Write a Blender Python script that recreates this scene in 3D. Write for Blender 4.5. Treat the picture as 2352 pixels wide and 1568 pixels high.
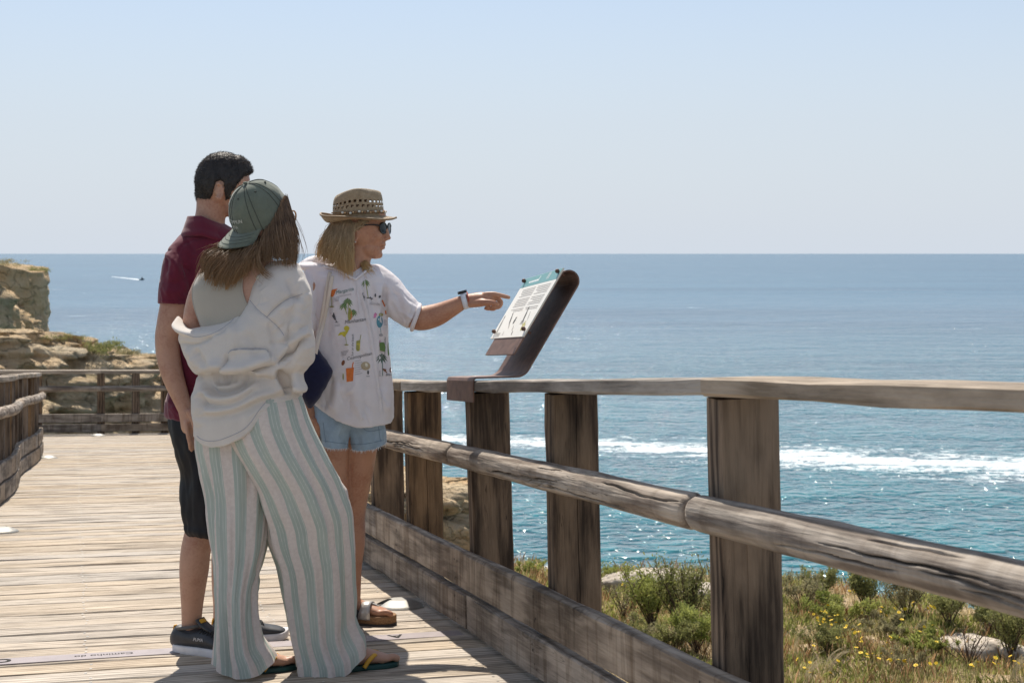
import bpy, bmesh, math, random
import numpy as np
from mathutils import Vector, Matrix, Euler
from mathutils.bvhtree import BVHTree

random.seed(7)
RNG = np.random.default_rng(11)
for o in list(bpy.data.objects):
    bpy.data.objects.remove(o, do_unlink=True)
SC = bpy.context.scene
COL = SC.collection

# ------------------------------------------------------------------ camera
FX, HX, HY, CZ = 3267.0, 1176.0, 582.0, 1.42      # focal in reference units, optical centre, eye height
cd = bpy.data.cameras.new('camera')
cam = bpy.data.objects.new('camera', cd)
COL.objects.link(cam)
cam.location = (0, 0, CZ)
cam.rotation_euler = (math.radians(90), 0, 0)
cd.sensor_width = 36.0
cd.lens = 50.0
cd.shift_y = -202.0 / 2352.0
cd.clip_start = 0.05
cd.clip_end = 120000
cd.dof.use_dof = True
cd.dof.focus_distance = 5.0
cd.dof.aperture_fstop = 9.0
SC.camera = cam

# ------------------------------------------------------------------ sky and sun
SUN_EL = math.radians(56.0)
SUN_AZ = math.radians(-10.0)          # measured from +Y towards +X
w = bpy.data.worlds.new('World')
SC.world = w
w.use_nodes = True
wn = w.node_tree
for n in list(wn.nodes):
    wn.nodes.remove(n)
sky = wn.nodes.new('ShaderNodeTexSky')
sky.sky_type = 'NISHITA'
sky.sun_disc = False
sky.sun_elevation = SUN_EL
sky.sun_rotation = SUN_AZ
sky.air_density = 1.0
sky.dust_density = 0.6
sky.ozone_density = 2.5
sky.altitude = 20
bg = wn.nodes.new('ShaderNodeBackground')
bg.inputs['Strength'].default_value = 0.086
# pale sea haze low in the sky, the same all the way round
tcw = wn.nodes.new('ShaderNodeTexCoord')
sxw = wn.nodes.new('ShaderNodeSeparateXYZ')
wn.links.new(tcw.outputs['Generated'], sxw.inputs[0])
rmp = wn.nodes.new('ShaderNodeValToRGB')
rmp.color_ramp.elements[0].position = 0.0
rmp.color_ramp.elements[0].color = (1, 1, 1, 1)
rmp.color_ramp.elements[1].position = 1.0
rmp.color_ramp.elements[1].color = (0.32, 0.32, 0.32, 1)
el = rmp.color_ramp.elements.new(0.09)
el.color = (0.84, 0.84, 0.84, 1)
el = rmp.color_ramp.elements.new(0.18)
el.color = (0.52, 0.52, 0.52, 1)
wn.links.new(sxw.outputs[2], rmp.inputs[0])
mxw = wn.nodes.new('ShaderNodeMix')
mxw.data_type = 'RGBA'
wn.links.new(rmp.outputs[0], mxw.inputs[0])
wn.links.new(sky.outputs[0], mxw.inputs[6])
mxw.inputs[7].default_value = (5.15, 5.62, 6.25, 1)
wo = wn.nodes.new('ShaderNodeOutputWorld')
wn.links.new(mxw.outputs[2], bg.inputs['Color'])
wn.links.new(bg.outputs[0], wo.inputs['Surface'])

sd = bpy.data.lights.new('sun', 'SUN')
sd.energy = 4.4
sd.angle = math.radians(0.53)
sd.color = (1.0, 0.93, 0.82)
sun = bpy.data.objects.new('sun', sd)
COL.objects.link(sun)
sdir = Vector((math.sin(SUN_AZ) * math.cos(SUN_EL), math.cos(SUN_AZ) * math.cos(SUN_EL), math.sin(SUN_EL)))
sun.rotation_euler = (-sdir).to_track_quat('-Z', 'Y').to_euler()
sun.location = (0, 0, 30)

vs = SC.view_settings
vs.view_transform = 'Standard'
vs.look = 'None'
vs.exposure = 0.56
vs.gamma = 1.0
vs.use_curve_mapping = False
SC.render.engine = 'CYCLES'
SC.cycles.max_bounces = 8
SC.cycles.transparent_max_bounces = 12

# ------------------------------------------------------------------ helpers
def W(px, py, Y):
    return np.array(((px - HX) / FX * Y, Y, CZ - (py - HY) / FX * Y))

def proj(V):
    Y = np.maximum(V[:, 1], 1e-3)
    return HX + V[:, 0] / Y * FX, HY - (V[:, 2] - CZ) / Y * FX

def deck_z(y):
    return 0.3978 - 0.078 * y

_perm = np.random.default_rng(3).permutation(256)
_perm = np.concatenate([_perm, _perm, _perm])
_grad = np.random.default_rng(4).normal(size=(256, 3))
_grad /= np.linalg.norm(_grad, axis=1)[:, None]

def perlin(P):
    P = np.asarray(P, float)
    i = np.floor(P).astype(int)
    f = P - i
    i &= 255
    u = f * f * f * (f * (f * 6 - 15) + 10)
    out = 0
    for dx in (0, 1):
        wx = u[:, 0] if dx else 1 - u[:, 0]
        for dy in (0, 1):
            wy = u[:, 1] if dy else 1 - u[:, 1]
            for dz in (0, 1):
                wz = u[:, 2] if dz else 1 - u[:, 2]
                g = _grad[_perm[_perm[_perm[(i[:, 0] + dx) & 255] + ((i[:, 1] + dy) & 255)] + ((i[:, 2] + dz) & 255)]]
                d = g[:, 0] * (f[:, 0] - dx) + g[:, 1] * (f[:, 1] - dy) + g[:, 2] * (f[:, 2] - dz)
                out = out + wx * wy * wz * d
    return out * 1.5

def fbm(P, oct=4, gain=0.5, lac=2.0):
    P = np.asarray(P, float)
    a, s = 1.0, 0
    for k in range(oct):
        s = s + a * perlin(P + 17.3 * k)
        P = P * lac
        a *= gain
    return s

def ridged(P, oct=4):
    P = np.asarray(P, float)
    a, s = 1.0, 0
    for k in range(oct):
        s = s + a * (1 - np.abs(perlin(P + 9.1 * k)) * 2)
        P = P * 2.0
        a *= 0.5
    return s

def make_mesh(name, V, F, uv=None, smooth=True):
    V = np.asarray(V, np.float32)
    me = bpy.data.meshes.new(name)
    if isinstance(F, np.ndarray):
        k = F.shape[1]
        nf = len(F)
        me.vertices.add(len(V))
        me.vertices.foreach_set('co', V.ravel())
        me.loops.add(nf * k)
        me.loops.foreach_set('vertex_index', F.astype(np.int32).ravel())
        me.polygons.add(nf)
        me.polygons.foreach_set('loop_start', np.arange(0, nf * k, k, dtype=np.int32))
        me.polygons.foreach_set('loop_total', np.full(nf, k, np.int32))
        me.update(calc_edges=True)
        me.validate()
    else:
        me.from_pydata([tuple(map(float, v)) for v in V], [], [list(map(int, f)) for f in F])
        me.update()
    if uv is not None:
        ul = me.uv_layers.new(name='UVMap')
        li = np.empty(len(me.loops), np.int32)
        me.loops.foreach_get('vertex_index', li)
        ul.data.foreach_set('uv', np.asarray(uv, np.float32)[li].ravel())
    if smooth:
        me.polygons.foreach_set('use_smooth', np.ones(len(me.polygons), bool))
    return me

def link(name, me, mat=None, parent=None, base=None, **props):
    o = bpy.data.objects.new(name, me)
    COL.objects.link(o)
    if mat is not None and me is not None and len(me.materials) == 0:
        me.materials.append(mat)
    if parent is not None:
        o.parent = parent
        if 'base' in parent.keys() or True:
            b = BASE.get(parent.name)
            if b is not None:
                o.matrix_parent_inverse = Matrix.Translation(-Vector(b))
                BASE[o.name] = b if False else (0, 0, 0)
    for k, v in props.items():
        o[k] = v
    return o

BASE = {}

def thing(name, loc, label, category, group=None):
    o = bpy.data.objects.new(name, None)
    COL.objects.link(o)
    o.location = loc
    o.empty_display_size = 0.1
    BASE[o.name] = tuple(map(float, loc))
    o['label'] = label
    o['category'] = category
    if group:
        o['group'] = group
    return o

def tag(o, label, category, group=None):
    o['label'] = label
    o['category'] = category
    if group:
        o['group'] = group
    return o

def part(name, V, F, mat, parent=None, uv=None, smooth=True, **props):
    return link(name, make_mesh(name, V, F, uv, smooth), mat, parent, **props)

def cat(*ms):
    Vs, Fs, n = [], [], 0
    for V, F in ms:
        V = np.asarray(V, float)
        Vs.append(V)
        Fs += [[i + n for i in f] for f in (F.tolist() if isinstance(F, np.ndarray) else F)]
        n += len(V)
    return np.concatenate(Vs), Fs

def grid(P, closed=True, cap0=False, cap1=False, uv=None):
    """P: rows x cols x 3 ; columns wrap when closed. returns V, F(list), UV"""
    nr, nc = P.shape[:2]
    V = P.reshape(-1, 3)
    idx = np.arange(nr * nc).reshape(nr, nc)
    if closed:
        r = np.roll(idx, -1, 1)
        a, b, c, d = idx[:-1], r[:-1], r[1:], idx[1:]
    else:
        a, b, c, d = idx[:-1, :-1], idx[:-1, 1:], idx[1:, 1:], idx[1:, :-1]
    F = np.stack([a.ravel(), b.ravel(), c.ravel(), d.ravel()], 1)
    if cap0 or cap1:
        F = F.tolist()
        if cap0:
            V = np.concatenate([V, P[0].mean(0)[None]])
            k = len(V) - 1
            for i in range(nc):
                F.append([k, int(idx[0, (i + 1) % nc]), int(idx[0, i])])
        if cap1:
            V = np.concatenate([V, P[-1].mean(0)[None]])
            k = len(V) - 1
            for i in range(nc):
                F.append([k, int(idx[-1, i]), int(idx[-1, (i + 1) % nc])])
    return V, F

def hermite(t, ts, vals):
    """smooth interpolation of rows vals at parameters ts"""
    ts = np.asarray(ts, float)
    vals = np.asarray(vals, float)
    n = len(ts)
    m = np.zeros_like(vals)
    d = (vals[1:] - vals[:-1]) / (ts[1:] - ts[:-1])[:, None]
    m[0], m[-1] = d[0], d[-1]
    if n > 2:
        h0 = (ts[1:-1] - ts[:-2])[:, None]
        h1 = (ts[2:] - ts[1:-1])[:, None]
        m[1:-1] = (d[:-1] * h1 + d[1:] * h0) / (h0 + h1)
        same = d[:-1] * d[1:] <= 0
        m[1:-1] = np.where(same, m[1:-1] * 0.35, m[1:-1])
    t = np.clip(t, ts[0], ts[-1])
    k = np.clip(np.searchsorted(ts, t, side='right') - 1, 0, n - 2)
    h = (ts[k + 1] - ts[k])
    s = (t - ts[k]) / h
    s, h = s[:, None], h[:, None]
    return ((2 * s**3 - 3 * s**2 + 1) * vals[k] + (s**3 - 2 * s**2 + s) * h * m[k]
            + (-2 * s**3 + 3 * s**2) * vals[k + 1] + (s**3 - s**2) * h * m[k + 1])

def sgnpow(c, e):
    return np.sign(c) * np.abs(c) ** e

def vloft(rows, Y0, nr=40, nc=48, caps=(True, True), yaw=0.0):
    """rows (py, xl, xr, half_depth_m, dy_m, exponent) -> P grid, theta 0 = +X, 270deg faces the viewer"""
    rows = [tuple(r) + (0.0, 2.0)[len(r) - 4:] if len(r) < 6 else r for r in rows]
    A = np.array(rows, float)
    ts = np.concatenate([[0], np.cumsum(np.abs(np.diff(A[:, 0])) + 1e-3)])
    R = hermite(np.linspace(0, ts[-1], nr), ts, A)
    th = np.linspace(0, 2 * np.pi, nc, endpoint=False)
    Y = Y0 + R[:, 4]
    cx = ((R[:, 1] + R[:, 2]) / 2 - HX) / FX * Y
    a = (R[:, 2] - R[:, 1]) / 2 / FX * Y
    z = CZ - (R[:, 0] - HY) / FX * Y
    e = 2.0 / R[:, 5]
    c, s = np.cos(th), np.sin(th)
    P = np.zeros((nr, nc, 3))
    P[:, :, 0] = cx[:, None] + a[:, None] * sgnpow(c[None], e[:, None])
    P[:, :, 1] = Y[:, None] + R[:, 3][:, None] * sgnpow(s[None], e[:, None])
    P[:, :, 2] = z[:, None]
    return P

def tubeP(pts, rad, nr=24, nc=20, round0=True, round1=True, up=(0, 1, 0)):
    """pts: k x 3 world points; rad: k x 2 (half width perpendicular to 'up', half width along 'up')"""
    pts = np.asarray(pts, float)
    rad = np.asarray(rad, float)
    if rad.ndim == 1:
        rad = np.stack([rad, rad], 1)
    seg = np.linalg.norm(np.diff(pts, axis=0), axis=1)
    ts = np.concatenate([[0], np.cumsum(seg)])
    t = np.linspace(0, ts[-1], nr)
    C = hermite(t, ts, pts)
    R = hermite(t, ts, rad)
    T = np.gradient(C, axis=0)
    T /= np.linalg.norm(T, axis=1)[:, None]
    U = np.array(up, float)[None]
    S = np.cross(T, U)
    S /= np.linalg.norm(S, axis=1)[:, None] + 1e-9
    D = np.cross(S, T)
    if round0 or round1:
        k = 5
        ph = np.linspace(0, np.pi / 2, k + 1)[1:]
        if round0:
            rr = R[0].mean()
            C = np.concatenate([[C[0] - T[0] * rr * math.sin(p) * 0.9 for p in ph[::-1]], C])
            R = np.concatenate([[R[0] * max(math.cos(p), 0.03) for p in ph[::-1]], R])
            T, S, D = [np.concatenate([np.repeat(A[:1], k, 0), A]) for A in (T, S, D)]
        if round1:
            rr = R[-1].mean()
            C = np.concatenate([C, [C[-1] + T[-1] * rr * math.sin(p) * 0.9 for p in ph]])
            R = np.concatenate([R, [R[-1] * max(math.cos(p), 0.03) for p in ph]])
            T, S, D = [np.concatenate([A, np.repeat(A[-1:], k, 0)]) for A in (T, S, D)]
    th = np.linspace(0, 2 * np.pi, nc, endpoint=False)
    return (C[:, None] + S[:, None] * (R[:, 0][:, None] * np.cos(th)[None])[:, :, None]
            + D[:, None] * (R[:, 1][:, None] * np.sin(th)[None])[:, :, None])

def tube(pts, rad, **k):
    return grid(tubeP(pts, rad, **k), True, True, True)

def ptube(rows, Y0, nr=24, nc=20, **k):
    """rows (px, py, dy, half_width_px, half_depth_m)"""
    pts, rad = [], []
    for px, py, dy, hw, hd in rows:
        pts.append(W(px, py, Y0 + dy))
        rad.append((hw / FX * (Y0 + dy), hd))
    return tube(pts, rad, nr=nr, nc=nc, **k)

def ball(c, r, R=None, nr=14, nc=20):
    ph = np.linspace(0, np.pi, nr)
    th = np.linspace(0, 2 * np.pi, nc, endpoint=False)
    P = np.zeros((nr, nc, 3))
    s = np.maximum(np.sin(ph), 0.02)
    P[:, :, 0] = s[:, None] * np.cos(th) * r[0]
    P[:, :, 1] = s[:, None] * np.sin(th) * r[1]
    P[:, :, 2] = np.cos(ph)[:, None] * r[2]
    if R is not None:
        P = P @ np.array(R).T
    P = P + np.asarray(c)
    V, F = grid(P, True, True, True)
    return V, F

def normals(V, F):
    N = np.zeros_like(V)
    if not isinstance(F, np.ndarray):
        tri = []
        for f in F:
            for i in range(1, len(f) - 1):
                tri.append((f[0], f[i], f[i + 1]))
        F = np.array(tri)
    for i in range(1, F.shape[1] - 1):
        n = np.cross(V[F[:, i]] - V[F[:, 0]], V[F[:, i + 1]] - V[F[:, 0]])
        for k in (0, i, i + 1):
            np.add.at(N, F[:, k], n)
    return N / (np.linalg.norm(N, axis=1)[:, None] + 1e-12)

def remesh(meshes, voxel=0.005, smooth=4):
    V, F = cat(*meshes)
    me = make_mesh('tmp', V, F)
    bm = bmesh.new()
    bm.from_mesh(me)
    bmesh.ops.recalc_face_normals(bm, faces=bm.faces)
    bm.to_mesh(me)
    bm.free()
    o = bpy.data.objects.new('tmp', me)
    COL.objects.link(o)
    m = o.modifiers.new('r', 'REMESH')
    m.mode = 'VOXEL'
    m.voxel_size = voxel
    if smooth:
        s = o.modifiers.new('s', 'SMOOTH')
        s.factor = 0.5
        s.iterations = smooth
    dg = bpy.context.evaluated_depsgraph_get()
    dg.update()
    e = o.evaluated_get(dg)
    m2 = e.to_mesh()
    n = len(m2.vertices)
    V = np.empty(n * 3, np.float32)
    m2.vertices.foreach_get('co', V)
    V = V.reshape(-1, 3).astype(float)
    nf = len(m2.polygons)
    L = np.empty(len(m2.loops), np.int32)
    m2.loops.foreach_get('vertex_index', L)
    F = L.reshape(nf, 4) if len(L) == nf * 4 else [list(p.vertices) for p in m2.polygons]
    e.to_mesh_clear()
    bpy.data.objects.remove(o, do_unlink=True)
    bpy.data.meshes.remove(me)
    if isinstance(F, np.ndarray):
        F = F.astype(np.int64)
        lab = np.arange(len(V))
        while True:
            m = lab[F].min(1)
            new = lab.copy()
            for k in range(4):
                np.minimum.at(new, F[:, k], m)
            new = new[new]
            if (new == lab).all():
                break
            lab = new
        ids, cnt = np.unique(lab, return_counts=True)
        keep = lab == ids[cnt.argmax()]
        F = F[keep[F[:, 0]]]
        idx = np.cumsum(keep) - 1
        V, F = V[keep], idx[F]
    return V, F

def creases(n, box, ang, spread, rng, ln=(22, 60), wd=(2.2, 4.2), amp=(.0018, .0042), kinds=('sharp', 'ridge', 'crease')):
    out = []
    for _ in range(n):
        x, y = rng.uniform(box[0], box[2]), rng.uniform(box[1], box[3])
        a = math.radians(ang + rng.normal() * spread)
        L = rng.uniform(*ln)
        b = rng.normal() * .25
        pts = [(x + L * t * math.cos(a + b * t), y + L * t * math.sin(a + b * t)) for t in (-.5, -.17, .17, .5)]
        out.append((kinds[rng.integers(len(kinds))], pts, rng.uniform(*wd), rng.uniform(*amp)))
    return out

def strokes(V, F, lines, Y0, face=True, N=None):
    """sculpt folds: each line = (kind, [(px,py)...], width_px, amp_m); kinds ridge / crease / step"""
    if N is None:
        N = normals(V, F)
    px, py = proj(V)
    front = np.clip((-N[:, 1]) * 2.2 + 0.15, 0, 1) if face else np.ones(len(V))
    disp = np.zeros(len(V))
    for kind, pl, wd, amp in lines:
        pl = np.array(pl, float)
        if len(pl) > 2:
            t = np.arange(len(pl))
            pl = hermite(np.linspace(0, len(pl) - 1, (len(pl) - 1) * 6 + 1), t, pl)
        L = np.linalg.norm(np.diff(pl, axis=0), axis=1)
        cum = np.concatenate([[0], np.cumsum(L)])
        best = np.full(len(V), 1e9)
        sd_ = np.zeros(len(V))
        al = np.zeros(len(V))
        sel = ((px > pl[:, 0].min() - 4 * wd) & (px < pl[:, 0].max() + 4 * wd)
               & (py > pl[:, 1].min() - 4 * wd) & (py < pl[:, 1].max() + 4 * wd))
        ix = np.nonzero(sel)[0]
        q = np.stack([px[ix], py[ix]], 1)
        b = np.full(len(ix), 1e9)
        s_ = np.zeros(len(ix))
        a_ = np.zeros(len(ix))
        for i in range(len(pl) - 1):
            e = pl[i + 1] - pl[i]
            l2 = (e @ e) + 1e-9
            u = np.clip(((q - pl[i]) @ e) / l2, 0, 1)
            r = q - pl[i] - u[:, None] * e
            d = np.linalg.norm(r, axis=1)
            m = d < b
            b[m] = d[m]
            cr = e[0] * r[:, 1] - e[1] * r[:, 0]
            s_[m] = np.sign(cr[m])
            a_[m] = (cum[i] + u[m] * L[i]) / cum[-1]
        taper = np.clip(np.minimum(a_, 1 - a_) * 5, 0, 1) ** 0.7
        x = b / wd
        if kind == 'ridge':
            g = np.exp(-x * x)
        elif kind == 'crease':
            g = -np.exp(-x * x)
        elif kind == 'sharp':
            g = -np.exp(-x * 1.8)
        else:   # step: one side rises sharply over the other
            sx = s_ * x
            g = np.where(sx > 0, np.exp(-sx * 0.9), -np.exp(sx * 1.6) * 0.9)
        disp[ix] += amp * g * taper
    return V + N * (disp * front)[:, None]

def relax(V, F, it=2, f=0.5):
    F = np.asarray(F)
    n = len(V)
    for _ in range(it):
        S = np.zeros_like(V)
        c = np.zeros(n)
        k = F.shape[1]
        for i in range(k):
            a, b = F[:, i], F[:, (i + 1) % k]
            np.add.at(S, a, V[b])
            np.add.at(c, a, 1)
            np.add.at(S, b, V[a])
            np.add.at(c, b, 1)
        V = V * (1 - f) + f * S / c[:, None]
    return V

def strands(guides, n, rad=0.0006, jit=0.006, npt=14, rng=RNG, tip=0.25, clump=0.5, wob=0.003):
    """guides: list of polylines (list of 3-vectors) ordered side by side; makes n thin tapered strands"""
    G = []
    for g in guides:
        g = np.asarray(g, float)
        L = np.concatenate([[0], np.cumsum(np.linalg.norm(np.diff(g, axis=0), axis=1))])
        G.append(hermite(np.linspace(0, L[-1], npt), L, g))
    G = np.array(G)
    quad = []
    for r in range(npt - 1):
        for k in range(3):
            quad.append((r * 3 + k, r * 3 + (k + 1) % 3, (r + 1) * 3 + (k + 1) % 3, (r + 1) * 3 + k))
    quad = np.array(quad)
    tt = np.linspace(0, 1, npt)
    u = rng.random(n) * (len(G) - 1)
    uc = np.round(u * 4) / 4
    uu = u[:, None] + (uc - u)[:, None] * clump * tt[None]
    ln = 1 - 0.5 * rng.random(n) ** 1.8
    x = tt[None] * ln[:, None] * (npt - 1)
    i0 = np.clip(x.astype(int), 0, npt - 2)
    fx = (x - i0)[..., None]
    k = np.clip(uu.astype(int), 0, len(G) - 2)
    f = (uu - k)[..., None]
    def at(ii):
        return G[k, ii] * (1 - f) + G[k + 1, ii] * f
    C = at(i0) * (1 - fx) + at(i0 + 1) * fx
    C = C + rng.normal(size=(n, 1, 3)) * jit * (0.5 + 0.7 * tt[None, :, None])
    ph = rng.random((n, 1, 3)) * 6.28
    C = C + wob * np.sin(tt[None, :, None] * rng.uniform(4, 9, (n, 1, 1)) + ph) * tt[None, :, None]
    rr = rad * rng.uniform(0.7, 1.3, (n, 1)) * np.where(tt < 0.7, 1, 1 - (tt - 0.7) / 0.3 * (1 - tip))[None]
    T = np.gradient(C, axis=1)
    T /= np.linalg.norm(T, axis=2)[..., None] + 1e-9
    A = np.cross(T, np.array((0.3, 1, 0.2)))
    A /= np.linalg.norm(A, axis=2)[..., None] + 1e-9
    B = np.cross(T, A)
    ring = np.stack([C + (A * math.cos(a_) + B * math.sin(a_)) * rr[..., None] for a_ in (0, 2.094, 4.189)], 2)
    V = ring.reshape(-1, 3)
    F = (quad[None] + (np.arange(n) * npt * 3)[:, None, None]).reshape(-1, 4)
    return V, F

def boxm(x0, x1, y0, y1, z0, z1, bev=0.0):
    bm = bmesh.new()
    bmesh.ops.create_cube(bm, size=1)
    for v in bm.verts:
        v.co = Vector((x0 + (v.co.x + .5) * (x1 - x0), y0 + (v.co.y + .5) * (y1 - y0), z0 + (v.co.z + .5) * (z1 - z0)))
    if bev:
        bmesh.ops.bevel(bm, geom=list(bm.edges), offset=bev, segments=2, affect='EDGES', profile=0.6)
    V = np.array([v.co[:] for v in bm.verts])
    F = [[v.index for v in f.verts] for f in bm.faces]
    bm.free()
    return V, F

def text_mesh(s, size=1.0, shear=0.0, bold=0.0, ext=0.0):
    cu = bpy.data.curves.new('t', 'FONT')
    cu.body = s
    cu.size = size
    cu.shear = shear
    cu.offset = bold
    cu.extrude = ext
    cu.resolution_u = 3
    o = bpy.data.objects.new('t', cu)
    COL.objects.link(o)
    dg = bpy.context.evaluated_depsgraph_get()
    dg.update()
    m = o.evaluated_get(dg).to_mesh()
    V = np.array([v.co[:] for v in m.vertices])
    F = [list(p.vertices) for p in m.polygons]
    o.evaluated_get(dg).to_mesh_clear()
    bpy.data.objects.remove(o, do_unlink=True)
    bpy.data.curves.remove(cu)
    return V, F

# ------------------------------------------------------------------ materials
class NT:
    def __init__(s, name):
        s.m = bpy.data.materials.new(name)
        s.m.use_nodes = True
        s.t = s.m.node_tree
        s.b = s.t.nodes['Principled BSDF']
        s.out = s.t.nodes['Material Output']
    def n(s, typ, **k):
        nd = s.t.nodes.new('ShaderNode' + typ)
        for a, v in k.items():
            if a.startswith('i_'):
                key = a[2:].replace('_', ' ')
                nd.inputs[int(key) if key.isdigit() else key].default_value = v
            else:
                setattr(nd, a, v)
        return nd
    def l(s, a, b):
        if hasattr(a, 'outputs'):
            a = a.outputs[0]
        if hasattr(b, 'inputs'):
            b = b.inputs[0]
        s.t.links.new(a, b)
        return s
    def ramp(s, src, stops, interp='LINEAR'):
        r = s.n('ValToRGB')
        r.color_ramp.interpolation = interp
        el = r.color_ramp.elements
        while len(el) < len(stops):
            el.new(0.5)
        for e, (p, c) in zip(el, stops):
            e.position = p
            if not hasattr(c, '__len__'):
                c = (c, c, c)
            e.color = tuple(c) + (1,)
        s.l(src, r)
        return r
    def mix(s, fac, a, b, mode='MIX'):
        m = s.n('Mix', data_type='RGBA', blend_type=mode)
        for v, k in ((fac, 0), (a, 6), (b, 7)):
            if isinstance(v, (int, float)):
                m.inputs[k].default_value = v if k == 0 else (v, v, v, 1)
            elif isinstance(v, tuple):
                m.inputs[k].default_value = tuple(v) + (1,)
            else:
                s.t.links.new(v.outputs[2] if v.bl_idname == 'ShaderNodeMix' else (v.outputs[0] if hasattr(v, 'outputs') else v), m.inputs[k])
        return m
    def math(s, op, a, b=0.0):
        m = s.n('Math', operation=op)
        for k, v in enumerate((a, b)):
            if isinstance(v, (int, float)):
                m.inputs[k].default_value = v
            else:
                s.t.links.new(v.outputs[0] if hasattr(v, 'outputs') else v, m.inputs[k])
        return m
    def col(s, v):
        s.t.links.new(v.outputs[2] if v.bl_idname == 'ShaderNodeMix' else v.outputs[0], s.b.inputs['Base Color'])
    def bump(s, h, strength=0.3, dist=0.01, normal=None):
        b = s.n('Bump')
        b.inputs['Strength'].default_value = strength
        b.inputs['Distance'].default_value = dist
        s.t.links.new(h.outputs[2] if getattr(h, 'bl_idname', '') == 'ShaderNodeMix' else (h.outputs[0] if hasattr(h, 'outputs') else h), b.inputs['Height'])
        if normal is not None:
            s.l(normal, b.inputs['Normal'])
        s.l(b, s.b.inputs['Normal'])
        return b
    def coords(s, scale=(1, 1, 1), rnd=0.0, kind='Object'):
        tc = s.n('TexCoord')
        src = tc.outputs[kind]
        if rnd:
            oi = s.n('ObjectInfo')
            mu = s.n('VectorMath', operation='SCALE')
            cb = s.n('CombineXYZ')
            s.l(oi.outputs['Random'], cb.inputs[0])
            s.l(oi.outputs['Random'], cb.inputs[1])
            s.l(oi.outputs['Random'], cb.inputs[2])
            s.l(cb, mu.inputs[0])
            mu.inputs['Scale'].default_value = rnd
            ad = s.n('VectorMath', operation='ADD')
            s.t.links.new(src, ad.inputs[0])
            s.l(mu, ad.inputs[1])
            src = ad.outputs[0]
        mp = s.n('VectorMath', operation='MULTIPLY')
        s.t.links.new(src, mp.inputs[0])
        mp.inputs[1].default_value = scale
        return mp
    def noise(s, co, scale=5, detail=4, rough=0.55, dist=0.0):
        n = s.n('TexNoise')
        n.inputs['Scale'].default_value = scale
        n.inputs['Detail'].default_value = detail
        n.inputs['Roughness'].default_value = rough
        n.inputs['Distortion'].default_value = dist
        s.l(co, n.inputs['Vector'])
        return n

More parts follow.
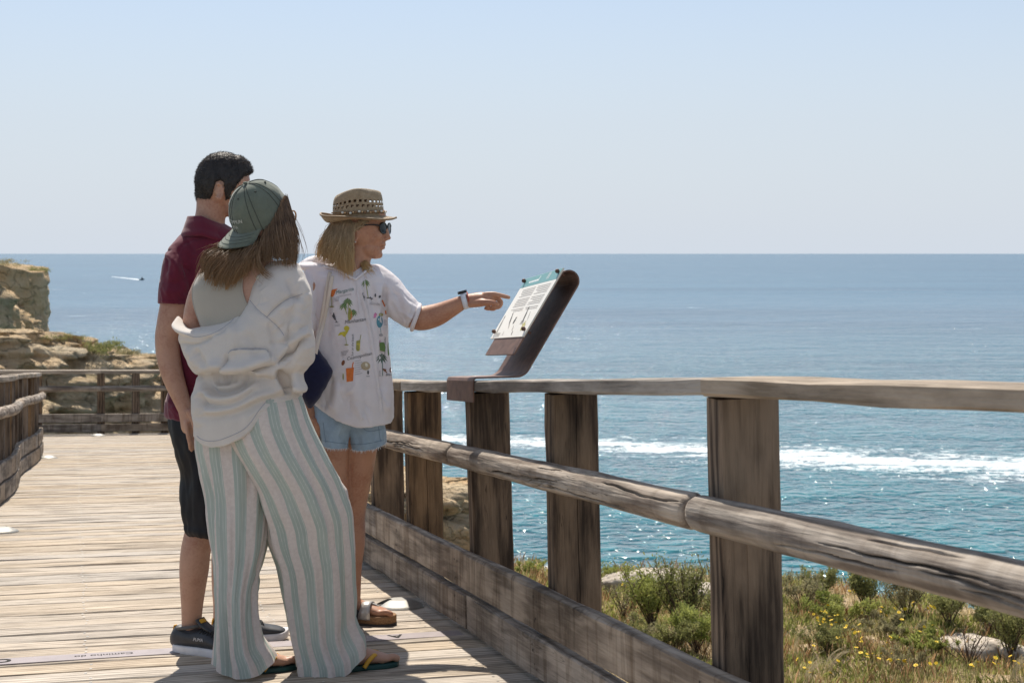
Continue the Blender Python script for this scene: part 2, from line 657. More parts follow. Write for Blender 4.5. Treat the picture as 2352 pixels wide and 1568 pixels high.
def wood(name, axis, light, dark, grain=1.0, knots=True, rough=0.8, var=0.35, weather=None, crack=0.6):
    k = NT(name)
    def sc(a, c):
        v = [c, c, c]
        v[axis] = a
        return tuple(v)
    c1 = k.coords(sc(2.4 * grain, 16 * grain), rnd=37.0)
    n1 = k.noise(c1, 1.0, 6, 0.65, 0.9)
    c2 = k.coords(sc(6.5 * grain, 130 * grain), rnd=37.0)
    n2 = k.noise(c2, 1.0, 3, 0.6, 0.3)
    cw = k.coords(sc(1.7 * grain, 11 * grain), rnd=37.0)
    wv = k.n('TexWave', wave_type='BANDS', bands_direction=['X', 'Y', 'Z'][(axis + 1) % 3])
    wv.inputs['Scale'].default_value = 0.9
    wv.inputs['Distortion'].default_value = 12.0
    wv.inputs['Detail'].default_value = 3
    wv.inputs['Detail Scale'].default_value = 0.8
    k.l(cw, wv.inputs['Vector'])
    f = k.math('ADD', k.math('MULTIPLY', n1, 0.5), k.math('ADD', k.math('MULTIPLY', n2, 0.35), k.math('MULTIPLY', wv.outputs['Fac'], 0.22)))
    base = k.ramp(f, [(0.40, dark), (0.53, tuple(0.45 * a + 0.55 * b for a, b in zip(dark, light))), (0.66, light)])
    oi = k.n('ObjectInfo')
    hv = k.n('HueSaturation')
    vv = k.math('ADD', k.math('MULTIPLY', oi.outputs['Random'], var), 1 - var * 0.5)
    k.l(vv, hv.inputs['Value'])
    sv = k.math('ADD', k.math('MULTIPLY', k.math('FRACT', k.math('MULTIPLY', oi.outputs['Random'], 13.7)), 0.5), 0.7)
    k.l(sv, hv.inputs['Saturation'])
    k.l(base, hv.inputs['Color'])
    # stains, large and soft
    c3 = k.coords(sc(2.2, 7), rnd=53.0)
    n3 = k.noise(c3, 1.0, 6, 0.65, 0.2)
    st = k.ramp(n3, [(0.33, 0.45), (0.52, 1.0)])
    cc = k.mix(0.75, hv, st, 'MULTIPLY')
    # fine drying cracks along the grain
    c4 = k.coords(sc(1.3, 46), rnd=71.0)
    v4 = k.noise(c4, 1.0, 2, 0.5, 1.2)
    cr = k.ramp(v4, [(0.485, 1.0), (0.4985, 0.12), (0.512, 1.0)])
    c5 = k.coords(sc(0.9, 6), rnd=91.0)
    m5 = k.ramp(k.noise(c5, 1.0, 2), [(0.52, 0.0), (0.62, crack)])
    cc = k.mix(m5, cc, k.mix(1.0, cc, cr, 'MULTIPLY'))
    if knots:
        c7 = k.coords(sc(2.6, 9.0), rnd=19.0)
        vo = k.n('TexVoronoi')
        vo.inputs['Scale'].default_value = 1.0
        k.l(c7, vo.inputs['Vector'])
        sel = k.n('SeparateColor')
        k.l(vo.outputs['Color'], sel.inputs[0])
        has = k.math('GREATER_THAN', sel.outputs[0], 0.72)
        kd = k.math('ADD', vo.outputs['Distance'], k.math('MULTIPLY', k.math('SUBTRACT', n2, 0.5), 0.08))
        kr = k.ramp(kd, [(0.0, 0.22), (0.055, 0.30), (0.075, 0.75), (0.11, 0.5), (0.15, 0.95), (0.19, 0.75), (0.24, 1.0)])
        cc = k.mix(has, cc, k.mix(1.0, cc, kr, 'MULTIPLY'))
    if weather:
        c6 = k.coords(sc(14, 1.5), rnd=23.0)
        n6 = k.noise(c6, 1.0, 5, 0.7, 0.8)
        cc = k.mix(weather, cc, k.ramp(n6, [(0.36, (0.42, 0.36, 0.30)), (0.52, (1.0, 1.0, 1.0))]), 'MULTIPLY')
    k.col(cc)
    k.b.inputs['Roughness'].default_value = rough
    k.b.inputs['Specular IOR Level'].default_value = 0.25
    h = k.math('ADD', k.math('MULTIPLY', n2, 0.8), k.math('MULTIPLY', n1, 0.6))
    k.bump(h, 0.7, 0.005)
    return k.m

def plain(name, col, rough=0.6, noise=0.12, scale=40, bump=0.0, spec=0.4, metal=0.0, bdist=0.002):
    k = NT(name)
    co = k.coords()
    n = k.noise(co, scale, 4)
    lo = tuple(c * (1 - noise) for c in col)
    hi = tuple(min(1, c * (1 + noise)) for c in col)
    k.col(k.ramp(n, [(0.3, lo), (0.7, hi)]))
    k.b.inputs['Roughness'].default_value = rough
    k.b.inputs['Specular IOR Level'].default_value = spec
    k.b.inputs['Metallic'].default_value = metal
    if bump:
        k.bump(n, bump, bdist)
    return k.m

def fabric(name, col, weave=900, rough=0.85, trans=0.0, tcol=None, noise=0.06, sheen=0.2, wr=0.25, wscale=22):
    k = NT(name)
    co = k.coords()
    n = k.noise(co, 14, 5, 0.6)
    w1 = k.noise(k.coords((weave, weave * .25, weave * .25)), 1, 1)
    w2 = k.noise(k.coords((weave * .25, weave * .25, weave)), 1, 1)
    f = k.math('ADD', k.math('MULTIPLY', n, 0.6), k.math('MULTIPLY', k.math('ADD', w1, w2), 0.2))
    lo = tuple(c * (1 - noise) for c in col)
    hi = tuple(min(1, c * (1 + noise)) for c in col)
    k.col(k.ramp(f, [(0.35, lo), (0.65, hi)]))
    k.b.inputs['Roughness'].default_value = rough
    k.b.inputs['Specular IOR Level'].default_value = 0.15
    k.b.inputs['Sheen Weight'].default_value = sheen
    k.b.inputs['Sheen Roughness'].default_value = 0.5
    wn_ = k.noise(k.coords((wscale, wscale, wscale)), 1, 5, 0.6, 0.6)
    h = k.math('ADD', k.math('MULTIPLY', wn_, 1.0), k.math('MULTIPLY', k.math('ADD', w1, w2), 0.06))
    k.bump(h, wr, 0.012)
    if trans:
        tr = k.n('BsdfTranslucent')
        tr.inputs['Color'].default_value = tuple(tcol or col) + (1,)
        mx = k.n('MixShader')
        mx.inputs[0].default_value = trans
        k.l(k.b, mx.inputs[1])
        k.l(tr, mx.inputs[2])
        k.l(mx, k.out.inputs['Surface'])
    return k.m

def skin(name, col, red=(1.0, 0.8, 0.75)):
    k = NT(name)
    co = k.coords()
    n = k.noise(co, 9, 5, 0.6)
    n2 = k.noise(co, 120, 3, 0.6)
    f = k.math('ADD', k.math('MULTIPLY', n, 0.7), k.math('MULTIPLY', n2, 0.3))
    lo = tuple(c * 0.74 * r for c, r in zip(col, red))
    hi = tuple(min(1, c * 1.10) for c in col)
    k.col(k.ramp(f, [(0.33, lo), (0.52, col), (0.68, hi)]))
    k.b.inputs['Roughness'].default_value = 0.48
    k.b.inputs['Specular IOR Level'].default_value = 0.35
    k.b.inputs['Subsurface Weight'].default_value = 0.12
    k.b.inputs['Subsurface Radius'].default_value = (1.0, 0.35, 0.2)
    k.b.inputs['Subsurface Scale'].default_value = 0.008
    k.bump(n2, 0.25, 0.0015)
    return k.m

def hairmat(name, a, b, rough=0.42, zlo=None, zhi=None, tipcol=None):
    k = NT(name)
    n = k.noise(k.coords((60, 60, 6)), 1, 4, 0.65)
    c = k.ramp(n, [(0.34, a), (0.68, b)])
    if tipcol:
        tc = k.n('TexCoord')
        sx = k.n('SeparateXYZ')
        k.l(tc.outputs['Object'], sx)
        mr = k.n('MapRange')
        k.l(sx.outputs[2], mr.inputs[0])
        mr.inputs[1].default_value = zhi
        mr.inputs[2].default_value = zlo
        c = k.mix(k.math('MULTIPLY', mr, 0.8), c, tipcol)
    k.col(c)
    k.b.inputs['Roughness'].default_value = rough
    k.b.inputs['Specular IOR Level'].default_value = 0.6
    k.b.inputs['Anisotropic'].default_value = 0.5
    tr = k.n('BsdfTranslucent')
    tr.inputs['Color'].default_value = tuple(min(1, x * 1.6) for x in b) + (1,)
    mx = k.n('MixShader')
    mx.inputs[0].default_value = 0.22
    k.l(k.b, mx.inputs[1])
    k.l(tr, mx.inputs[2])
    k.l(mx, k.out.inputs['Surface'])
    return k.m

M = {}
M['deck'] = wood('deck_wood', 0, (0.52, 0.44, 0.35), (0.255, 0.205, 0.155), grain=1.2, var=0.14, crack=0.8)
M['board'] = wood('board_wood', 0, (0.36, 0.295, 0.23), (0.16, 0.125, 0.095), grain=0.9, var=0.2, weather=0.8)
M['rail'] = wood('rail_wood', 0, (0.42, 0.35, 0.28), (0.20, 0.16, 0.12), grain=0.8, var=0.2)
M['post'] = wood('post_wood', 2, (0.225, 0.155, 0.10), (0.055, 0.036, 0.024), grain=0.9, var=0.22, crack=0.9)
M['log'] = wood('log_wood', 0, (0.40, 0.335, 0.27), (0.17, 0.13, 0.10), grain=0.9, var=0.15, crack=1.0, weather=0.35)

def sandstone(name, layer=1.6, sc=1.0, veg=0.0):
    k = NT(name)
    co = k.coords((sc, sc, sc))
    n1 = k.noise(co, 0.45, 8, 0.62, 0.4)
    n2 = k.noise(co, 2.6, 8, 0.65)
    n3 = k.noise(k.coords((0.25 * sc, 0.25 * sc, layer * sc)), 1.0, 6, 0.6, 0.5)
    f = k.math('ADD', k.math('MULTIPLY', n1, 0.4), k.math('ADD', k.math('MULTIPLY', n2, 0.3), k.math('MULTIPLY', n3, 0.4)))
    c = k.ramp(f, [(0.32, (0.34, 0.195, 0.09)), (0.43, (0.60, 0.39, 0.20)), (0.53, (0.73, 0.53, 0.32)), (0.68, (0.78, 0.65, 0.46))])
    g = k.ramp(k.noise(co, 1.1, 6, 0.6), [(0.50, 0.0), (0.64, 0.45)])
    c = k.mix(g, c, (0.44, 0.37, 0.285))
    if veg:
        geo = k.n('NewGeometry')
        sx = k.n('SeparateXYZ')
        k.l(geo.outputs['True Normal'], sx)
        up = k.ramp(sx.outputs[2], [(0.72, 0.0), (0.9, 1.0)])
        vn = k.ramp(k.noise(co, 0.9, 6, 0.65), [(0.47, 0.0), (0.56, veg)])
        vc = k.ramp(k.noise(co, 5, 4), [(0.35, (0.055, 0.06, 0.02)), (0.65, (0.17, 0.155, 0.06))])
        c = k.mix(k.math('MULTIPLY', up, vn), c, vc)
    k.col(c)
    vw = k.noise(co, 1.6, 4)
    va = k.n('VectorMath', operation='ADD')
    k.l(co, va.inputs[0])
    k.l(vw.outputs['Color'], va.inputs[1])
    vo = k.n('TexVoronoi', feature='DISTANCE_TO_EDGE')
    vo.inputs['Scale'].default_value = 1.5
    k.l(va, vo.inputs['Vector'])
    crk = k.ramp(vo, [(0.0, 0.55), (0.04, 1.0)])
    c = k.mix(0.75, c, crk, 'MULTIPLY')
    k.col(c)
    k.b.inputs['Roughness'].default_value = 0.92
    k.b.inputs['Specular IOR Level'].default_value = 0.1
    n4 = k.noise(co, 9.0, 6, 0.7)
    h = k.math('ADD', k.math('ADD', n2, k.math('MULTIPLY', n3, 0.8)), k.math('ADD', k.math('MULTIPLY', n4, 0.5), k.math('MULTIPLY', crk, 0.35)))
    k.bump(h, 1.0, 0.32 / sc)
    return k.m

M['cliff'] = sandstone('sandstone_cliff', 1.6, 0.5, 0.45)
M['headland'] = sandstone('sandstone_headland', 1.2, 0.22, 0.4)
M['rock'] = sandstone('sandstone_rock', 1.8, 1.3, 0.3)

def seamat():
    k = NT('sea_water')
    tc = k.n('TexCoord')
    co = tc.outputs['Object']
    def wn(sx, sy, scale, det, rot=0.3, dist=0.3):
        mp = k.n('Mapping')
        mp.inputs['Rotation'].default_value = (0, 0, rot)
        mp.inputs['Scale'].default_value = (sx, sy, 1)
        k.t.links.new(co, mp.inputs['Vector'])
        n = k.n('TexNoise', noise_dimensions='2D')
        n.inputs['Scale'].default_value = scale
        n.inputs['Detail'].default_value = det
        n.inputs['Roughness'].default_value = 0.6
        n.inputs['Distortion'].default_value = dist
        k.l(mp, n.inputs['Vector'])
        return n
    n1 = wn(0.45, 1.0, 0.085, 2, 0.15)
    n2 = wn(0.72, 1.0, 0.62, 1.5, -0.2)
    n3 = wn(0.85, 1.0, 1.8, 0.6, 0.35)
    b1 = k.n('Bump')
    b1.inputs['Strength'].default_value = 1.0
    b1.inputs['Distance'].default_value = 1.5
    k.l(n1, b1.inputs['Height'])
    b2 = k.n('Bump')
    b2.inputs['Strength'].default_value = 1.0
    b2.inputs['Distance'].default_value = 0.78
    k.l(n2, b2.inputs['Height'])
    k.l(b1, b2.inputs['Normal'])
    b3 = k.n('Bump')
    b3.inputs['Strength'].default_value = 1.0
    b3.inputs['Distance'].default_value = 0.20
    k.l(n3, b3.inputs['Height'])
    k.l(b2, b3.inputs['Normal'])
    k.l(b3, k.b.inputs['Normal'])
    bumps = (b2, b3)
    # body colour: teal shallows near the shore, bluer far out
    sx = k.n('SeparateXYZ')
    k.t.links.new(co, sx.inputs[0])
    far = k.n('MapRange')
    k.l(sx.outputs[1], far.inputs[0])
    far.inputs[1].default_value = 90
    far.inputs[2].default_value = 520
    fade = k.n('MapRange')
    k.l(sx.outputs[1], fade.inputs[0])
    fade.inputs[1].default_value = 220
    fade.inputs[2].default_value = 900
    fade.inputs[3].default_value = 1.0
    fade.inputs[4].default_value = 0.10
    for b_ in bumps:
        k.l(fade, b_.inputs['Strength'])
    bn = wn(0.10, 1.0, 0.012, 4, 0.06, 0.3)
    near = k.ramp(k.math('ADD', k.math('MULTIPLY', n2, 0.6), k.math('MULTIPLY', n1, 0.4)), [(0.36, (0.004, 0.060, 0.082)), (0.66, (0.028, 0.185, 0.210))])
    farc = k.ramp(bn, [(0.36, (0.010, 0.064, 0.118)), (0.64, (0.028, 0.104, 0.168))])
    c = k.mix(far, near, farc)
    # foam: a long breaking swell, streaky, plus surf near the rocks
    d = k.math('SUBTRACT', sx.outputs[1], k.math('ADD', k.math('MULTIPLY', sx.outputs[0], -0.43), 190.5))
    wob = wn(1.0, 1.0, 0.022, 3, 0.0)
    d = k.math('ADD', d, k.math('MULTIPLY', k.math('SUBTRACT', wob, 0.5), 16))
    wid = k.n('MapRange')
    k.l(sx.outputs[0], wid.inputs[0])
    wid.inputs[1].default_value = -25
    wid.inputs[2].default_value = 60
    wid.inputs[3].default_value = 3.2
    wid.inputs[4].default_value = 12.0
    band = k.math('SUBTRACT', 1.0, k.math('DIVIDE', k.math('ABSOLUTE', d), wid))
    fn = wn(0.35, 1.0, 0.42, 8, -0.3, 0.8)
    fn2 = wn(0.8, 1.0, 1.3, 5, 0.5, 0.6)
    fo = k.math('ADD', k.math('ADD', band, k.math('MULTIPLY', k.math('SUBTRACT', fn, 0.5), 4.0)), k.math('MULTIPLY', k.math('SUBTRACT', fn2, 0.5), 3.0))
    foam = k.ramp(fo, [(0.12, 0.0), (0.5, 0.55), (1.0, 0.95)])
    # surf at the rocks
    ds = k.math('ABSOLUTE', k.math('SUBTRACT', sx.outputs[1], k.math('ADD', k.math('MULTIPLY', sx.outputs[0], -0.9), 112)))
    inx = k.ramp(k.math('MULTIPLY', k.math('ADD', sx.outputs[0], 10), 0.05), [(0.0, 0.0), (0.3, 1.0), (0.75, 1.0), (1.0, 0.0)])
    s2 = k.math('MULTIPLY', k.math('ADD', k.math('SUBTRACT', 1.0, k.math('DIVIDE', ds, 9)), k.math('MULTIPLY', k.math('SUBTRACT', fn, 0.5), 3.0)), inx)
    surf = k.ramp(s2, [(0.45, 0.0), (0.95, 0.85)])
    # distant flecks of foam
    fl = k.ramp(wn(0.12, 1.0, 0.09, 8, -0.1, 0.8), [(0.70, 0.0), (0.76, 0.4)])
    ft = k.math('MAXIMUM', k.math('MAXIMUM', foam, surf), fl)
    c = k.mix(ft, c, (0.68, 0.72, 0.74))
    k.col(c)
    rr = k.math('ADD', k.math('MULTIPLY', ft, 0.6), k.math('ADD', 0.05, k.math('MULTIPLY', k.math('SUBTRACT', 1.0, fade), 0.22)))
    k.l(rr, k.b.inputs['Roughness'])
    k.b.inputs['IOR'].default_value = 1.33
    k.b.inputs['Specular IOR Level'].default_value = 0.5
    return k.m
M['sea'] = seamat()

# ------------------------------------------------------------------ the sea
SEA_Z = CZ - 25.0
V = np.array([(-60000, -60, 0), (60000, -60, 0), (60000, 100000, 0), (-60000, 100000, 0)], float)
sea = part('sea', V, [[0, 1, 2, 3]], M['sea'], smooth=False, kind='structure')
sea.location = (0, 0, SEA_Z)

# ------------------------------------------------------------------ cliffs
def cliff(name, plan, ztop, depth, mat, zbot=SEA_Z - 1, n=160, m=110, slope=0.25, amp=1.0, ns=0.12, strata=1.4, mtop=40, seed=0, rimround=0.5, ledge=0.6, bigk=0.8):
    """plan: list (x,y) of the rim, outward = left-hand normal; ztop list per plan point"""
    plan = np.array(plan, float)
    L = np.concatenate([[0], np.cumsum(np.linalg.norm(np.diff(plan, axis=0), axis=1))])
    t = np.linspace(0, L[-1], n)
    C = hermite(t, L, plan)
    Z = hermite(t, L, np.array(ztop, float)[:, None])[:, 0]
    T = np.gradient(C, axis=0)
    T /= np.linalg.norm(T, axis=1)[:, None]
    O = np.stack([T[:, 1], -T[:, 0]], 1)           # outward
    rows = []
    for j in range(mtop):                          # the top, from inland to the rim
        u = 1 - j / (mtop - 1)
        u = u ** 1.6
        x = C - O * depth * u
        rows.append(np.concatenate([x, (Z + 0.02 * depth * u)[:, None]], 1))
    H = Z - zbot
    for j in range(1, m):
        v = (j / (m - 1)) ** 1.3
        d = slope * H * v
        rows.append(np.concatenate([C + O * d[:, None], (Z - H * v)[:, None]], 1))
    P = np.array(rows)
    Q = P.reshape(-1, 3)
    On = np.tile(O, (len(rows), 1))
    top = np.repeat(np.concatenate([np.linspace(1, 0, mtop) ** 0.7, np.zeros(m - 1)]), n)
    q = Q * ns + seed
    big = fbm(q, 5, 0.55)
    lay = Q[:, 2] * strata + 2.2 * fbm(Q * ns * 0.7 + seed + 40, 3)
    st = np.abs((lay % 1.0) - 0.5) * 2
    st = np.clip(st * 1.8 - 0.4, 0, 1)
    rid = ridged(q * 2.3 + 5, 4)
    fine = fbm(q * 7 + 3, 3)
    thin = (Q[:, 2] * strata * 3.1 + 1.5 * fbm(Q * ns * 0.5 + seed + 9, 2)) % 1.0
    thin = np.clip(thin * 4, 0, 1) * np.clip((1 - thin) * 2.2, 0, 1)
    fis = np.clip(np.abs(perlin(Q * np.array((ns * 2.2, ns * 2.2, ns * .35)) + seed)) * 7, 0, 1)
    d = amp * (bigk * big + ledge * (st - 0.5) * (0.6 + 0.8 * np.abs(big)) + ledge * 0.45 * (thin - .5) + 0.35 * (rid - 1) + 0.22 * fine + 0.5 * (fis - 1) + 0.13 * (ridged(q * 17 + 2, 3) - 1))
    face = 1 - top
    Q[:, :2] += On * (d * face)[:, None]
    Q[:, 2] += amp * (0.35 * big + 0.16 * rid + 0.10 * fine) * (0.25 + 0.75 * top)
    V, F = grid(P.reshape(len(rows), n, 3), False)
    return part(name, V, F, mat, kind='structure')

def PX(px, Y):
    return ((px - HX) / FX * Y, Y)
def ZY(py, Y):
    return CZ - (py - HY) / FX * Y

# far headland with its vertical end, top left
cliff('headland', [PX(-330, 140), PX(-60, 143), PX(40, 147), PX(88, 150), PX(97, 158), PX(99, 172), PX(84, 200), PX(20, 260)],
      [ZY(585, 140), ZY(596, 143), ZY(618, 147), ZY(626, 150), ZY(620, 158), ZY(615, 172), ZY(612, 200), ZY(605, 260)],
      45, M['headland'], slope=0.03, amp=0.8, ns=0.07, strata=0.22, n=200, m=120, seed=3, ledge=0.35)
# its broken lower shoulder
cliff('headland_shoulder', [PX(-260, 112), PX(-60, 116), PX(25, 120), PX(62, 124), PX(74, 132), PX(40, 150)],
      [ZY(655, 112), ZY(650, 116), ZY(668, 120), ZY(706, 124), ZY(738, 132), ZY(700, 150)],
      22, M['headland'], slope=0.30, amp=1.3, ns=0.11, strata=0.3, n=150, m=90, seed=12, ledge=0.4, bigk=1.2)
# the nearer cliff behind the far railing
cliff('sea_cliff', [PX(-420, 40), PX(-120, 44), PX(60, 47), PX(200, 49), PX(285, 50.5), PX(325, 52), PX(338, 55), PX(325, 62), PX(270, 75)],
      [ZY(778, 40), ZY(775, 44), ZY(785, 47), ZY(800, 49), ZY(818, 50.5), ZY(838, 52), ZY(850, 55), ZY(826, 62), ZY(800, 75)],
      20, M['cliff'], slope=0.55, amp=0.75, ns=0.22, strata=0.7, n=380, m=190, seed=21, ledge=1.0)
# second ledge, further back, stepping up to the left
cliff('cliff_ledge', [PX(-200, 66), PX(20, 68), PX(120, 70), PX(180, 72), PX(212, 75), PX(205, 84), PX(140, 95)],
      [ZY(762, 66), ZY(764, 68), ZY(766, 70), ZY(770, 72), ZY(785, 75), ZY(785, 84), ZY(780, 95)],
      14, M['cliff'], slope=0.3, amp=0.8, ns=0.2, strata=0.8, n=220, m=110, seed=33)
# rock outcrop seen through the railing
cliff('rock_outcrop', [PX(640, 22), PX(780, 23.5), PX(900, 25), PX(1010, 26.5), PX(1052, 28), PX(1066, 30), PX(1035, 34), PX(930, 40)],
      [ZY(1190, 22), ZY(1165, 23.5), ZY(1135, 25), ZY(1128, 26.5), ZY(1126, 28), ZY(1112, 30), ZY(1098, 34), ZY(1078, 40)],
      9, M['rock'], slope=0.16, amp=0.62, ns=0.5, strata=1.3, n=170, m=120, seed=44, ledge=0.9)

# ------------------------------------------------------------------ the planted bank under the boardwalk
def bank_edge(x):
    return np.interp(x, [-3, -0.6, 0.0, 0.6, 1.4, 1.9, 2.6, 3.3, 3.8, 4.3, 5.5, 9], [12.6, 13.2, 13.5, 13.2, 12.9, 12.6, 12.55, 12.25, 11.5, 10.9, 10.0, 8.5])
def bank_h(x, y):
    q = np.stack([x, y, np.zeros_like(x)], 1)
    e = bank_edge(x) + 0.35 * fbm(q * 1.3 + 7, 3)
    h = -1.50 + 0.10 * fbm(q * 0.7, 4) + 0.05 * fbm(q * 3.1 + 3, 3)
    out = np.clip(y - e, 0, None)
    h = h - out * 1.2 - np.clip(out - 0.3, 0, None) ** 1.1 * 2.4
    return h
nx, ny = 220, 200
gx = np.linspace(-9, 10, nx)
gy = np.concatenate([np.linspace(1.0, 8, 40), np.linspace(8.05, 19, ny - 40)])
X, Yg = np.meshgrid(gx, gy)
zz = bank_h(X.ravel(), Yg.ravel())
P = np.stack([X.ravel(), Yg.ravel(), np.maximum(zz, -12)], 1).reshape(len(gy), nx, 3)
def groundmat():
    k = NT('bank_soil')
    co = k.coords()
    n1 = k.noise(co, 1.4, 6, 0.6)
    n2 = k.noise(co, 14, 6, 0.7)
    n3 = k.noise(co, 60, 3, 0.6)
    f = k.math('ADD', k.math('MULTIPLY', n1, 0.5), k.math('ADD', k.math('MULTIPLY', n2, 0.35), k.math('MULTIPLY', n3, 0.15)))
    k.col(k.ramp(f, [(0.36, (0.26, 0.21, 0.10)), (0.47, (0.42, 0.31, 0.18)), (0.58, (0.54, 0.42, 0.27)), (0.7, (0.60, 0.51, 0.38))]))
    k.b.inputs['Roughness'].default_value = 0.95
    k.bump(k.math('ADD', n2, n3), 0.9, 0.03)
    return k.m
M['ground'] = groundmat()
V, F = grid(P, False)
part('ground', V, F, M['ground'], kind='structure')

# ------------------------------------------------------------------ boardwalk
AX, AY = -0.2952, 0.9554        # along the walk
BX, BY = 0.9554, 0.2952         # across it, to the right
def P3(s, t, h=0.0):
    x = 1.4866 + AX * s + BX * t
    y = AY * s + BY * t
    return np.array((x, y, deck_z(y) + h))

def frame(o, p0, p1, up=(0, 0, 1)):
    d = Vector(p1) - Vector(p0)
    d.normalize()
    sd_ = Vector(up).cross(d)
    sd_.normalize()
    u = d.cross(sd_)
    m = Matrix((( d.x, sd_.x, u.x, p0[0]), (d.y, sd_.y, u.y, p0[1]), (d.z, sd_.z, u.z, p0[2]), (0, 0, 0, 1)))
    o.matrix_basis = m

def beam_mesh(L, wd, ht, bev=0.004, nseg=8, wav=0.0015, seed=0, notch=False):
    """board along +X, centred on y, z; rounded edges, slightly uneven"""
    b = min(bev, ht * .3, wd * .3)
    y, z = wd / 2, ht / 2
    ring = [(-y + b, -z), (y - b, -z), (y, -z + b), (y, z - b), (y - b, z), (-y + b, z), (-y, z - b), (-y, -z + b)]
    xs = np.linspace(0, L, nseg + 1)
    R = np.random.default_rng(seed)
    rows = []
    for x in xs:
        r = np.array(ring)
        jig = R.normal(size=r.shape) * wav
        jig[0::2] = jig[1::2]
        rows.append(np.concatenate([np.full((8, 1), x), r + jig], 1))
    P = np.array(rows)[:, ::-1]
    P[0, :, 0] += R.uniform(-wav, wav)
    return grid(P, True, True, True)

def beam(name, p0, p1, wd, ht, mat, parent, seed=0, bev=0.004, wav=0.0015, nseg=None):
    L = float(np.linalg.norm(np.array(p1) - np.array(p0)))
    V, F = beam_mesh(L, wd, ht, bev, nseg or max(2, int(L / 0.25)), wav, seed)
    o = part(name, V, F, mat, parent, smooth=False)
    frame(o, p0, p1)
    return o

walk = bpy.data.objects.new('boardwalk', None)
COL.objects.link(walk)
walk['kind'] = 'structure'
BASE[walk.name] = (0, 0, 0)
pw, gap = 0.138, 0.007
s = 0.3
kk = 0
plank_meshes = {}
SPLANK = []
while s < 22.3:
    wide = s > 17.75
    t0 = -6.2 if wide else -2.12
    R = random.Random(kk)
    wv_ = pw + R.uniform(-0.006, 0.006)
    key = ('w' if wide else 'n', kk % 14)
    L = 0.20 - t0
    if key not in plank_meshes:
        V, F = beam_mesh(L, pw - 0.002 * (kk % 3), 0.04, 0.005, 10, 0.0011, kk)
        plank_meshes[key] = make_mesh('plank', V, F, smooth=False)
        plank_meshes[key].materials.append(M['deck'])
    o = link('plank', plank_meshes[key], M['deck'], walk)
    sc = s + wv_ / 2
    dz = R.uniform(-0.002, 0.002)
    p0 = P3(sc, t0 + R.uniform(-.01, .01), -0.02 + dz)
    p1 = P3(sc, 0.2, -0.02 + dz + R.uniform(-.001, .001))
    frame(o, p0, p1, up=Vector((0, 0.078, 1)).normalized())
    SPLANK.append(sc)
    s += wv_ + gap + R.uniform(-0.001, 0.003)
    kk += 1
# joists under the planks keep the gaps dark
for t in (-2.05, -1.35, -0.65, -0.03):
    beam('joist', P3(0.3, t, -0.12), P3(22.2, t, -0.12), 0.07, 0.15, M['board'], walk, nseg=4)
for t in (-5.8, -4.6, -3.4):
    beam('joist', P3(17.8, t, -0.12), P3(22.2, t, -0.12), 0.07, 0.15, M['board'], walk, nseg=4)
# screw heads, two to each joist crossing
Vs, Fs, n = [], [], 0
for i, sc in enumerate(SPLANK):
    for t in (-2.02, -1.37, -0.66, -0.10):
        for ds in (-0.035, 0.035):
            c = P3(sc + ds + random.uniform(-.008, .008), t + random.uniform(-.012, .012), 0.0022)
            for a in range(6):
                an = a * math.pi / 3
                Vs.append((c[0] + 0.0055 * math.cos(an), c[1] + 0.0055 * math.sin(an), c[2] - .078 * 0.0055 * math.sin(an)))
            Fs.append([n, n + 1, n + 2, n + 3, n + 4, n + 5])
            n += 6
M['screw'] = plain('screw_steel', (0.62, 0.60, 0.56), 0.35, metal=0.7)
part('screws', np.array(Vs), Fs, M['screw'], walk, smooth=False, kind='stuff')

# ------------------------------------------------------------------ railings
def post_mesh(seed, h, along=0.078, across=0.16):
    """upright post: local z up, x along the fence, y across; drying split on the viewer-side end face"""
    R = np.random.default_rng(seed)
    c = R.uniform(-0.015, 0.02)
    nw, nd = (R.uniform(0.0009, 0.0016), R.uniform(0.006, 0.012)) if seed % 2 else (0.0003, 0.001)
    b = 0.007
    a, w2 = along / 2, across / 2
    ring = [(-a, -w2 + b), (-a, c - nw), (-a + nd, c), (-a, c + nw), (-a, w2 - b), (-a + b, w2), (a - b, w2), (a, w2 - b), (a, -w2 + b), (a - b, -w2), (-a + b, -w2)]
    zs = np.linspace(-0.55, h, 15)
    rows = []
    drift = np.cumsum(R.normal(size=15)) * 0.0012
    for z, d in zip(zs, drift):
        r = np.array(ring)
        r = r + R.normal(size=r.shape) * 0.0007
        r[1:4, 1] += d
        wsc = max(0.15, 1 - abs(z - h * 0.55) * R.uniform(0.2, 0.7))
        r[1, 1] = r[2, 1] - nw * wsc
        r[3, 1] = r[2, 1] + nw * wsc
        rows.append(np.concatenate([r, np.full((11, 1), z)], 1))
    V, F = grid(np.array(rows), True, False, False)
    F = [f for f in F.tolist()]
    F.append(list(range(11 * 14, 11 * 15)))
    F.append(list(range(10, -1, -1)))
    return V, F

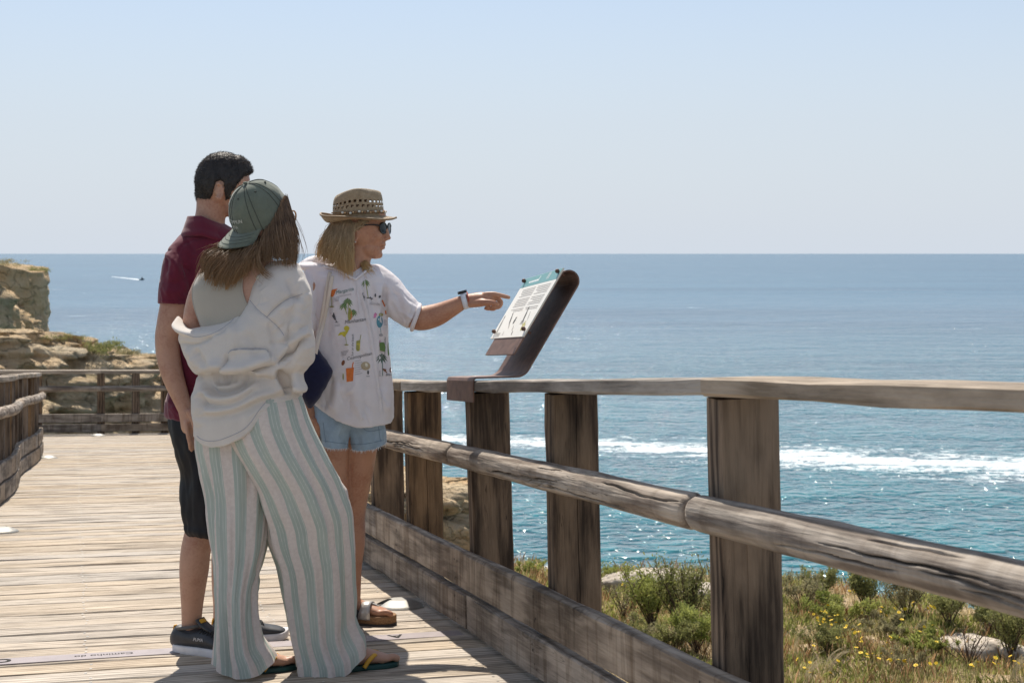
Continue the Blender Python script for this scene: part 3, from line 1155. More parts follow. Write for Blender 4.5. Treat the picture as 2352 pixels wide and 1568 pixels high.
def log_mesh(L, r, seed, cracks=(), nseg=None, taper=0.0, bend=0.0):
    n = nseg or max(8, int(L / 0.02))
    nc = 180 if n > 40 else 36
    R = np.random.default_rng(seed)
    x = np.linspace(0, L, n)
    th = np.linspace(0, 2 * np.pi, nc, endpoint=False)
    X, T = np.meshgrid(x, th, indexing='ij')
    q = np.stack([X.ravel() * 3.0, np.cos(T).ravel() * 1.3 + seed, np.sin(T).ravel() * 1.3], 1)
    rr = r * (1 - taper * X / L) * (1 + 0.07 * fbm(q, 3).reshape(X.shape) + 0.02 * perlin(q * np.array([0.7, 5, 5])).reshape(X.shape))
    end = np.minimum(X, L - X)
    rr = rr * np.clip(0.86 + end / 0.012 * 0.14, 0, 1)
    for (x0, x1, a0, wdt, dep) in cracks:
        u = (X - x0) / (x1 - x0)
        env = np.where((u > 0) & (u < 1), np.clip(np.minimum(u, 1 - u) * 6, 0, 1), 0)
        ac = a0 + 0.12 * np.sin(X * 5 + seed) + 0.06 * np.sin(X * 13.0 + 2 * seed) + 0.03 * np.sin(X * 47.0 + a0 * 9)
        da = np.abs((T - ac + np.pi) % (2 * np.pi) - np.pi)
        rr = rr - dep * np.clip(env * 3, 0, 1) * np.clip(2.2 * (1 - da / (wdt * env + 1e-6)), 0, 1)
    P = np.stack([X, rr * np.cos(T) + bend * np.sin(X / L * np.pi), rr * np.sin(T)], 2)
    return grid(P[:, ::-1], True, True, True)

POST_H = 0.95
def railing(name, label, path, posts, logjoints, boardjoints, railjoints, hr=lambda s: 0.965, inner=1, lean=0.022, base=None):
    """path(s) -> t of the inner board face; inner=+1 when the walk lies at smaller t"""
    sm = (posts[0] + posts[-1]) / 2
    f = thing(name, P3(sm, path(sm) + inner * 0.1, 0), label, 'fence')
    b = BASE[f.name]
    def pt(s, dt, h):
        return P3(s, path(s) + inner * dt, h)
    for i, s in enumerate(posts):
        V, F = post_mesh(i * 7 + len(name), hr(s) - 0.047)
        o = part('post', V, F, M['post'], f, smooth=False)
        p = pt(s, 0.047 + 0.08, 0)
        ds = 0.05
        d = pt(s + ds, 0.127, 0) - pt(s - ds, 0.127, 0)
        d[2] = 0
        d /= np.linalg.norm(d)
        x = Vector(d)
        y = Vector((0, 0, 1)).cross(x)
        ln = lean * inner * random.uniform(0.5, 1.5)
        z = (Vector((0, 0, 1)) + y * ln * 1.0).normalized()
        y = z.cross(x)
        o.matrix_basis = Matrix(((x.x, y.x, z.x, p[0] - y.x * ln * .7), (x.y, y.y, z.y, p[1] - y.y * ln * .7), (x.z, y.z, z.z, p[2]), (0, 0, 0, 1)))
    for i in range(len(railjoints) - 1):
        s0, s1 = railjoints[i] + 0.001, railjoints[i + 1] - 0.002
        beam('handrail', pt(s0, 0.100, hr(s0) - 0.021), pt(s1, 0.100, hr(s1) - 0.021), 0.165, 0.043, M['rail'], f, seed=i + 50, bev=0.006, wav=0.0016)
    for i in range(len(logjoints) - 1):
        s0, s1 = logjoints[i] + 0.006, logjoints[i + 1] - 0.007
        p0, p1 = pt(s0, 0.014, 0.668), pt(s1, 0.014, 0.668)
        L = float(np.linalg.norm(p1 - p0))
        R = np.random.default_rng(i + 5)
        cr = []
        for _ in range(5 + int(L * 3)):
            x0 = R.uniform(0, L * 0.75)
            cr.append((x0, x0 + R.uniform(0.15, 0.75), R.uniform(-.75, .95), R.uniform(0.035, 0.075), R.uniform(0.012, 0.026)))
        V, F = log_mesh(L, 0.044, i + 3, cr, nseg=None if s0 < 5.9 else max(8, min(38, int(L / .06))), bend=R.uniform(-.006, .006))
        o = part('log_rail', V, F, M['log'], f)
        frame(o, p0, p1)
    for j, (z0, z1) in enumerate(((0.018, 0.148), (0.168, 0.305))):
        jo = boardjoints[j]
        for i in range(len(jo) - 1):
            s0, s1 = jo[i] + 0.0015, jo[i + 1] - 0.0015
            beam('kick_board', pt(s0, 0.0225, (z0 + z1) / 2), pt(s1, 0.0225, (z0 + z1) / 2), 0.045, z1 - z0, M['board'], f, seed=i * 3 + j, bev=0.006, wav=0.002)
    # nail heads where the boards meet the posts
    Vs, Fs = [], []
    for s in posts:
        for hh in (0.05, 0.115, 0.205, 0.268):
            for _ in range(2):
                c = pt(s + random.uniform(-.03, .03), -0.0035, hh + random.uniform(-.012, .012))
                rr_ = random.uniform(.0035, .006)
                k = len(Vs)
                for a in range(7):
                    an = a * 2 * math.pi / 7
                    Vs.append((c[0] + AX * rr_ * math.cos(an), c[1] + AY * rr_ * math.cos(an), c[2] + rr_ * math.sin(an)))
                Fs.append(list(range(k, k + 7)))
    part('nails', np.array(Vs), Fs, M['nailhead'], f, smooth=False, kind='stuff')
    return f

M['nailhead'] = plain('rusty_nail', (0.035, 0.024, 0.018), 0.8)
posts = [1.1, 2.25, 3.548, 4.785, 5.757, 6.836, 7.64, 8.75, 9.85, 10.9, 12.0, 13.1, 14.2, 15.3, 16.4, 17.5, 18.6, 19.7, 20.8, 21.9]
railing('wooden_railing', 'long weathered timber railing with log mid-rail along the sea side of the boardwalk', lambda s: 0.0, posts,
        [0.4, 3.57, 5.83, 8.75, 12.0, 15.3, 18.6, 21.9], ([0.4, 3.0, 5.63, 8.9, 12.2, 16, 21.9], [0.4, 3.22, 7.3, 9.9, 13.1, 17.5, 21.9]),
        [0.4, 3.56, 6.84, 9.85, 13.1, 16.4, 19.7, 21.9],
        hr=lambda s: np.interp(s, [2, 3.5, 4.75, 5.76, 6.84, 8, 22], [0.985, 0.992, 0.978, 0.962, 0.945, 0.945, 0.945]))
lt_s = [8.0, 9.3, 10.6, 11.6, 12.4, 13.2, 14.0, 14.9, 15.8, 16.7, 17.5]
lt_t = [-2.04, -2.00, -1.95, -1.90, -1.85, -1.85, -1.87, -1.83, -1.77, -1.74, -1.74]
lt_f = list(np.linspace(8.0, 17.5, 27))
lt_path = lambda s: float(hermite(np.array([s]), lt_s, np.array(lt_t)[:, None])[0, 0])
railing('wooden_railing', 'short wavy timber railing along the inland edge of the boardwalk at far left', lt_path,
        [8.0, 8.7, 9.3, 10.0, 10.6, 11.1, 11.6, 12.0, 12.4, 12.8, 13.2, 13.6, 14.0, 14.45, 14.9, 15.35, 15.8, 16.2, 16.7, 17.1, 17.5], lt_f, (lt_f, lt_f), lt_f, inner=-1, lean=0.005, hr=lambda s: 0.93)

# far railing across the end of the walk (swap s and t)
def railing_far():
    f = thing('wooden_railing', P3(22.25, -2.5, 0), 'timber railing crossing the far end of the boardwalk before the cliff', 'fence')
    S = 22.25
    ts = [-6.0, -5.1, -4.2, -3.45, -2.85, -1.90, -1.02, -0.52, -0.1]
    for i, t in enumerate(ts):
        V, F = post_mesh(i + 70, 0.90, along=0.11, across=0.16)
        o = part('post', V, F, M['post'], f, smooth=False)
        p = P3(S + 0.1, t, 0)
        ang = math.atan2(BY, BX)
        o.matrix_basis = Matrix.Translation(Vector(p)) @ Matrix.Rotation(ang, 4, 'Z')
    jj = [-6.0, -3.45, -1.02, 0.0]
    for i in range(3):
        a, b = jj[i] + .002, jj[i + 1] - .002
        beam('handrail', P3(S + 0.1, a, 0.915), P3(S + 0.1, b, 0.915), 0.16, 0.05, M['rail'], f, seed=i)
        V, F = log_mesh(float(np.linalg.norm(P3(S, b) - P3(S, a))), 0.044, i + 60, [(0.2, 1.2, 2.0, .08, .012)], nseg=36)
        o = part('log_rail', V, F, M['log'], f)
        frame(o, P3(S + 0.03, a, 0.665), P3(S + 0.03, b, 0.665))
        for z0, z1 in ((0.035, 0.145), (0.175, 0.295)):
            beam('kick_board', P3(S, a, (z0 + z1) / 2), P3(S, b, (z0 + z1) / 2), 0.045, z1 - z0, M['board'], f, seed=i + 9)
railing_far()

# ------------------------------------------------------------------ reading panel on the railing
M['corten'] = plain('rusted_steel', (0.115, 0.062, 0.045), 0.62, 0.35, 30, 0.3, 0.4, 0.2)
M['corten_dark'] = plain('rusted_steel_plate', (0.15, 0.085, 0.062), 0.58, 0.28, 24, 0.25, 0.45, 0.25)
M['panel_white'] = plain('panel_print', (0.80, 0.775, 0.71), 0.4, 0.03, 12)
M['panel_teal'] = plain('panel_header', (0.16, 0.34, 0.34), 0.4, 0.06, 20)
M['ink'] = plain('ink', (0.09, 0.085, 0.085), 0.6, 0.2, 60)
M['ink_grey'] = plain('ink_grey', (0.46, 0.44, 0.41), 0.6, 0.1, 60)
M['print_white'] = plain('print_white', (0.82, 0.83, 0.82), 0.5, 0.03, 60)
M['print_ochre'] = plain('print_ochre', (0.50, 0.46, 0.18), 0.5, 0.15, 60)
M['clear_edge'] = plain('panel_edge', (0.55, 0.53, 0.46), 0.2, 0.05, 60)

def reading_panel():
    s0, W1, W2 = 5.560, 0.385, 0.435
    hz = 0.964
    ca, sa = math.cos(math.radians(58)), math.sin(math.radians(58))
    t_bend = 0.256
    def pos(a, n, z):                       # a along the walk, n outward, z up, from the inner top edge of the rail
        p = P3(s0 + a, 0.0175 + n, 0)
        q = P3(s0 + a, 0.0175, 0)
        return np.array((p[0], p[1], q[2] + hz + z))
    nb = t_bend - 0.0175 - 0.045
    def up_(a, u, f):                       # in the leaning plane: u up the plate, f off its face; the thin sheet sags at its far corner
        if u > 0.1:
            u = u - 0.020 * max(0.0, a / W2) ** 1.4 * (u - 0.105) / 0.305
        return pos(a, nb + 0.045 + u * ca - f * sa, 0.004 + u * sa + f * ca)
    base = pos(W1 / 2, 0.08, 0)
    r = thing('information_panel', base, 'slanted rusted-steel lectern panel with white printed sheet clamped over the handrail', 'sign')
    # bent plate: hook, flat, curved bend, leaning tongue with rounded corners
    prof = [(-0.0035, -0.083), (-0.0035, -0.04), (-0.0035, -0.004), (0.0005, 0.0035), (0.006, 0.005), (0.07, 0.005), (0.13, 0.005), (nb - 0.03, 0.005)]
    for i in range(1, 8):
        an = math.radians(58) * i / 8
        R = 0.06
        prof.append((nb - 0.03 + R * math.sin(an), 0.005 + R * (1 - math.cos(an))))
    x0, z0 = prof[-1]
    for u in np.linspace(0.03, 0.375, 8):
        prof.append((x0 + u * ca, z0 + u * sa))
    x1, z1 = prof[-1]
    RC = 0.043
    cx, cz = x1 - sa * RC, z1 + ca * RC
    for i in range(1, 13):                 # curls forward over the top and comes back down as the sheet's backing
        an = math.pi * i / 12
        prof.append((cx + RC * (math.cos(an) * sa + math.sin(an) * ca), cz + RC * (-math.cos(an) * ca + math.sin(an) * sa)))
    x2, z2 = prof[-1]
    for u in np.linspace(0.03, 0.35, 7):
        prof.append((x2 - u * ca, z2 - u * sa))
    nc = 9
    rows = []
    for n, z in prof:
        rows.append([pos(a, n, z) for a in np.linspace(0, W1, nc)])
    P = np.array(rows)
    T = np.gradient(P.mean(1), axis=0)
    av = np.array((AX, AY, -0.0745))
    Nn = np.cross(T, av)
    Nn /= np.linalg.norm(Nn, axis=1)[:, None]
    Q = P + Nn[:, None] * 0.006
    nr = len(P)
    loop = np.concatenate([P, Q[:, ::-1]], 1)
    V, F = grid(loop, True, True, True)
    o = part('bent_plate', V, F, M['corten_dark'], r, smooth=False)
    def slab(name, mat, a0, a1, u0, u1, f0, f1, parent=r, ru=0):
        V = np.array([up_(a, u, f) for f in (f0, f1) for u in (u0, u1) for a in (a0, a1)])
        F = [[0, 1, 3, 2], [4, 6, 7, 5], [0, 4, 5, 1], [2, 3, 7, 6], [0, 2, 6, 4], [1, 5, 7, 3]]
        return part(name, V, F, mat, parent, smooth=False)
    pn = slab('printed_sheet', M['panel_white'], 0.0, W2, 0.105, 0.41, 0.120, 0.126)
    slab('sheet_edge', M['clear_edge'], -0.0015, 0.0, 0.105, 0.41, 0.120, 0.126, pn)
    slab('header_band', M['panel_teal'], 0.001, W2 - 0.001, 0.360, 0.409, 0.126, 0.1265, pn)
    f1 = 0.1268
    # two columns of print, header lettering and drawings of fish and shells
    Vs, Fs = [], []
    def strip(a0, a1, u0, u1, L=Vs, FF=Fs, f=f1):
        n = len(L)
        for a, u in ((a0, u0), (a1, u0), (a1, u1), (a0, u1)):
            L.append(up_(a, u, f))
        FF.append([n, n + 1, n + 2, n + 3])
    for c0, c1 in ((0.035, 0.195), (0.215, 0.375)):
        u = 0.345
        k = 0
        while u > 0.235:
            strip(c0, c1 - random.uniform(0, 0.05 if k % 4 == 3 else 0.006), u, u - 0.0032)
            u -= 0.0088 + (0.006 if k % 5 == 4 else 0)
            k += 1
    part('print_lines', np.array(Vs), Fs, M['ink_grey'], pn, smooth=False, kind='stuff')
    Vs2, Fs2 = [], []
    for a0, a1 in ((0.24, 0.262), (0.266, 0.28), (0.285, 0.30), (0.304, 0.316), (0.32, 0.331), (0.336, 0.35)):
        strip(a0, a1, 0.384, 0.375, Vs2, Fs2)
    strip(0.232, 0.238, 0.400, 0.374, Vs2, Fs2)
    for q in (0.115, 0.121, 0.13, 0.138):
        strip(q, q + 0.003, 0.402, 0.372, Vs2, Fs2)
    part('header_lettering', np.array(Vs2), Fs2, M['print_white'], pn, smooth=False, kind='stuff')
    def poly(pts, mat, name='drawing'):
        V = np.array([up_(a, u, f1 + 0.0002) for a, u in pts])
        part(name, V, [list(range(len(pts)))], mat, pn, smooth=False)
    def fish(a, u, L, wd, rot, mat):
        c, s = math.cos(rot), math.sin(rot)
        out = [(-.5, 0), (-.3, .5), (0.05, .6), (.3, .25), (.5, .65), (.46, 0), (.5, -.65), (.3, -.25), (.05, -.6), (-.3, -.5)]
        poly([(a + x * L * c - y * wd * s, u + x * L * s + y * wd * c) for x, y in out], mat)
    fish(0.13, 0.205, 0.085, 0.010, 1.2, M['ink'])
    fish(0.30, 0.195, 0.075, 0.008, 1.0, M['ink'])
    fish(0.235, 0.185, 0.034, 0.014, 1.5, M['ink'])
    fish(0.40, 0.17, 0.10, 0.007, 1.35, M['ink'])
    fish(0.08, 0.20, 0.05, 0.004, 1.0, M['ink_grey'])
    fish(0.27, 0.16, 0.03, 0.006, 0.9, M['ink_grey'])
    fish(0.20, 0.148, 0.03, 0.006, 1.1, M['ink_grey'])
    fish(0.075, 0.152, 0.045, 0.030, 1.0, M['print_ochre'])
    fish(0.29, 0.125, 0.025, 0.005, 1.2, M['ink_grey'])
    fish(0.17, 0.124, 0.022, 0.006, 1.2, M['ink'])
    Vs3, Fs3 = [], []
    for k in range(4):
        strip(0.33, 0.385, 0.130 - k * 0.0052, 0.1275 - k * 0.0052, Vs3, Fs3)
        strip(0.10, 0.14, 0.180 - k * 0.0045, 0.178 - k * 0.0045, Vs3, Fs3)
    part('print_lines', np.array(Vs3), Fs3, M['ink_grey'], pn, smooth=False, kind='stuff')
    for a, u in ((0.022, 0.392), (W2 - 0.02, 0.392), (0.022, 0.135), (W2 - 0.02, 0.135)):
        V, F = ball(up_(a, u, 0.134), (0.0088, 0.0088, 0.0088))
        kn = part('knob', V, F, M['corten'], r)
        V, F = tube([up_(a, u, 0.100), up_(a, u, 0.118), up_(a, u, 0.132)], np.array([0.006, 0.006, 0.006]), nr=4, nc=10, round0=False, round1=False, up=(0.9, 0.2, 0.3))
        part('standoff', V, F, M['corten'], kn)
reading_panel()

# ------------------------------------------------------------------ steel strip let into the deck, with cut-out letters read from the far side
M['strip'] = plain('strip_steel', (0.28, 0.24, 0.24), 0.5, 0.10, 18, 0.1, 0.5, 0.15)
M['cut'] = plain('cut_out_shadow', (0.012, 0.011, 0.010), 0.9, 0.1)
def deck_strip():
    s0, s1, wd = 5.605, 5.66, 0.05
    def pt(t, v, h):
        f = (t + 2.1) / 2.1
        return P3(s0 + (s1 - s0) * f + v, t, h)
    st = thing('steel_strip', pt(-1.0, 0, 0), 'grey steel strip with cut-out letters laid across the deck planks', 'metal strip')
    rows = []
    for t in np.linspace(-2.1, -0.01, 40):
        rows.append([pt(t, -wd, 0.002), pt(t, wd, 0.002), pt(t, wd, 0.0055), pt(t, -wd, 0.0055)])
    V, F = grid(np.array(rows)[:, ::-1], True, True, True)
    pl = part('strip_plate', V, F, M['strip'], st, smooth=False)
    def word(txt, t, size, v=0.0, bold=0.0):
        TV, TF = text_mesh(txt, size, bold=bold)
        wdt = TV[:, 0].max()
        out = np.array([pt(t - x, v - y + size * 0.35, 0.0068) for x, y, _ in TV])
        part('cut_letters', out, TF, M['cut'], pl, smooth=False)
    word('A', -0.235, 0.085, 0.0, 0.001)
    word('OCO', -0.385, 0.085, 0.012, 0.003)
    word('Caminho do', -1.215, 0.040)
    word('OIGIO', -1.62, 0.080, 0.004, 0.002)
    word('12 05', -0.80, 0.030)
deck_strip()

# ------------------------------------------------------------------ aluminium deck lights
M['alu'] = plain('cast_aluminium', (0.27, 0.26, 0.24), 0.55, 0.14, 50, 0.15, 0.5, 0.6)
M['dark_glass'] = plain('lamp_slot', (0.10, 0.095, 0.085), 0.3, 0.1)
def deck_light(px, py, lbl, rot=0.0, sc=1.0):
    Y = 1.0222 / ((py - HY) / FX - 0.078)
    x = (px - HX) / FX * Y
    c = np.array((x, Y, deck_z(Y)))
    L = thing('deck_light', c, lbl, 'light', 'aluminium deck lights')
    R, H = 0.105 * sc, 0.030 * sc
    nr, nc = 30, 96
    rs = np.linspace(0.02, 1, nr)
    th = np.linspace(0, 2 * np.pi, nc, endpoint=False)
    RR, TT = np.meshgrid(rs, th, indexing='ij')
    h = np.where(RR < 0.42, 1.0, np.where(RR < 0.93, 1 - 0.75 * ((RR - 0.42) / 0.51) ** 1.3, 0.25 * np.clip((1 - RR) / 0.07, 0, 1)))
    zz = h * H + 0.002
    X = c[0] + R * RR * np.cos(TT + rot)
    Yy = c[1] + R * RR * np.sin(TT + rot)
    P = np.stack([X, Yy, deck_z(Yy) + zz], 2)
    V, F = grid(P, True, True, False)
    half = nc // 2
    def inslot(f):
        i, j = min(v // nc for v in f), sorted(v % nc for v in f)
        return len(f) == 4 and 9 <= i <= 25 and half - 7 <= j[0] and j[-1] <= half + 7
    F = [f for f in F if not inslot(f)]
    part('cover', V, F, M['alu'], L)
    lip = [P[9, half - 7:half + 8], P[10:27, half + 7], P[26, half - 7:half + 8][::-1], P[9:26, half - 7][::-1]]
    lip = np.concatenate(lip)
    low = lip.copy()
    low[:, 2] = deck_z(low[:, 1]) + 0.004
    V, F = grid(np.stack([lip, low], 0), True)
    part('slot_wall', V, F, M['dark_glass'], L, smooth=False)
    ang = math.pi + rot
    e = np.array((math.cos(ang), math.sin(ang), 0)) * R
    f = np.array((-math.sin(ang), math.cos(ang), 0)) * R
    V = np.array([c + e * a + f * b + np.array((0, 0, H * 0.14 + 0.003 + (0.0 if a > .5 else 0.0))) for a, b in ((0.32, -0.30), (0.85, -0.30), (0.85, 0.30), (0.32, 0.30))])
    V[:, 2] -= 0.078 * (V[:, 1] - c[1])
    part('lens', V, [[0, 1, 2, 3]], M['dark_glass'], L, smooth=False)
    for k in (-1, 1):
        sp = c + np.array((math.cos(rot - k * 1.15) * R * 0.38, math.sin(rot - k * 1.15) * R * 0.38, H + 0.0015))
        sp[2] -= 0.078 * (sp[1] - c[1])
        V = np.array([sp + np.array((math.cos(q) * .008, math.sin(q) * .008, -0.078 * math.sin(q) * .008)) for q in np.linspace(0, 2 * np.pi, 10, endpoint=False)])
        part('screw', V, [list(range(10))], M['dark_glass'], L, smooth=False)
deck_light(917, 1392, 'round cast-aluminium deck light beside the brown sandal', 0.2)
deck_light(2, 1221, 'aluminium deck light cut off by the left edge of the picture', -2.4)
deck_light(110, 1052, 'aluminium deck light at the end of the left railing', -2.6)
deck_light(225, 1001, 'aluminium deck light in front of the far railing', -1.6)

# ------------------------------------------------------------------ two motor boats far out
M['hull'] = plain('boat_hull', (0.03, 0.035, 0.045), 0.4)
M['foam'] = plain('wake_foam', (0.62, 0.66, 0.69), 0.9, 0.05, 3)
def boat(px, py, L, lbl, dirx, wake_len, wake_dy):
    Y = 25 * FX / (py - HY)
    x = (px - HX) / FX * Y
    b = thing('motor_boat', (x, Y, SEA_Z), lbl, 'boat', 'motor boats far out at sea')
    secs = []
    for u in np.linspace(0, 1, 9):
        wd = L * 0.16 * (1 - u ** 2.5) + 0.03
        bow = 0.9 + 0.5 * u ** 2
        cx = x + dirx * (u - 0.5) * L
        secs.append([(cx, Y - wd, SEA_Z + bow), (cx, Y - wd * .7, SEA_Z + 0.1), (cx, Y, SEA_Z - .3), (cx, Y + wd * .7, SEA_Z + .1), (cx, Y + wd, SEA_Z + bow), (cx, Y, SEA_Z + bow - .15)])
    V, F = grid(np.array(secs), True, True, True)
    part('hull', V, F, M['hull'], b, smooth=False)
    V, F = boxm(x - L * .12, x + L * .16, Y - .7, Y + .7, SEA_Z + .8, SEA_Z + 2.3, 0.15)
    part('cabin', V, F, M['hull'], b, smooth=False)
    V, F = tube([(x, Y, SEA_Z + 1.0), (x + dirx * .1, Y, SEA_Z + 2.2), (x + dirx * .15, Y, SEA_Z + 2.9)], np.array([.35, .3, .16]), nr=8, nc=8)
    part('figure', V, F, M['hull'], b)
    rows = []
    R = np.random.default_rng(int(px))
    for u in np.linspace(0, 1, 60):
        cx = x - dirx * (L * 0.5 + u * wake_len)
        cy = Y + u * wake_dy
        env = max(0.0, 1 - u) ** 0.8 * (0.55 + 0.6 * abs(math.sin(u * 9)) * R.uniform(.5, 1.1))
        hh = 0.1 + 0.75 * env
        ww = 1.5 + 4 * env
        rows.append([(cx, cy - ww, SEA_Z + .02), (cx, cy - ww * .5, SEA_Z + hh * .8), (cx, cy, SEA_Z + hh), (cx, cy + ww * .5, SEA_Z + hh * .7), (cx, cy + ww, SEA_Z + .02)])
    V, F = grid(np.array(rows), False)
    part('wake', V, F, M['foam'], b)
boat(326, 643, 4.2, 'dark motor boat trailing a long white wake, nearer the man', 1, 80, 190)
boat(106, 632, 4.0, 'small dark motor boat beside the headland edge', 1, 14, 20)

# ------------------------------------------------------------------ people: shared pieces
M['skin_a'] = skin('skin_light_tan', (0.47, 0.275, 0.195))
M['skin_b'] = skin('skin_olive', (0.44, 0.25, 0.17))
M['skin_c'] = skin('skin_sun_tanned', (0.43, 0.225, 0.14))
M['linen'] = fabric('white_linen', (0.73, 0.685, 0.64), 700, trans=0.30, tcol=(0.80, 0.72, 0.62), wr=0.22, wscale=20)
M['linen_seam'] = plain('linen_seam', (0.42, 0.40, 0.42), 0.9)
M['tank'] = fabric('ribbed_jersey', (0.37, 0.335, 0.285), 1500, noise=0.03, wr=0.05)
M['olive'] = fabric('washed_olive_cotton', (0.125, 0.14, 0.108), 1100, noise=0.22, wr=0.12, sheen=0.3)
M['thread'] = plain('cap_thread', (0.055, 0.06, 0.05), 0.9)
M['pale_thread'] = plain('pale_thread', (0.55, 0.55, 0.50), 0.9)
M['yellow_strap'] = plain('yellow_rubber', (0.62, 0.33, 0.03), 0.45, 0.1)
M['green_sole'] = plain('green_rubber', (0.012, 0.055, 0.05), 0.55, 0.2)
M['nail'] = plain('nail', (0.55, 0.36, 0.30), 0.3)
M['hair_brown'] = hairmat('hair_brown', (0.10, 0.058, 0.033), (0.31, 0.19, 0.11), zlo=1.30, zhi=1.52, tipcol=(0.32, 0.175, 0.065))
M['tortoise'] = plain('tortoise_frame', (0.33, 0.17, 0.06), 0.25, 0.5, 90, spec=0.6)
M['button'] = plain('shell_button', (0.72, 0.68, 0.58), 0.35)

def striped():
    k = NT('striped_cotton')
    uv = k.n('UVMap')
    sx = k.n('SeparateXYZ')
    k.l(uv, sx)
    n0 = k.noise(k.coords((8, 8, 8)), 1, 3)
    u = k.math('ADD', sx.outputs[0], k.math('MULTIPLY', k.math('SUBTRACT', n0, 0.5), 0.006))
    p = k.math('FRACT', k.math('DIVIDE', u, 0.064))
    band = k.ramp(p, [(0.0, 0.0), (0.02, 1.0), (0.53, 1.0), (0.55, 0.0)], 'LINEAR')
    fine = k.math('FRACT', k.math('DIVIDE', u, 0.064 / 6.0))
    pin = k.ramp(fine, [(0.0, 0.75), (0.16, 0.05), (0.78, 0.05), (0.95, 0.75)])
    irregular = k.ramp(k.noise(k.coords((300, 300, 6)), 1, 2), [(0.4, 0.3), (0.6, 1.0)])
    g = k.ramp(k.noise(k.coords((4, 4, 4)), 1, 4), [(0.35, (0.41, 0.475, 0.425)), (0.65, (0.50, 0.56, 0.50))])
    w_ = k.ramp(k.noise(k.coords((90, 90, 90)), 1, 3), [(0.3, (0.68, 0.60, 0.55)), (0.7, (0.78, 0.70, 0.645))])
    col = k.mix(band, w_, k.mix(k.math('MULTIPLY', pin, irregular), g, (0.74, 0.75, 0.70)))
    k.col(col)
    k.b.inputs['Roughness'].default_value = 0.85
    k.b.inputs['Specular IOR Level'].default_value = 0.12
    k.b.inputs['Sheen Weight'].default_value = 0.15
    wn_ = k.noise(k.coords((60, 60, 9)), 1, 5, 0.6, 0.5)
    k.bump(wn_, 0.22, 0.008)
    tr = k.n('BsdfTranslucent')
    k.t.links.new(col.outputs[2], tr.inputs['Color'])
    mx = k.n('MixShader')
    mx.inputs[0].default_value = 0.25
    k.l(k.b, mx.inputs[1])
    k.l(tr, mx.inputs[2])
    k.l(mx, k.out.inputs['Surface'])
    return k.m
M['stripe'] = striped()

def ground(px, py):
    Y = 1.0222 / ((py - HY) / FX - 0.078)
    return np.array(((px - HX) / FX * Y, Y, deck_z(Y)))

def foot_solids(heel, toe, lift=0.015, side=1, hgt=1.0, ankle=None, wid=1.0):
    """heel, toe: ground points. side=+1: big toe on the left-hand side of the heel-to-toe direction"""
    f = toe - heel
    L = np.linalg.norm(f)
    f = f / L
    r = np.cross(f, (0, 0, 1))
    r /= np.linalg.norm(r)
    up = np.cross(r, f)
    def pt(u, v, h):
        return heel + f * (u * L) + r * v + up * (h + lift)
    secs = [(0.03, 0.024, 0.02, 0.024), (0.12, 0.031, 0.026, 0.03), (0.3, 0.031, 0.031, 0.034), (0.5, 0.034, 0.026, 0.027), (0.68, 0.042, 0.019, 0.02), (0.80, 0.043, 0.014, 0.0145)]
    pts = [pt(u, 0.0, zc) for u, _, zc, _ in secs]
    rad = [(w_ * wid, h * hgt) for _, w_, _, h in secs]
    out = [tube(pts, rad, nr=26, nc=22, up=tuple(up))]
    toes = [(-0.028, 0.80, 1.0, 0.0125), (-0.008, 0.82, 0.985, 0.009), (0.009, 0.81, 0.95, 0.0085), (0.024, 0.78, 0.91, 0.008), (0.037, 0.74, 0.86, 0.0075)]
    for v, u0, u1, r_ in toes:
        v = v * side * -1 * -1
        pts = [pt(u0 - 0.08, v * .95, 0.012), pt((u0 + u1) / 2, v, r_ * 1.5), pt(u1 - 0.03, v * 1.02, r_ * 1.0)]
        out.append(tube(pts, np.array([r_, r_ * 1.02, r_]), nr=10, nc=12, up=tuple(up)))
    if ankle is not None:
        out.append(tube([pt(0.2, 0, 0.03), (pt(0.2, 0, 0.06) + ankle) / 2, ankle], np.array([0.034, 0.032, 0.036]), nr=10, nc=18, up=(0.2, 1, 0)))
    return out

def sole_mesh(heel, toe, wb=0.05, wh=0.034, th=0.014, ext=0.012, lift=0.002, side=1, toe_up=0.0):
    f = toe - heel
    L = np.linalg.norm(f)
    f = f / L
    r = np.cross(f, (0, 0, 1))
    r /= np.linalg.norm(r)
    up = np.cross(r, f)
    n = 28
    us = (1 - np.cos(np.linspace(0, np.pi, n))) / 2
    rows = []
    for u in us:
        wv = np.interp(u, [0, 0.2, 0.45, 0.72, 0.9, 1.0], [wh * .9, wh, wh * .92, wb, wb * .9, wb * .6])
        e = math.sqrt(max(0.0, 1 - max(0.0, (0.14 - u) / 0.14) ** 2)) * math.sqrt(max(0.0, 1 - max(0.0, (u - 0.86) / 0.14) ** 2))
        wv = max(0.002, wv * e)
        sh = side * 0.006 * math.sin(u * 3)
        c = heel + f * (-ext + u * (L + 2 * ext)) + r * sh + up * (lift + toe_up * max(0, u - .75) ** 2)
        ring = [(-wv, 0.002), (-wv * 1.0, th * .3), (-wv * 1.0, th * .85), (-wv + 0.003, th), (-wv * .3, th), (wv * .3, th), (wv - .003, th), (wv, th * .85), (wv, th * .3), (wv, 0.002), (wv - .004, 0), (-wv + .004, 0)]
        rows.append([c + r * a + up * b for a, b in ring])
    return grid(np.array(rows), True, True, True)

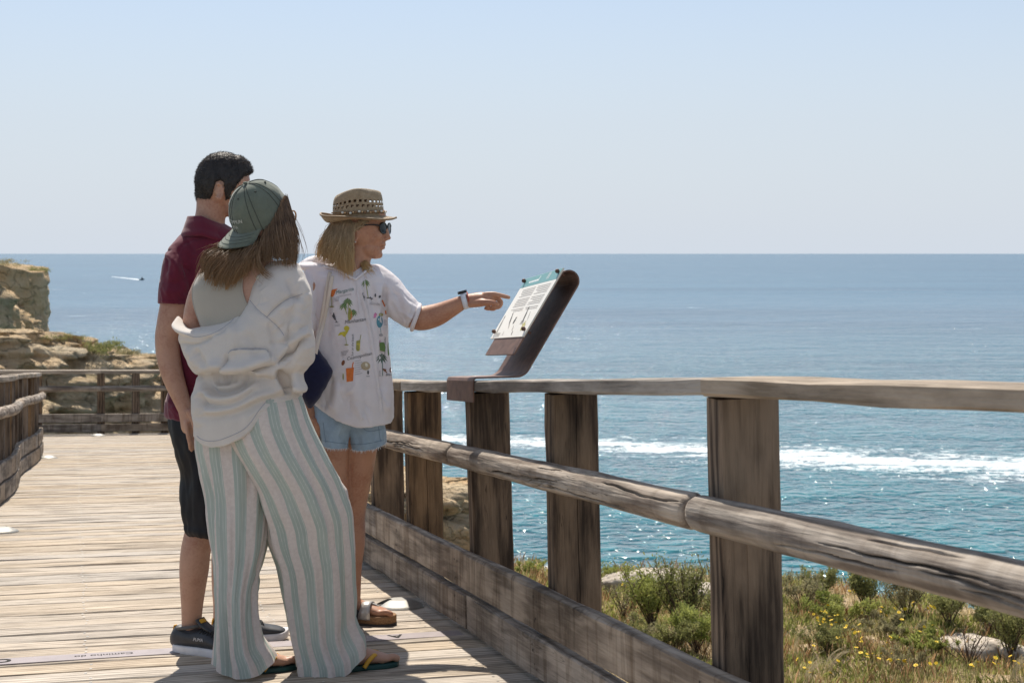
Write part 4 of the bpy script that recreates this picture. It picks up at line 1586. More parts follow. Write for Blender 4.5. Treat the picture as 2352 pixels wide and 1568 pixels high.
def ribbon(pts, wd, th, upv=(0, 0, 1), n=30):
    """flat strap along pts; wd across, th thick"""
    pts = np.asarray(pts, float)
    L = np.concatenate([[0], np.cumsum(np.linalg.norm(np.diff(pts, axis=0), axis=1))])
    C = hermite(np.linspace(0, L[-1], n), L, pts)
    T = np.gradient(C, axis=0)
    T /= np.linalg.norm(T, axis=1)[:, None]
    U = np.asarray(upv, float)
    if U.ndim == 1:
        U = np.repeat(U[None], n, 0)
    S = np.cross(T, U)
    S /= np.linalg.norm(S, axis=1)[:, None]
    N = np.cross(S, T)
    wd = np.interp(np.linspace(0, 1, n), np.linspace(0, 1, len(np.atleast_1d(wd))), np.atleast_1d(wd)) if np.ndim(wd) else np.full(n, wd)
    w2 = wd[:, None] / 2
    t2 = th / 2
    ring = [C - S * w2 - N * t2, C - S * w2 + N * t2, C - S * w2 * .3 + N * t2 * 1.3, C + S * w2 * .3 + N * t2 * 1.3, C + S * w2 + N * t2, C + S * w2 - N * t2]
    return grid(np.stack(ring, 1), True, True, True)

def hemmap(P, Y0, ytop, hem, nrow_from=0):
    """stretch every column of a vertical loft so its last row ends at hem(px)"""
    px, py = proj(P[-1])
    hx = np.array([h[0] for h in hem], float)
    hy = np.array([h[1] for h in hem], float)
    target = np.interp(px, hx, hy)
    zt = P[0, 0, 2]
    z_end = P[-1, :, 2]
    z_new = CZ - (target - HY) / FX * P[-1, :, 1]
    Yb = P[-1, :, 1].mean()
    z_new = CZ - (target - HY) / FX * Yb
    fr = (P[:, :, 2] - zt) / (z_end - zt)[None]
    P = P.copy()
    P[:, :, 2] = zt + fr * (z_new - zt)[None]
    return P

def fold_noise(P, amp, fx, fz, seed=0, power=1.0):
    nr, nc = P.shape[:2]
    th = np.linspace(0, 2 * np.pi, nc, endpoint=False)
    R = np.repeat(np.linspace(0, 1, nr)[:, None], nc, 1)
    q = np.stack([np.cos(th)[None] * fx + 0 * R, np.sin(th)[None] * fx + 0 * R, R * fz + seed], 2).reshape(-1, 3)
    d = (fbm(q + seed * 3.1, 2)).reshape(nr, nc)
    return d * amp

def push(P, d):
    V, F = grid(P, True)
    N = normals(V, F)
    c = P.mean(1, keepdims=True)
    s = np.sign(((N.reshape(P.shape)) * (P - c)).sum())
    return P + N.reshape(P.shape) * s * d[:, :, None]

# ------------------------------------------------------------------ young woman with cap and striped trousers
def girl():
    Y0 = 4.73
    base = ground(640, 1540)
    r = thing('person', base, 'person in backwards olive cap, off-shoulder white linen shirt and striped trousers, back turned', 'person', 'people at the reading panel')
    torso_rows = [(588, 556, 612, .05, 0.0), (604, 515, 640, .066, 0.0), (622, 474, 668, .082, 0.0), (650, 450, 680, .097, 0.0), (690, 446, 676, .105, 0.0), (740, 462, 664, .108, 0.0),
                  (820, 490, 640, .095, 0.0), (900, 505, 640, .085, 0.0), (960, 520, 640, .08, 0.0), (1010, 540, 630, .06, 0.0)]
    TP = vloft(torso_rows, Y0, 60, 64)
    sol = [grid(TP, True, True, True)]
    yaw = math.radians(30)
    Rz = np.array([[math.cos(yaw), -math.sin(yaw), 0], [math.sin(yaw), math.cos(yaw), 0], [0, 0, 1]])
    hc = W(601, 486, Y0 + 0.02)
    sol.append(ball(hc + np.array((-.004,-.004,-.012)), (0.088, 0.072, 0.104), Rz, 20, 28))
    sol.append(ball(W(636, 528, Y0 + 0.045), (0.046, 0.05, 0.06), Rz))
    sol.append(ptube([(600, 530, .02, 40, .055), (590, 575, .01, 36, .052), (578, 625, 0, 50, .055)], Y0))
    sol.append(ptube([(482, 634, .035, 28, .046), (456, 690, .05, 27, .042), (446, 760, .06, 26, .040), (470, 822, .10, 24, .036), (560, 838, .19, 22, .032), (650, 800, .22, 18, .03)], Y0))
    sol.append(ptube([(640, 634, 0.0, 36, .05), (668, 700, -.01, 26, .042), (672, 780, 0.0, 24, .038), (650, 806, .08, 22, .034), (560, 800, .19, 20, .03)], Y0))
    # fingers of the folded hand peeping past the sleeve
    for i, (x, y) in enumerate(((705, 736), (707, 744), (708, 752))):
        sol.append(ptube([(x - 12, y + 2, .0, 6, .008), (x - 2, y - 3, -.028, 5.5, .0075), (x + 1, y + 2, -.045, 5, .007)], Y0, nr=8, nc=10))
    # ear
    sol.append(ball(W(604, 506, Y0 - 0.050), (0.013, 0.010, 0.026)))
    # legs and feet
    hl, tl = ground(533, 1552), ground(676, 1531)
    hr_, tr_ = ground(766, 1543), ground(906, 1525)
    sol.append(ptube([(545, 990, .01, 30, .05), (548, 1250, -.02, 28, .05), (552, 1440, -.03, 30, .045)], Y0))
    sol.append(ptube([(620, 990, .01, 34, .05), (712, 1250, .02, 32, .05), (765, 1440, .06, 30, .045)], Y0))
    sol += foot_solids(hl, tl, 0.016, -1, ankle=W(552, 1440, Y0 - .03))
    sol += foot_solids(hr_, tr_, 0.016, -1, ankle=W(765, 1440, Y0 + .06))
    V, F = remesh(sol, 0.0042, 2)
    part('body', V, F, M['skin_a'], r)
    # tank top: a fitted patch over the back
    prow = np.array([(586, 548, 600), (600, 508, 584), (618, 472, 573), (640, 456, 569), (674, 449, 572), (713, 457, 590), (753, 471, 620), (800, 482, 640), (850, 486, 640)], float)
    ys = np.linspace(586, 850, 70)
    LR = hermite(ys, prow[:, 0], prow[:, 1:])
    A = np.array(torso_rows)
    TR = hermite(ys, A[:, 0], A)
    rows = []
    for y, (l, rr_), t in zip(ys, LR, TR):
        cx, a = (t[1] + t[2]) / 2, (t[2] - t[1]) / 2
        c0, c1 = np.clip((l - cx) / a, -.995, .995), np.clip((rr_ - cx) / a, -.995, .995)
        th = np.linspace(-math.acos(c0), -math.acos(c1), 40)
        Yb = Y0 + t[4]
        x = ((cx - HX) + (a + 3) * np.cos(th)) / FX * Yb
        yy = Yb + (t[3] + 0.005) * np.sin(th)
        z = np.full(40, CZ - (y - HY) / FX * Yb)
        rows.append(np.stack([x, yy, z], 1))
    P = np.array(rows)
    V, F = grid(P, False)
    tk = part('tank_top', V, F, M['tank'], r)
    for col in (0, -1):
        V, F = tube(P[2:, col] + np.array((0, -0.001, 0)), np.full(len(P) - 2, 0.0022), nr=60, nc=8)
        part('hem_binding', V, F, M['tank'], tk)
    # ---- linen shirt
    up_rows = [(598, 640, 668, .03, -.02), (604, 618, 682, .055, -.015), (618, 598, 692, .08, -.015), (640, 578, 703, .105, -.01), (665, 565, 713, .122, -.01), (690, 556, 715, .13, -.01), (716, 536, 712, .137, -.012), (738, 500, 711, .142, -.012),
               (750, 462, 711, .146, -.012), (757, 430, 712, .15, -.012), (770, 412, 716, .152, -.012), (795, 417, 722, .155, -.014), (825, 430, 722, .160, -.02), (846, 440, 700, .160, -.022), (858, 455, 668, .150, -.02), (866, 480, 640, .10, -.01)]
    A = grid(vloft(up_rows, Y0, 120, 96), True, True, True)
    low = vloft([(830, 470, 680, .12, 0.0), (860, 455, 688, .138, 0.0), (885, 447, 690, .146, -.002), (906, 441, 690, .150, -.004), (938, 446, 692, .150, -.004), (985, 446, 694, .150, -.004)], Y0, 60, 120)
    low = hemmap(low, Y0, 830, [(430, 996), (446, 1003), (461, 1013), (482, 1018), (508, 1014), (553, 996), (577, 977), (596, 950), (614, 928), (626, 919), (672, 914), (700, 908)])
    B = grid(low, True, True, True)
    C = ptube([(676, 640, -.03, 26, .05), (692, 690, -.05, 25, .06), (688, 740, -.06, 26, .068), (690, 790, -.06, 34, .075), (680, 822, -.05, 36, .075), (640, 830, .02, 30, .06)], Y0, nr=40, nc=32)
    D = grid(vloft([(846, 664, 694, .05, -.05), (872, 668, 698, .055, -.06), (897, 674, 705, .06, -.065), (901, 684, 700, .03, -.06)], Y0, 16, 32), True, True, True)
    E = ptube([(413, 732, .06, 3, .015), (416, 745, .02, 5, .03), (428, 762, -.05, 8, .05), (456, 770, -.08, 10, .05)], Y0, nr=18, nc=20)
    V, F = remesh([A, B, C, D, E], 0.0040, 5)
    S = [
        ('sharp', [(452, 864), (486, 860), (510, 869), (534, 869), (566, 861), (606, 848), (640, 836)], 9, .022),
        ('ridge', [(455, 846), (490, 842), (520, 850), (560, 846), (604, 832), (634, 822)], 11, .010),
        ('sharp', [(638, 837), (662, 812), (692, 786), (716, 771)], 8, .020),
        ('ridge', [(640, 822), (660, 798), (690, 774), (712, 760)], 9, .008),
        ('step', [(622, 832), (615, 808), (600, 803), (560, 803), (533, 806), (521, 814)], 7, -.006),
        ('sharp', [(521, 812), (517, 830), (508, 846), (489, 858)], 6, .010),
        ('ridge', [(530, 740), (536, 780), (528, 815)], 10, .005),
        ('sharp', [(572, 688), (592, 712), (614, 729), (640, 752), (652, 770)], 3.5, .0045),
        ('sharp', [(612, 729), (632, 708), (660, 688), (694, 675)], 5, .007),
        ('ridge', [(640, 716), (668, 700), (698, 690)], 8, .005),
        ('sharp', [(424, 772), (450, 781), (480, 774), (514, 758), (545, 728), (566, 692), (578, 655)], 3.2, .004),
        ('sharp', [(412, 788), (440, 792), (470, 782), (486, 772)], 6, .008),
        ('crease', [(628, 800), (626, 770), (618, 740)], 6, .004),
        ('ridge', [(640, 790), (655, 760), (690, 735)], 9, .005),
        ('crease', [(660, 640), (672, 664), (690, 700)], 9, .005),
        ('ridge', [(690, 640), (702, 664), (708, 690)], 8, .004),
        ('crease', [(640, 850), (650, 876), (664, 905)], 8, .014),
        ('ridge', [(622, 852), (636, 880), (652, 908)], 9, .006),
        ('crease', [(470, 868), (484, 892), (505, 902), (545, 894), (586, 864)], 8, .014),
        ('ridge', [(455, 888), (478, 908), (510, 917), (556, 905), (596, 876)], 9, .010),
        ('crease', [(450, 912), (480, 930), (520, 932), (560, 916), (588, 890)], 7, .008),
        ('ridge', [(452, 938), (490, 943), (540, 934), (590, 912), (640, 900)], 10, .010),
        ('crease', [(450, 956), (500, 955), (550, 944), (600, 922), (660, 908)], 8, .007),
        ('crease', [(484, 864), (500, 878), (530, 876)], 6, .009),
        ('ridge', [(455, 900), (450, 940), (458, 980)], 8, .006),
        ('crease', [(470, 905), (464, 950)], 6, .006),
        ('ridge', [(430, 800), (440, 820), (452, 846)], 7, .005),
        ('crease', [(446, 800), (460, 826), (480, 846)], 7, .006),
        ('crease', [(560, 760), (580, 790), (590, 826)], 10, .004),
    ]
    S = [(k_, p_, w_ * 1.1, a_ * 2.1) for k_, p_, w_, a_ in S]
    rc_ = np.random.default_rng(77)
    S += creases(16, (590, 640, 715, 780), -40, 25, rc_) + creases(10, (430, 775, 640, 850), 15, 35, rc_, amp=(.001, .0025)) + creases(20, (445, 880, 690, 960), -14, 24, rc_) + creases(14, (640, 780, 725, 850), -35, 40, rc_) + creases(8, (412, 765, 480, 850), 50, 30, rc_)
    V = strokes(V, F, S, Y0)
    N = normals(V, F)
    q = V * np.array((7, 9, 24))
    q[:, 2] += V[:, 0] * 11
    V = V + N * (0.0012 * (1 - 2 * np.abs(perlin(q))) * (0.6 + perlin(V * 5)) + 0.0004 * fbm(V * 60, 2))[:, None]
    V = relax(V, F, 1, 0.4) if isinstance(F, np.ndarray) else V
    sh = part('linen_shirt', V, F, M['linen'], r)
    bv = BVHTree.FromPolygons([tuple(v) for v in V], [tuple(f) for f in (F.tolist() if isinstance(F, np.ndarray) else F)])
    cv = Vector((0, 0, CZ))
    for x, y in ((567, 651), (592, 637)):
        d = Vector(W(x, y, Y0)) - cv
        hit = bv.ray_cast(cv, d.normalized())
        if hit[0]:
            c = np.array(hit[0]) + np.array(hit[1]) * .001
            n_ = np.array(hit[1])
            a_ = np.cross(n_, (0, 0, 1)); a_ /= np.linalg.norm(a_)
            b_ = np.cross(n_, a_)
            rows = [[c + (a_ * math.cos(t) + b_ * math.sin(t)) * rr_ + n_ * h for t in np.linspace(0, 2 * np.pi, 16, endpoint=False)] for rr_, h in ((.0075, 0), (.0078, .0015), (.0062, .0025), (.003, .0015))]
            bv_, bf_ = grid(np.array(rows), True, True, True)
            part('button', bv_, bf_, M['button'], sh)
    # stitched seams and hems lying on the cloth
    def on(x, y, off=.0006):
        d = (Vector(W(x, y, Y0)) - cv).normalized()
        h = bv.ray_cast(cv, d)
        return None if h[0] is None else np.array(h[0]) - np.array(d) * off
    for nm, pl, rad in (('hem_seam', [(452, 1001), (464, 1009), (483, 1013), (508, 1009), (551, 991), (573, 973), (592, 946), (610, 924), (622, 915)], .0013), ('collar_seam', [(424, 766), (448, 774), (478, 769), (512, 753), (543, 724), (563, 690), (574, 656)], .0012),
                        ('shoulder_seam', [(574, 690), (594, 713), (616, 731), (640, 753), (652, 770)], .0012), ('shoulder_seam', [(612, 729), (632, 708), (660, 688), (694, 675)], .0012), ('yoke_seam', [(524, 811), (535, 803), (570, 800), (606, 801), (616, 808)], .0012)):
        pl = np.array(pl, float)
        q_ = hermite(np.linspace(0, len(pl) - 1, 40), np.arange(len(pl)), pl)
        pts = [p for p in (on(a, b) for a, b in q_) if p is not None]
        if len(pts) > 6:
            V, F = tube(np.array(pts), np.full(len(pts), rad), nr=50, nc=6)
            part(nm, V, F, M['linen_seam'], sh)
    # ---- striped trousers, one wide leg over the other
    def leg(rows, hem, dyname, ref, u0, nfold, seed, lines):
        P = vloft(rows, Y0, 150, 140)
        P = hemmap(P, Y0, rows[0][0], hem)
        d = fold_noise(P, 0.018, nfold, 1.6, seed) + fold_noise(P, 0.008, nfold * 2.2, 3.0, seed + 5) + fold_noise(P, 0.0025, nfold * 5, 9, seed + 8)
        env = np.clip(np.linspace(0, 1, 150) * 3, 0.2, 1)[:, None]
        P = push(P, d * env)
        V, F = grid(P, True)
        rc_ = np.random.default_rng(seed)
        x0, x1 = (495, 600) if dyname == 'l' else (640, 810)
        lines = lines + creases(16, (x0, 1050, x1, 1300), 72, 14, rc_, (40, 110), (3, 6), (.0015, .004)) + creases(22, (x0, 1300, x1, 1530), 78, 20, rc_, (25, 80), (3, 6), (.002, .005))
        V = strokes(V, F, lines, Y0)
        P = V.reshape(P.shape)
        th = np.linspace(0, 2 * np.pi, 140, endpoint=False)
        # wrap with a seam at the far side
        P = np.concatenate([P[:, 35:], P[:, :36]], 1)
        th = np.concatenate([th[35:], th[:36] + 2 * np.pi])
        V, F = grid(P, False)
        uu = np.repeat((th * ref + u0)[None], 150, 0)
        vv = np.repeat(np.linspace(0, 1, 150)[:, None], len(th), 1)
        return V, F, np.stack([uu.ravel(), vv.ravel()], 1)
    ln_l = [('crease', [(480, 1030), (510, 1100), (560, 1170), (606, 1205)], 10, .010), ('ridge', [(470, 1040), (492, 1110), (530, 1180), (590, 1230)], 9, .006),
            ('crease', [(470, 1090), (490, 1150), (530, 1230), (580, 1290)], 7, .004), ('crease', [(560, 1240), (580, 1300), (588, 1360)], 8, .008),
            ('ridge', [(528, 1300), (545, 1400), (575, 1480)], 12, .010), ('crease', [(560, 1380), (585, 1450), (612, 1490)], 8, .010),
            ('crease', [(512, 1330), (520, 1430), (525, 1520)], 10, .006)]
    V, F, uv = leg([(905, 470, 620, .10, .03), (960, 452, 630, .115, .03), (1017, 450, 636, .12, .03), (1082, 462, 634, .115, .025), (1140, 474, 628, .11, .02), (1195, 477, 624, .105, .01), (1253, 483, 616, .10, .0), (1300, 490, 603, .095, -.01), (1348, 494, 591, .092, -.02),
                    (1392, 496, 590, .092, -.025), (1440, 496, 596, .095, -.03), (1477, 495, 606, .10, -.03), (1500, 493, 622, .105, -.03), (1522, 490, 634, .11, -.03)],
                   [(480, 1512), (490, 1518), (524, 1535), (558, 1537), (599, 1532), (622, 1516), (640, 1506)], 'l', 0.105, 0.012, 2.2, 3, ln_l)
    tr1 = part('trousers', V, F, M['stripe'], r, uv=uv)
    ln_r = [('crease', [(560, 1030), (590, 1100), (615, 1170), (630, 1220)], 9, .007), ('ridge', [(548, 1024), (574, 1090), (598, 1150), (612, 1200)], 7, .006),
            ('crease', [(745, 1120), (765, 1240), (780, 1340)], 9, .006), ('ridge', [(780, 1130), (795, 1250), (800, 1380)], 9, .006),
            ('crease', [(662, 1330), (690, 1430), (706, 1530)], 10, .006), ('crease', [(770, 1400), (790, 1460), (815, 1490)], 8, .012), ('ridge', [(752, 1390), (772, 1460), (800, 1512)], 9, .008),
            ('crease', [(700, 1000), (725, 1060), (760, 1130)], 8, .004)]
    V, F, uv = leg([(895, 500, 688, .115, -.005), (925, 500, 698, .128, -.01), (974, 505, 713, .135, -.012), (1020, 522, 732, .135, -.012), (1062, 548, 752, .13, -.01), (1113, 578, 779, .125, 0.0), (1160, 596, 797, .12, .005), (1195, 609, 807, .115, .01),
                    (1239, 619, 810, .112, .015), (1294, 640, 812, .108, .02), (1358, 650, 813, .105, .03), (1409, 660, 813, .105, .035), (1445, 667, 812, .108, .04), (1477, 674, 822, .112, .04), (1500, 678, 834, .115, .035), (1530, 681, 838, .118, .03)],
                   [(676, 1522), (681, 1529), (694, 1541), (728, 1543), (773, 1539), (803, 1528), (820, 1510), (838, 1487)], 'r', 0.135, 0.03, 2.4, 9, ln_r)
    part('trousers', V, F, M['stripe'], r, uv=uv)
    # ---- flip-flops
    for (h_, t_) in ((hl, tl), (hr_, tr_)):
        V, F = sole_mesh(h_, t_, 0.046, 0.034, 0.016, 0.014)
        fl = part('flip_flop', V, F, M['green_sole'], r)
        f = (t_ - h_); L = np.linalg.norm(f); f /= L
        rr_ = np.cross(f, (0, 0, 1)); rr_ /= np.linalg.norm(rr_)
        up = np.cross(rr_, f)
        def q(u, v, h):
            return h_ + f * u * L + rr_ * v + up * h
        for sgn in (-1, 1):
            V, F = ribbon([q(0.84, -0.016, 0.030), q(0.74, -0.012 + sgn * .010, 0.046), q(0.60, sgn * .030, 0.050), q(0.47, sgn * .041, 0.034), q(0.40, sgn * .042, 0.014)], [.008, .012, .014, .014, .014], .0045,
                          upv=np.array([up * .8 + rr_ * sgn * .6] * 30))
            part('strap', V, F, M['yellow_strap'], fl)
    # ---- cap, worn backwards
    fw = np.array((math.cos(yaw), math.sin(yaw), 0.0))
    rt = np.array((math.sin(yaw), -math.cos(yaw), 0.0))
    pit = math.radians(31)
    f3 = fw * math.cos(pit) + np.array((0, 0, 1)) * math.sin(pit)
    u3 = -fw * math.sin(pit) + np.array((0, 0, 1)) * math.cos(pit)
    rol = math.radians(12)
    r3 = rt * math.cos(rol) - u3 * math.sin(rol)
    u3 = np.cross(r3, f3)
    cc = W(600, 497, Y0 + 0.015)
    nr, nc = 40, 120
    ph = np.linspace(0.0, np.pi / 2 * 1.06, nr)
    th = np.linspace(0, 2 * np.pi, nc, endpoint=False)
    P = np.zeros((nr, nc, 3))
    ridge_ = np.abs(((th / (2 * np.pi) * 6 + .5) % 1) - 0.5) * 2
    for i, p_ in enumerate(ph):
        s_ = max(math.sin(p_), 0.01) ** 0.86
        h_ = math.cos(p_) if p_ < np.pi / 2 else math.cos(p_)
        panel = 1 + 0.022 * (ridge_ ** 0.5 - 0.6) * s_
        q_ = np.stack([np.cos(th) * 2.3, np.sin(th) * 2.3, np.full(nc, i * .12)], 1)
        den = 1 + 0.028 * fbm(q_, 3) * s_ - 0.035 * np.exp(-((p_ - 0.62) / .22) ** 2) * np.exp(-((th - 0.9) / .8) ** 2)
        P[i] = cc + (f3[None] * (np.cos(th) * 0.103)[:, None] + r3[None] * (np.sin(th) * 0.088)[:, None]) * (s_ * panel * den)[:, None] + u3 * (0.128 * h_ * (1 - 0.03 * (1 - s_)))
    V, F = grid(P[:, ::-1], True, True, False)
    cap = part('baseball_cap', V, F, M['olive'], r)
    for k in range(6):                    # double stitched seams
        j = int(k / 6 * nc)
        for dj in (-2, 2):
            line = P[2:, (j + dj) % nc]
            cen = cc + u3 * 0.02
            nrm = line - cen
            nrm /= np.linalg.norm(nrm, axis=1)[:, None]
            V, F = tube(line + nrm * 0.0006, np.full(len(line), 0.0011), nr=36, nc=6)
            part('seam', V, F, M['thread'], cap)
        jj = int((k + .5) / 6 * nc)
        e = P[14, jj]
        nn = (e - cc) / np.linalg.norm(e - cc)
        V, F = ball(e + nn * .0005, (.004, .004, .004), None, 8, 10)
        part('eyelet', V, F, M['thread'], cap)
    V, F = ball(cc + u3 * 0.129, (.008, .008, .005), None, 10, 14)
    part('cap_button', V, F, M['olive'], cap)
    # brim points backwards and droops
    nu, nv = 18, 44
    P2 = np.zeros((nu, nv, 3))
    aa = np.linspace(-1.12, 1.12, nv)
    for j, a in enumerate(aa):
        rim = cc - f3 * (math.cos(a) * 0.103) + r3 * (math.sin(a) * 0.088) - u3 * 0.006
        reach = 0.074 * math.cos(a * 0.98) ** 0.6 if abs(a) < 1.5 else 0
        for i in range(nu):
            u = i / (nu - 1)
            P2[i, j] = rim - f3 * (reach * u * 0.97) - u3 * (reach * u * 0.02 + 0.022 * (a / 1.12) ** 2 * u + 0.010 * u * u) + r3 * (math.sin(a) * 0.004 * u)
    V1, F1 = grid(P2, False)
    top = P2 + u3 * 0.002
    bot = P2 - u3 * 0.002
    loop = np.concatenate([top, bot[:, ::-1]], 1)
    V, F = grid(loop, True, True, True)
    br = part('brim', V, F, M['olive'], cap)
    edge = top[-1]
    V, F = tube(edge, np.full(len(edge), 0.0022), nr=50, nc=8)
    part('brim_edge', V, F, M['olive'], br)
    for row in (5, 9, 13):
        V, F = tube(top[row, 3:-3] + u3 * .0004, np.full(nv - 6, 0.0007), nr=40, nc=5)
        part('brim_stitching', V, F, M['thread'], br)
    # small embroidered lettering above the brim
    for txt, sz, dz in (('COMMUN', 0.017, 0.034), ('IDEA', 0.015, 0.016)):
        TV, TF = text_mesh(txt, sz)
        TV = TV - np.array((TV[:, 0].mean(), 0, 0))
        a = math.pi - TV[:, 0] / 0.098 - 0.16
        h_ = dz + TV[:, 1]
        s_ = np.sqrt(np.maximum(0, 1 - (h_ / 0.128) ** 2)) ** 0.86
        out = cc + (f3[None] * (np.cos(a) * 0.1045)[:, None] - r3[None] * (np.sin(a) * -0.0895)[:, None]) * (s_ * 1.012)[:, None] + u3 * h_[:, None]
        part('lettering', out, TF, M['pale_thread'], cap, smooth=False)
    # ---- hair
    def G(rows):
        return [W(x, y, Y0 + d) for x, y, d in rows]
    ga = [G(x) for x in (
        [(540, 556, .03), (505, 566, -.02), (468, 588, -.070), (456, 622, -.092)],
        [(550, 562, .02), (516, 580, -.055), (480, 612, -.108), (470, 645, -.112)],
        [(560, 566, .01), (532, 590, -.085), (502, 625, -.122), (490, 658, -.126)],
        [(572, 566, .0), (552, 592, -.10), (530, 630, -.130), (517, 664, -.131)],
        [(584, 558, -.02), (570, 586, -.105), (550, 622, -.128), (537, 652, -.127)],
        [(598, 545, -.04), (588, 575, -.105), (572, 604, -.122), (561, 630, -.121)])]
    gc = [G(x) for x in (
        [(608, 528, -.045), (600, 558, -.080), (592, 585, -.10), (584, 606, -.112)],
        [(618, 512, -.045), (616, 550, -.080), (616, 582, -.098), (612, 606, -.112)],
        [(630, 495, -.045), (634, 542, -.080), (640, 578, -.094), (648, 606, -.106)],
        [(643, 478, -.040), (651, 528, -.068), (660, 572, -.080), (664, 608, -.090)],
        [(652, 462, -.030), (664, 514, -.050), (673, 565, -.060), (672, 610, -.066)],
        [(657, 450, -.010), (670, 503, -.024), (680, 560, -.034), (677, 614, -.042)])]
    gw = [G(x) for x in (
        [(600, 552, -.08), (588, 596, -.125), (594, 622, -.138), (618, 640, -.142)],
        [(604, 556, -.08), (596, 592, -.122), (606, 618, -.135), (632, 636, -.14)],
        [(596, 556, -.08), (580, 600, -.128), (584, 632, -.14), (598, 648, -.145)])]
    Vh, Fh = [], 0
    vols = [tube(ga[1], np.array([(.022, .012), (.024, .012), (.018, .010), (.005, .004)]), nr=22, nc=16), tube(ga[2], np.array([(.026, .014), (.026, .014), (.020, .010), (.006, .004)]), nr=22, nc=16), tube(ga[3], np.array([(.026, .014), (.026, .014), (.020, .010), (.006, .004)]), nr=22, nc=16), tube(ga[4], np.array([(.024, .014), (.024, .014), (.018, .010), (.005, .004)]), nr=22, nc=16),
            tube(gc[1], np.array([(.012, .010), (.014, .010), (.013, .008), (.004, .003)]), nr=22, nc=16), tube(gc[2], np.array([(.012, .010), (.014, .010), (.013, .008), (.004, .003)]), nr=22, nc=16), tube(gc[3], np.array([(.012, .012), (.014, .012), (.013, .010), (.004, .004)]), nr=22, nc=16), tube(gc[4], np.array([(.010, .014), (.011, .014), (.010, .012), (.004, .005)]), nr=22, nc=16),
            ball(W(612, 506, Y0 + .03), (.074, .056, .074), Rz), ball(W(590, 530, Y0 + .03), (.045, .05, .04))]
    vols = [(v + np.array((0, .014, 0)), f) for v, f in vols]
    V, F = remesh(vols, 0.006, 3)
    hv = part('hair', V, F, M['hair_brown'], r)
    for g, n, j in ((ga, 1500, .007), (gc, 1600, .006), (gw, 70, .003)):
        V, F = strands(g, n, 0.0009, j)
        part('hair_strands', V, F, M['hair_brown'], hv, kind='stuff')
    fly = [G(x) for x in ([(660, 470, -.03), (690, 540, -.04), (700, 570, -.03), (690, 600, -.04)], [(666, 500, -.03), (684, 540, -.03), (694, 590, -.03), (684, 612, -.03)], [(520, 550, -.05), (488, 556, -.05), (470, 570, -.06), (462, 600, -.06)])]
    V, F = strands(fly[:2], 10, 0.0005, .008, clump=0)
    part('hair_strands', V, F, M['hair_brown'], hv, kind='stuff')
    # ---- glasses
    c = W(671, 500, Y0 + .055)
    rows = []
    for t in np.linspace(0, 2 * np.pi, 30, endpoint=False):
        rows.append(c + np.array((0.008 * math.cos(t) + .004 * math.sin(t), 0.026 * math.cos(t), 0.023 * math.sin(t))))
    rows = np.array(rows + [rows[0]])
    V, F = tube(rows, np.full(len(rows), .0028), nr=60, nc=8, round0=False, round1=False, up=(1, .1, .1))
    gl = part('glasses', V, F, M['tortoise'], r)
    V, F = tube([c + np.array((-.004, -.026, .008)), W(655, 494, Y0 - .0), W(612, 500, Y0 - .055)], np.array([.0025, .0025, .002]), nr=14, nc=8)
    part('temple', V, F, M['tortoise'], gl)
girl()

# ------------------------------------------------------------------ man in the maroon polo shirt
M['polo'] = fabric('maroon_pique', (0.115, 0.012, 0.028), 1400, noise=0.10, wr=0.12, sheen=0.25)
M['black_short'] = plain('black_polyester', (0.010, 0.009, 0.011), 0.55, 0.2, 20, 0.15, 0.25)
M['hair_dark'] = hairmat('hair_dark', (0.012, 0.009, 0.008), (0.040, 0.030, 0.025), 0.62)
M['shoe_dark'] = plain('sneaker_leather', (0.035, 0.036, 0.040), 0.42, 0.25, 30, 0.1)
M['shoe_white'] = plain('sneaker_rubber', (0.66, 0.63, 0.62), 0.6, 0.08, 30)
M['shoe_lining'] = plain('sneaker_lining', (0.10, 0.095, 0.09), 0.9)
M['amber'] = plain('amber_felt', (0.58, 0.30, 0.03), 0.8)
M['lace_dark'] = plain('shoe_lace', (0.02, 0.02, 0.02), 0.8)

def ear_solids(c, sx=1.0, h=0.031, yaw=0.3):
    """ear seen from the viewer's side at point c: rim, lobe and bowl"""
    out = []
    t = np.linspace(-2.4, 2.1, 16)
    pts = [c + np.array((sx * (-0.004 - 0.013 * math.cos(a)) * -1, -0.010 - 0.006 * math.cos(a) * -1, h * math.sin(a) * (0.95 if a > 0 else 0.80))) for a in t]
    out.append(tube(np.array(pts), np.full(16, .0048), nr=30, nc=10))
    out.append(ball(c + np.array((sx * 0.002, 0.004, 0.002)), (.014, .010, .026)))
    out.append(ball(c + np.array((sx * 0.007, -0.004, -0.023)), (.008, .006, .010)))
    return out

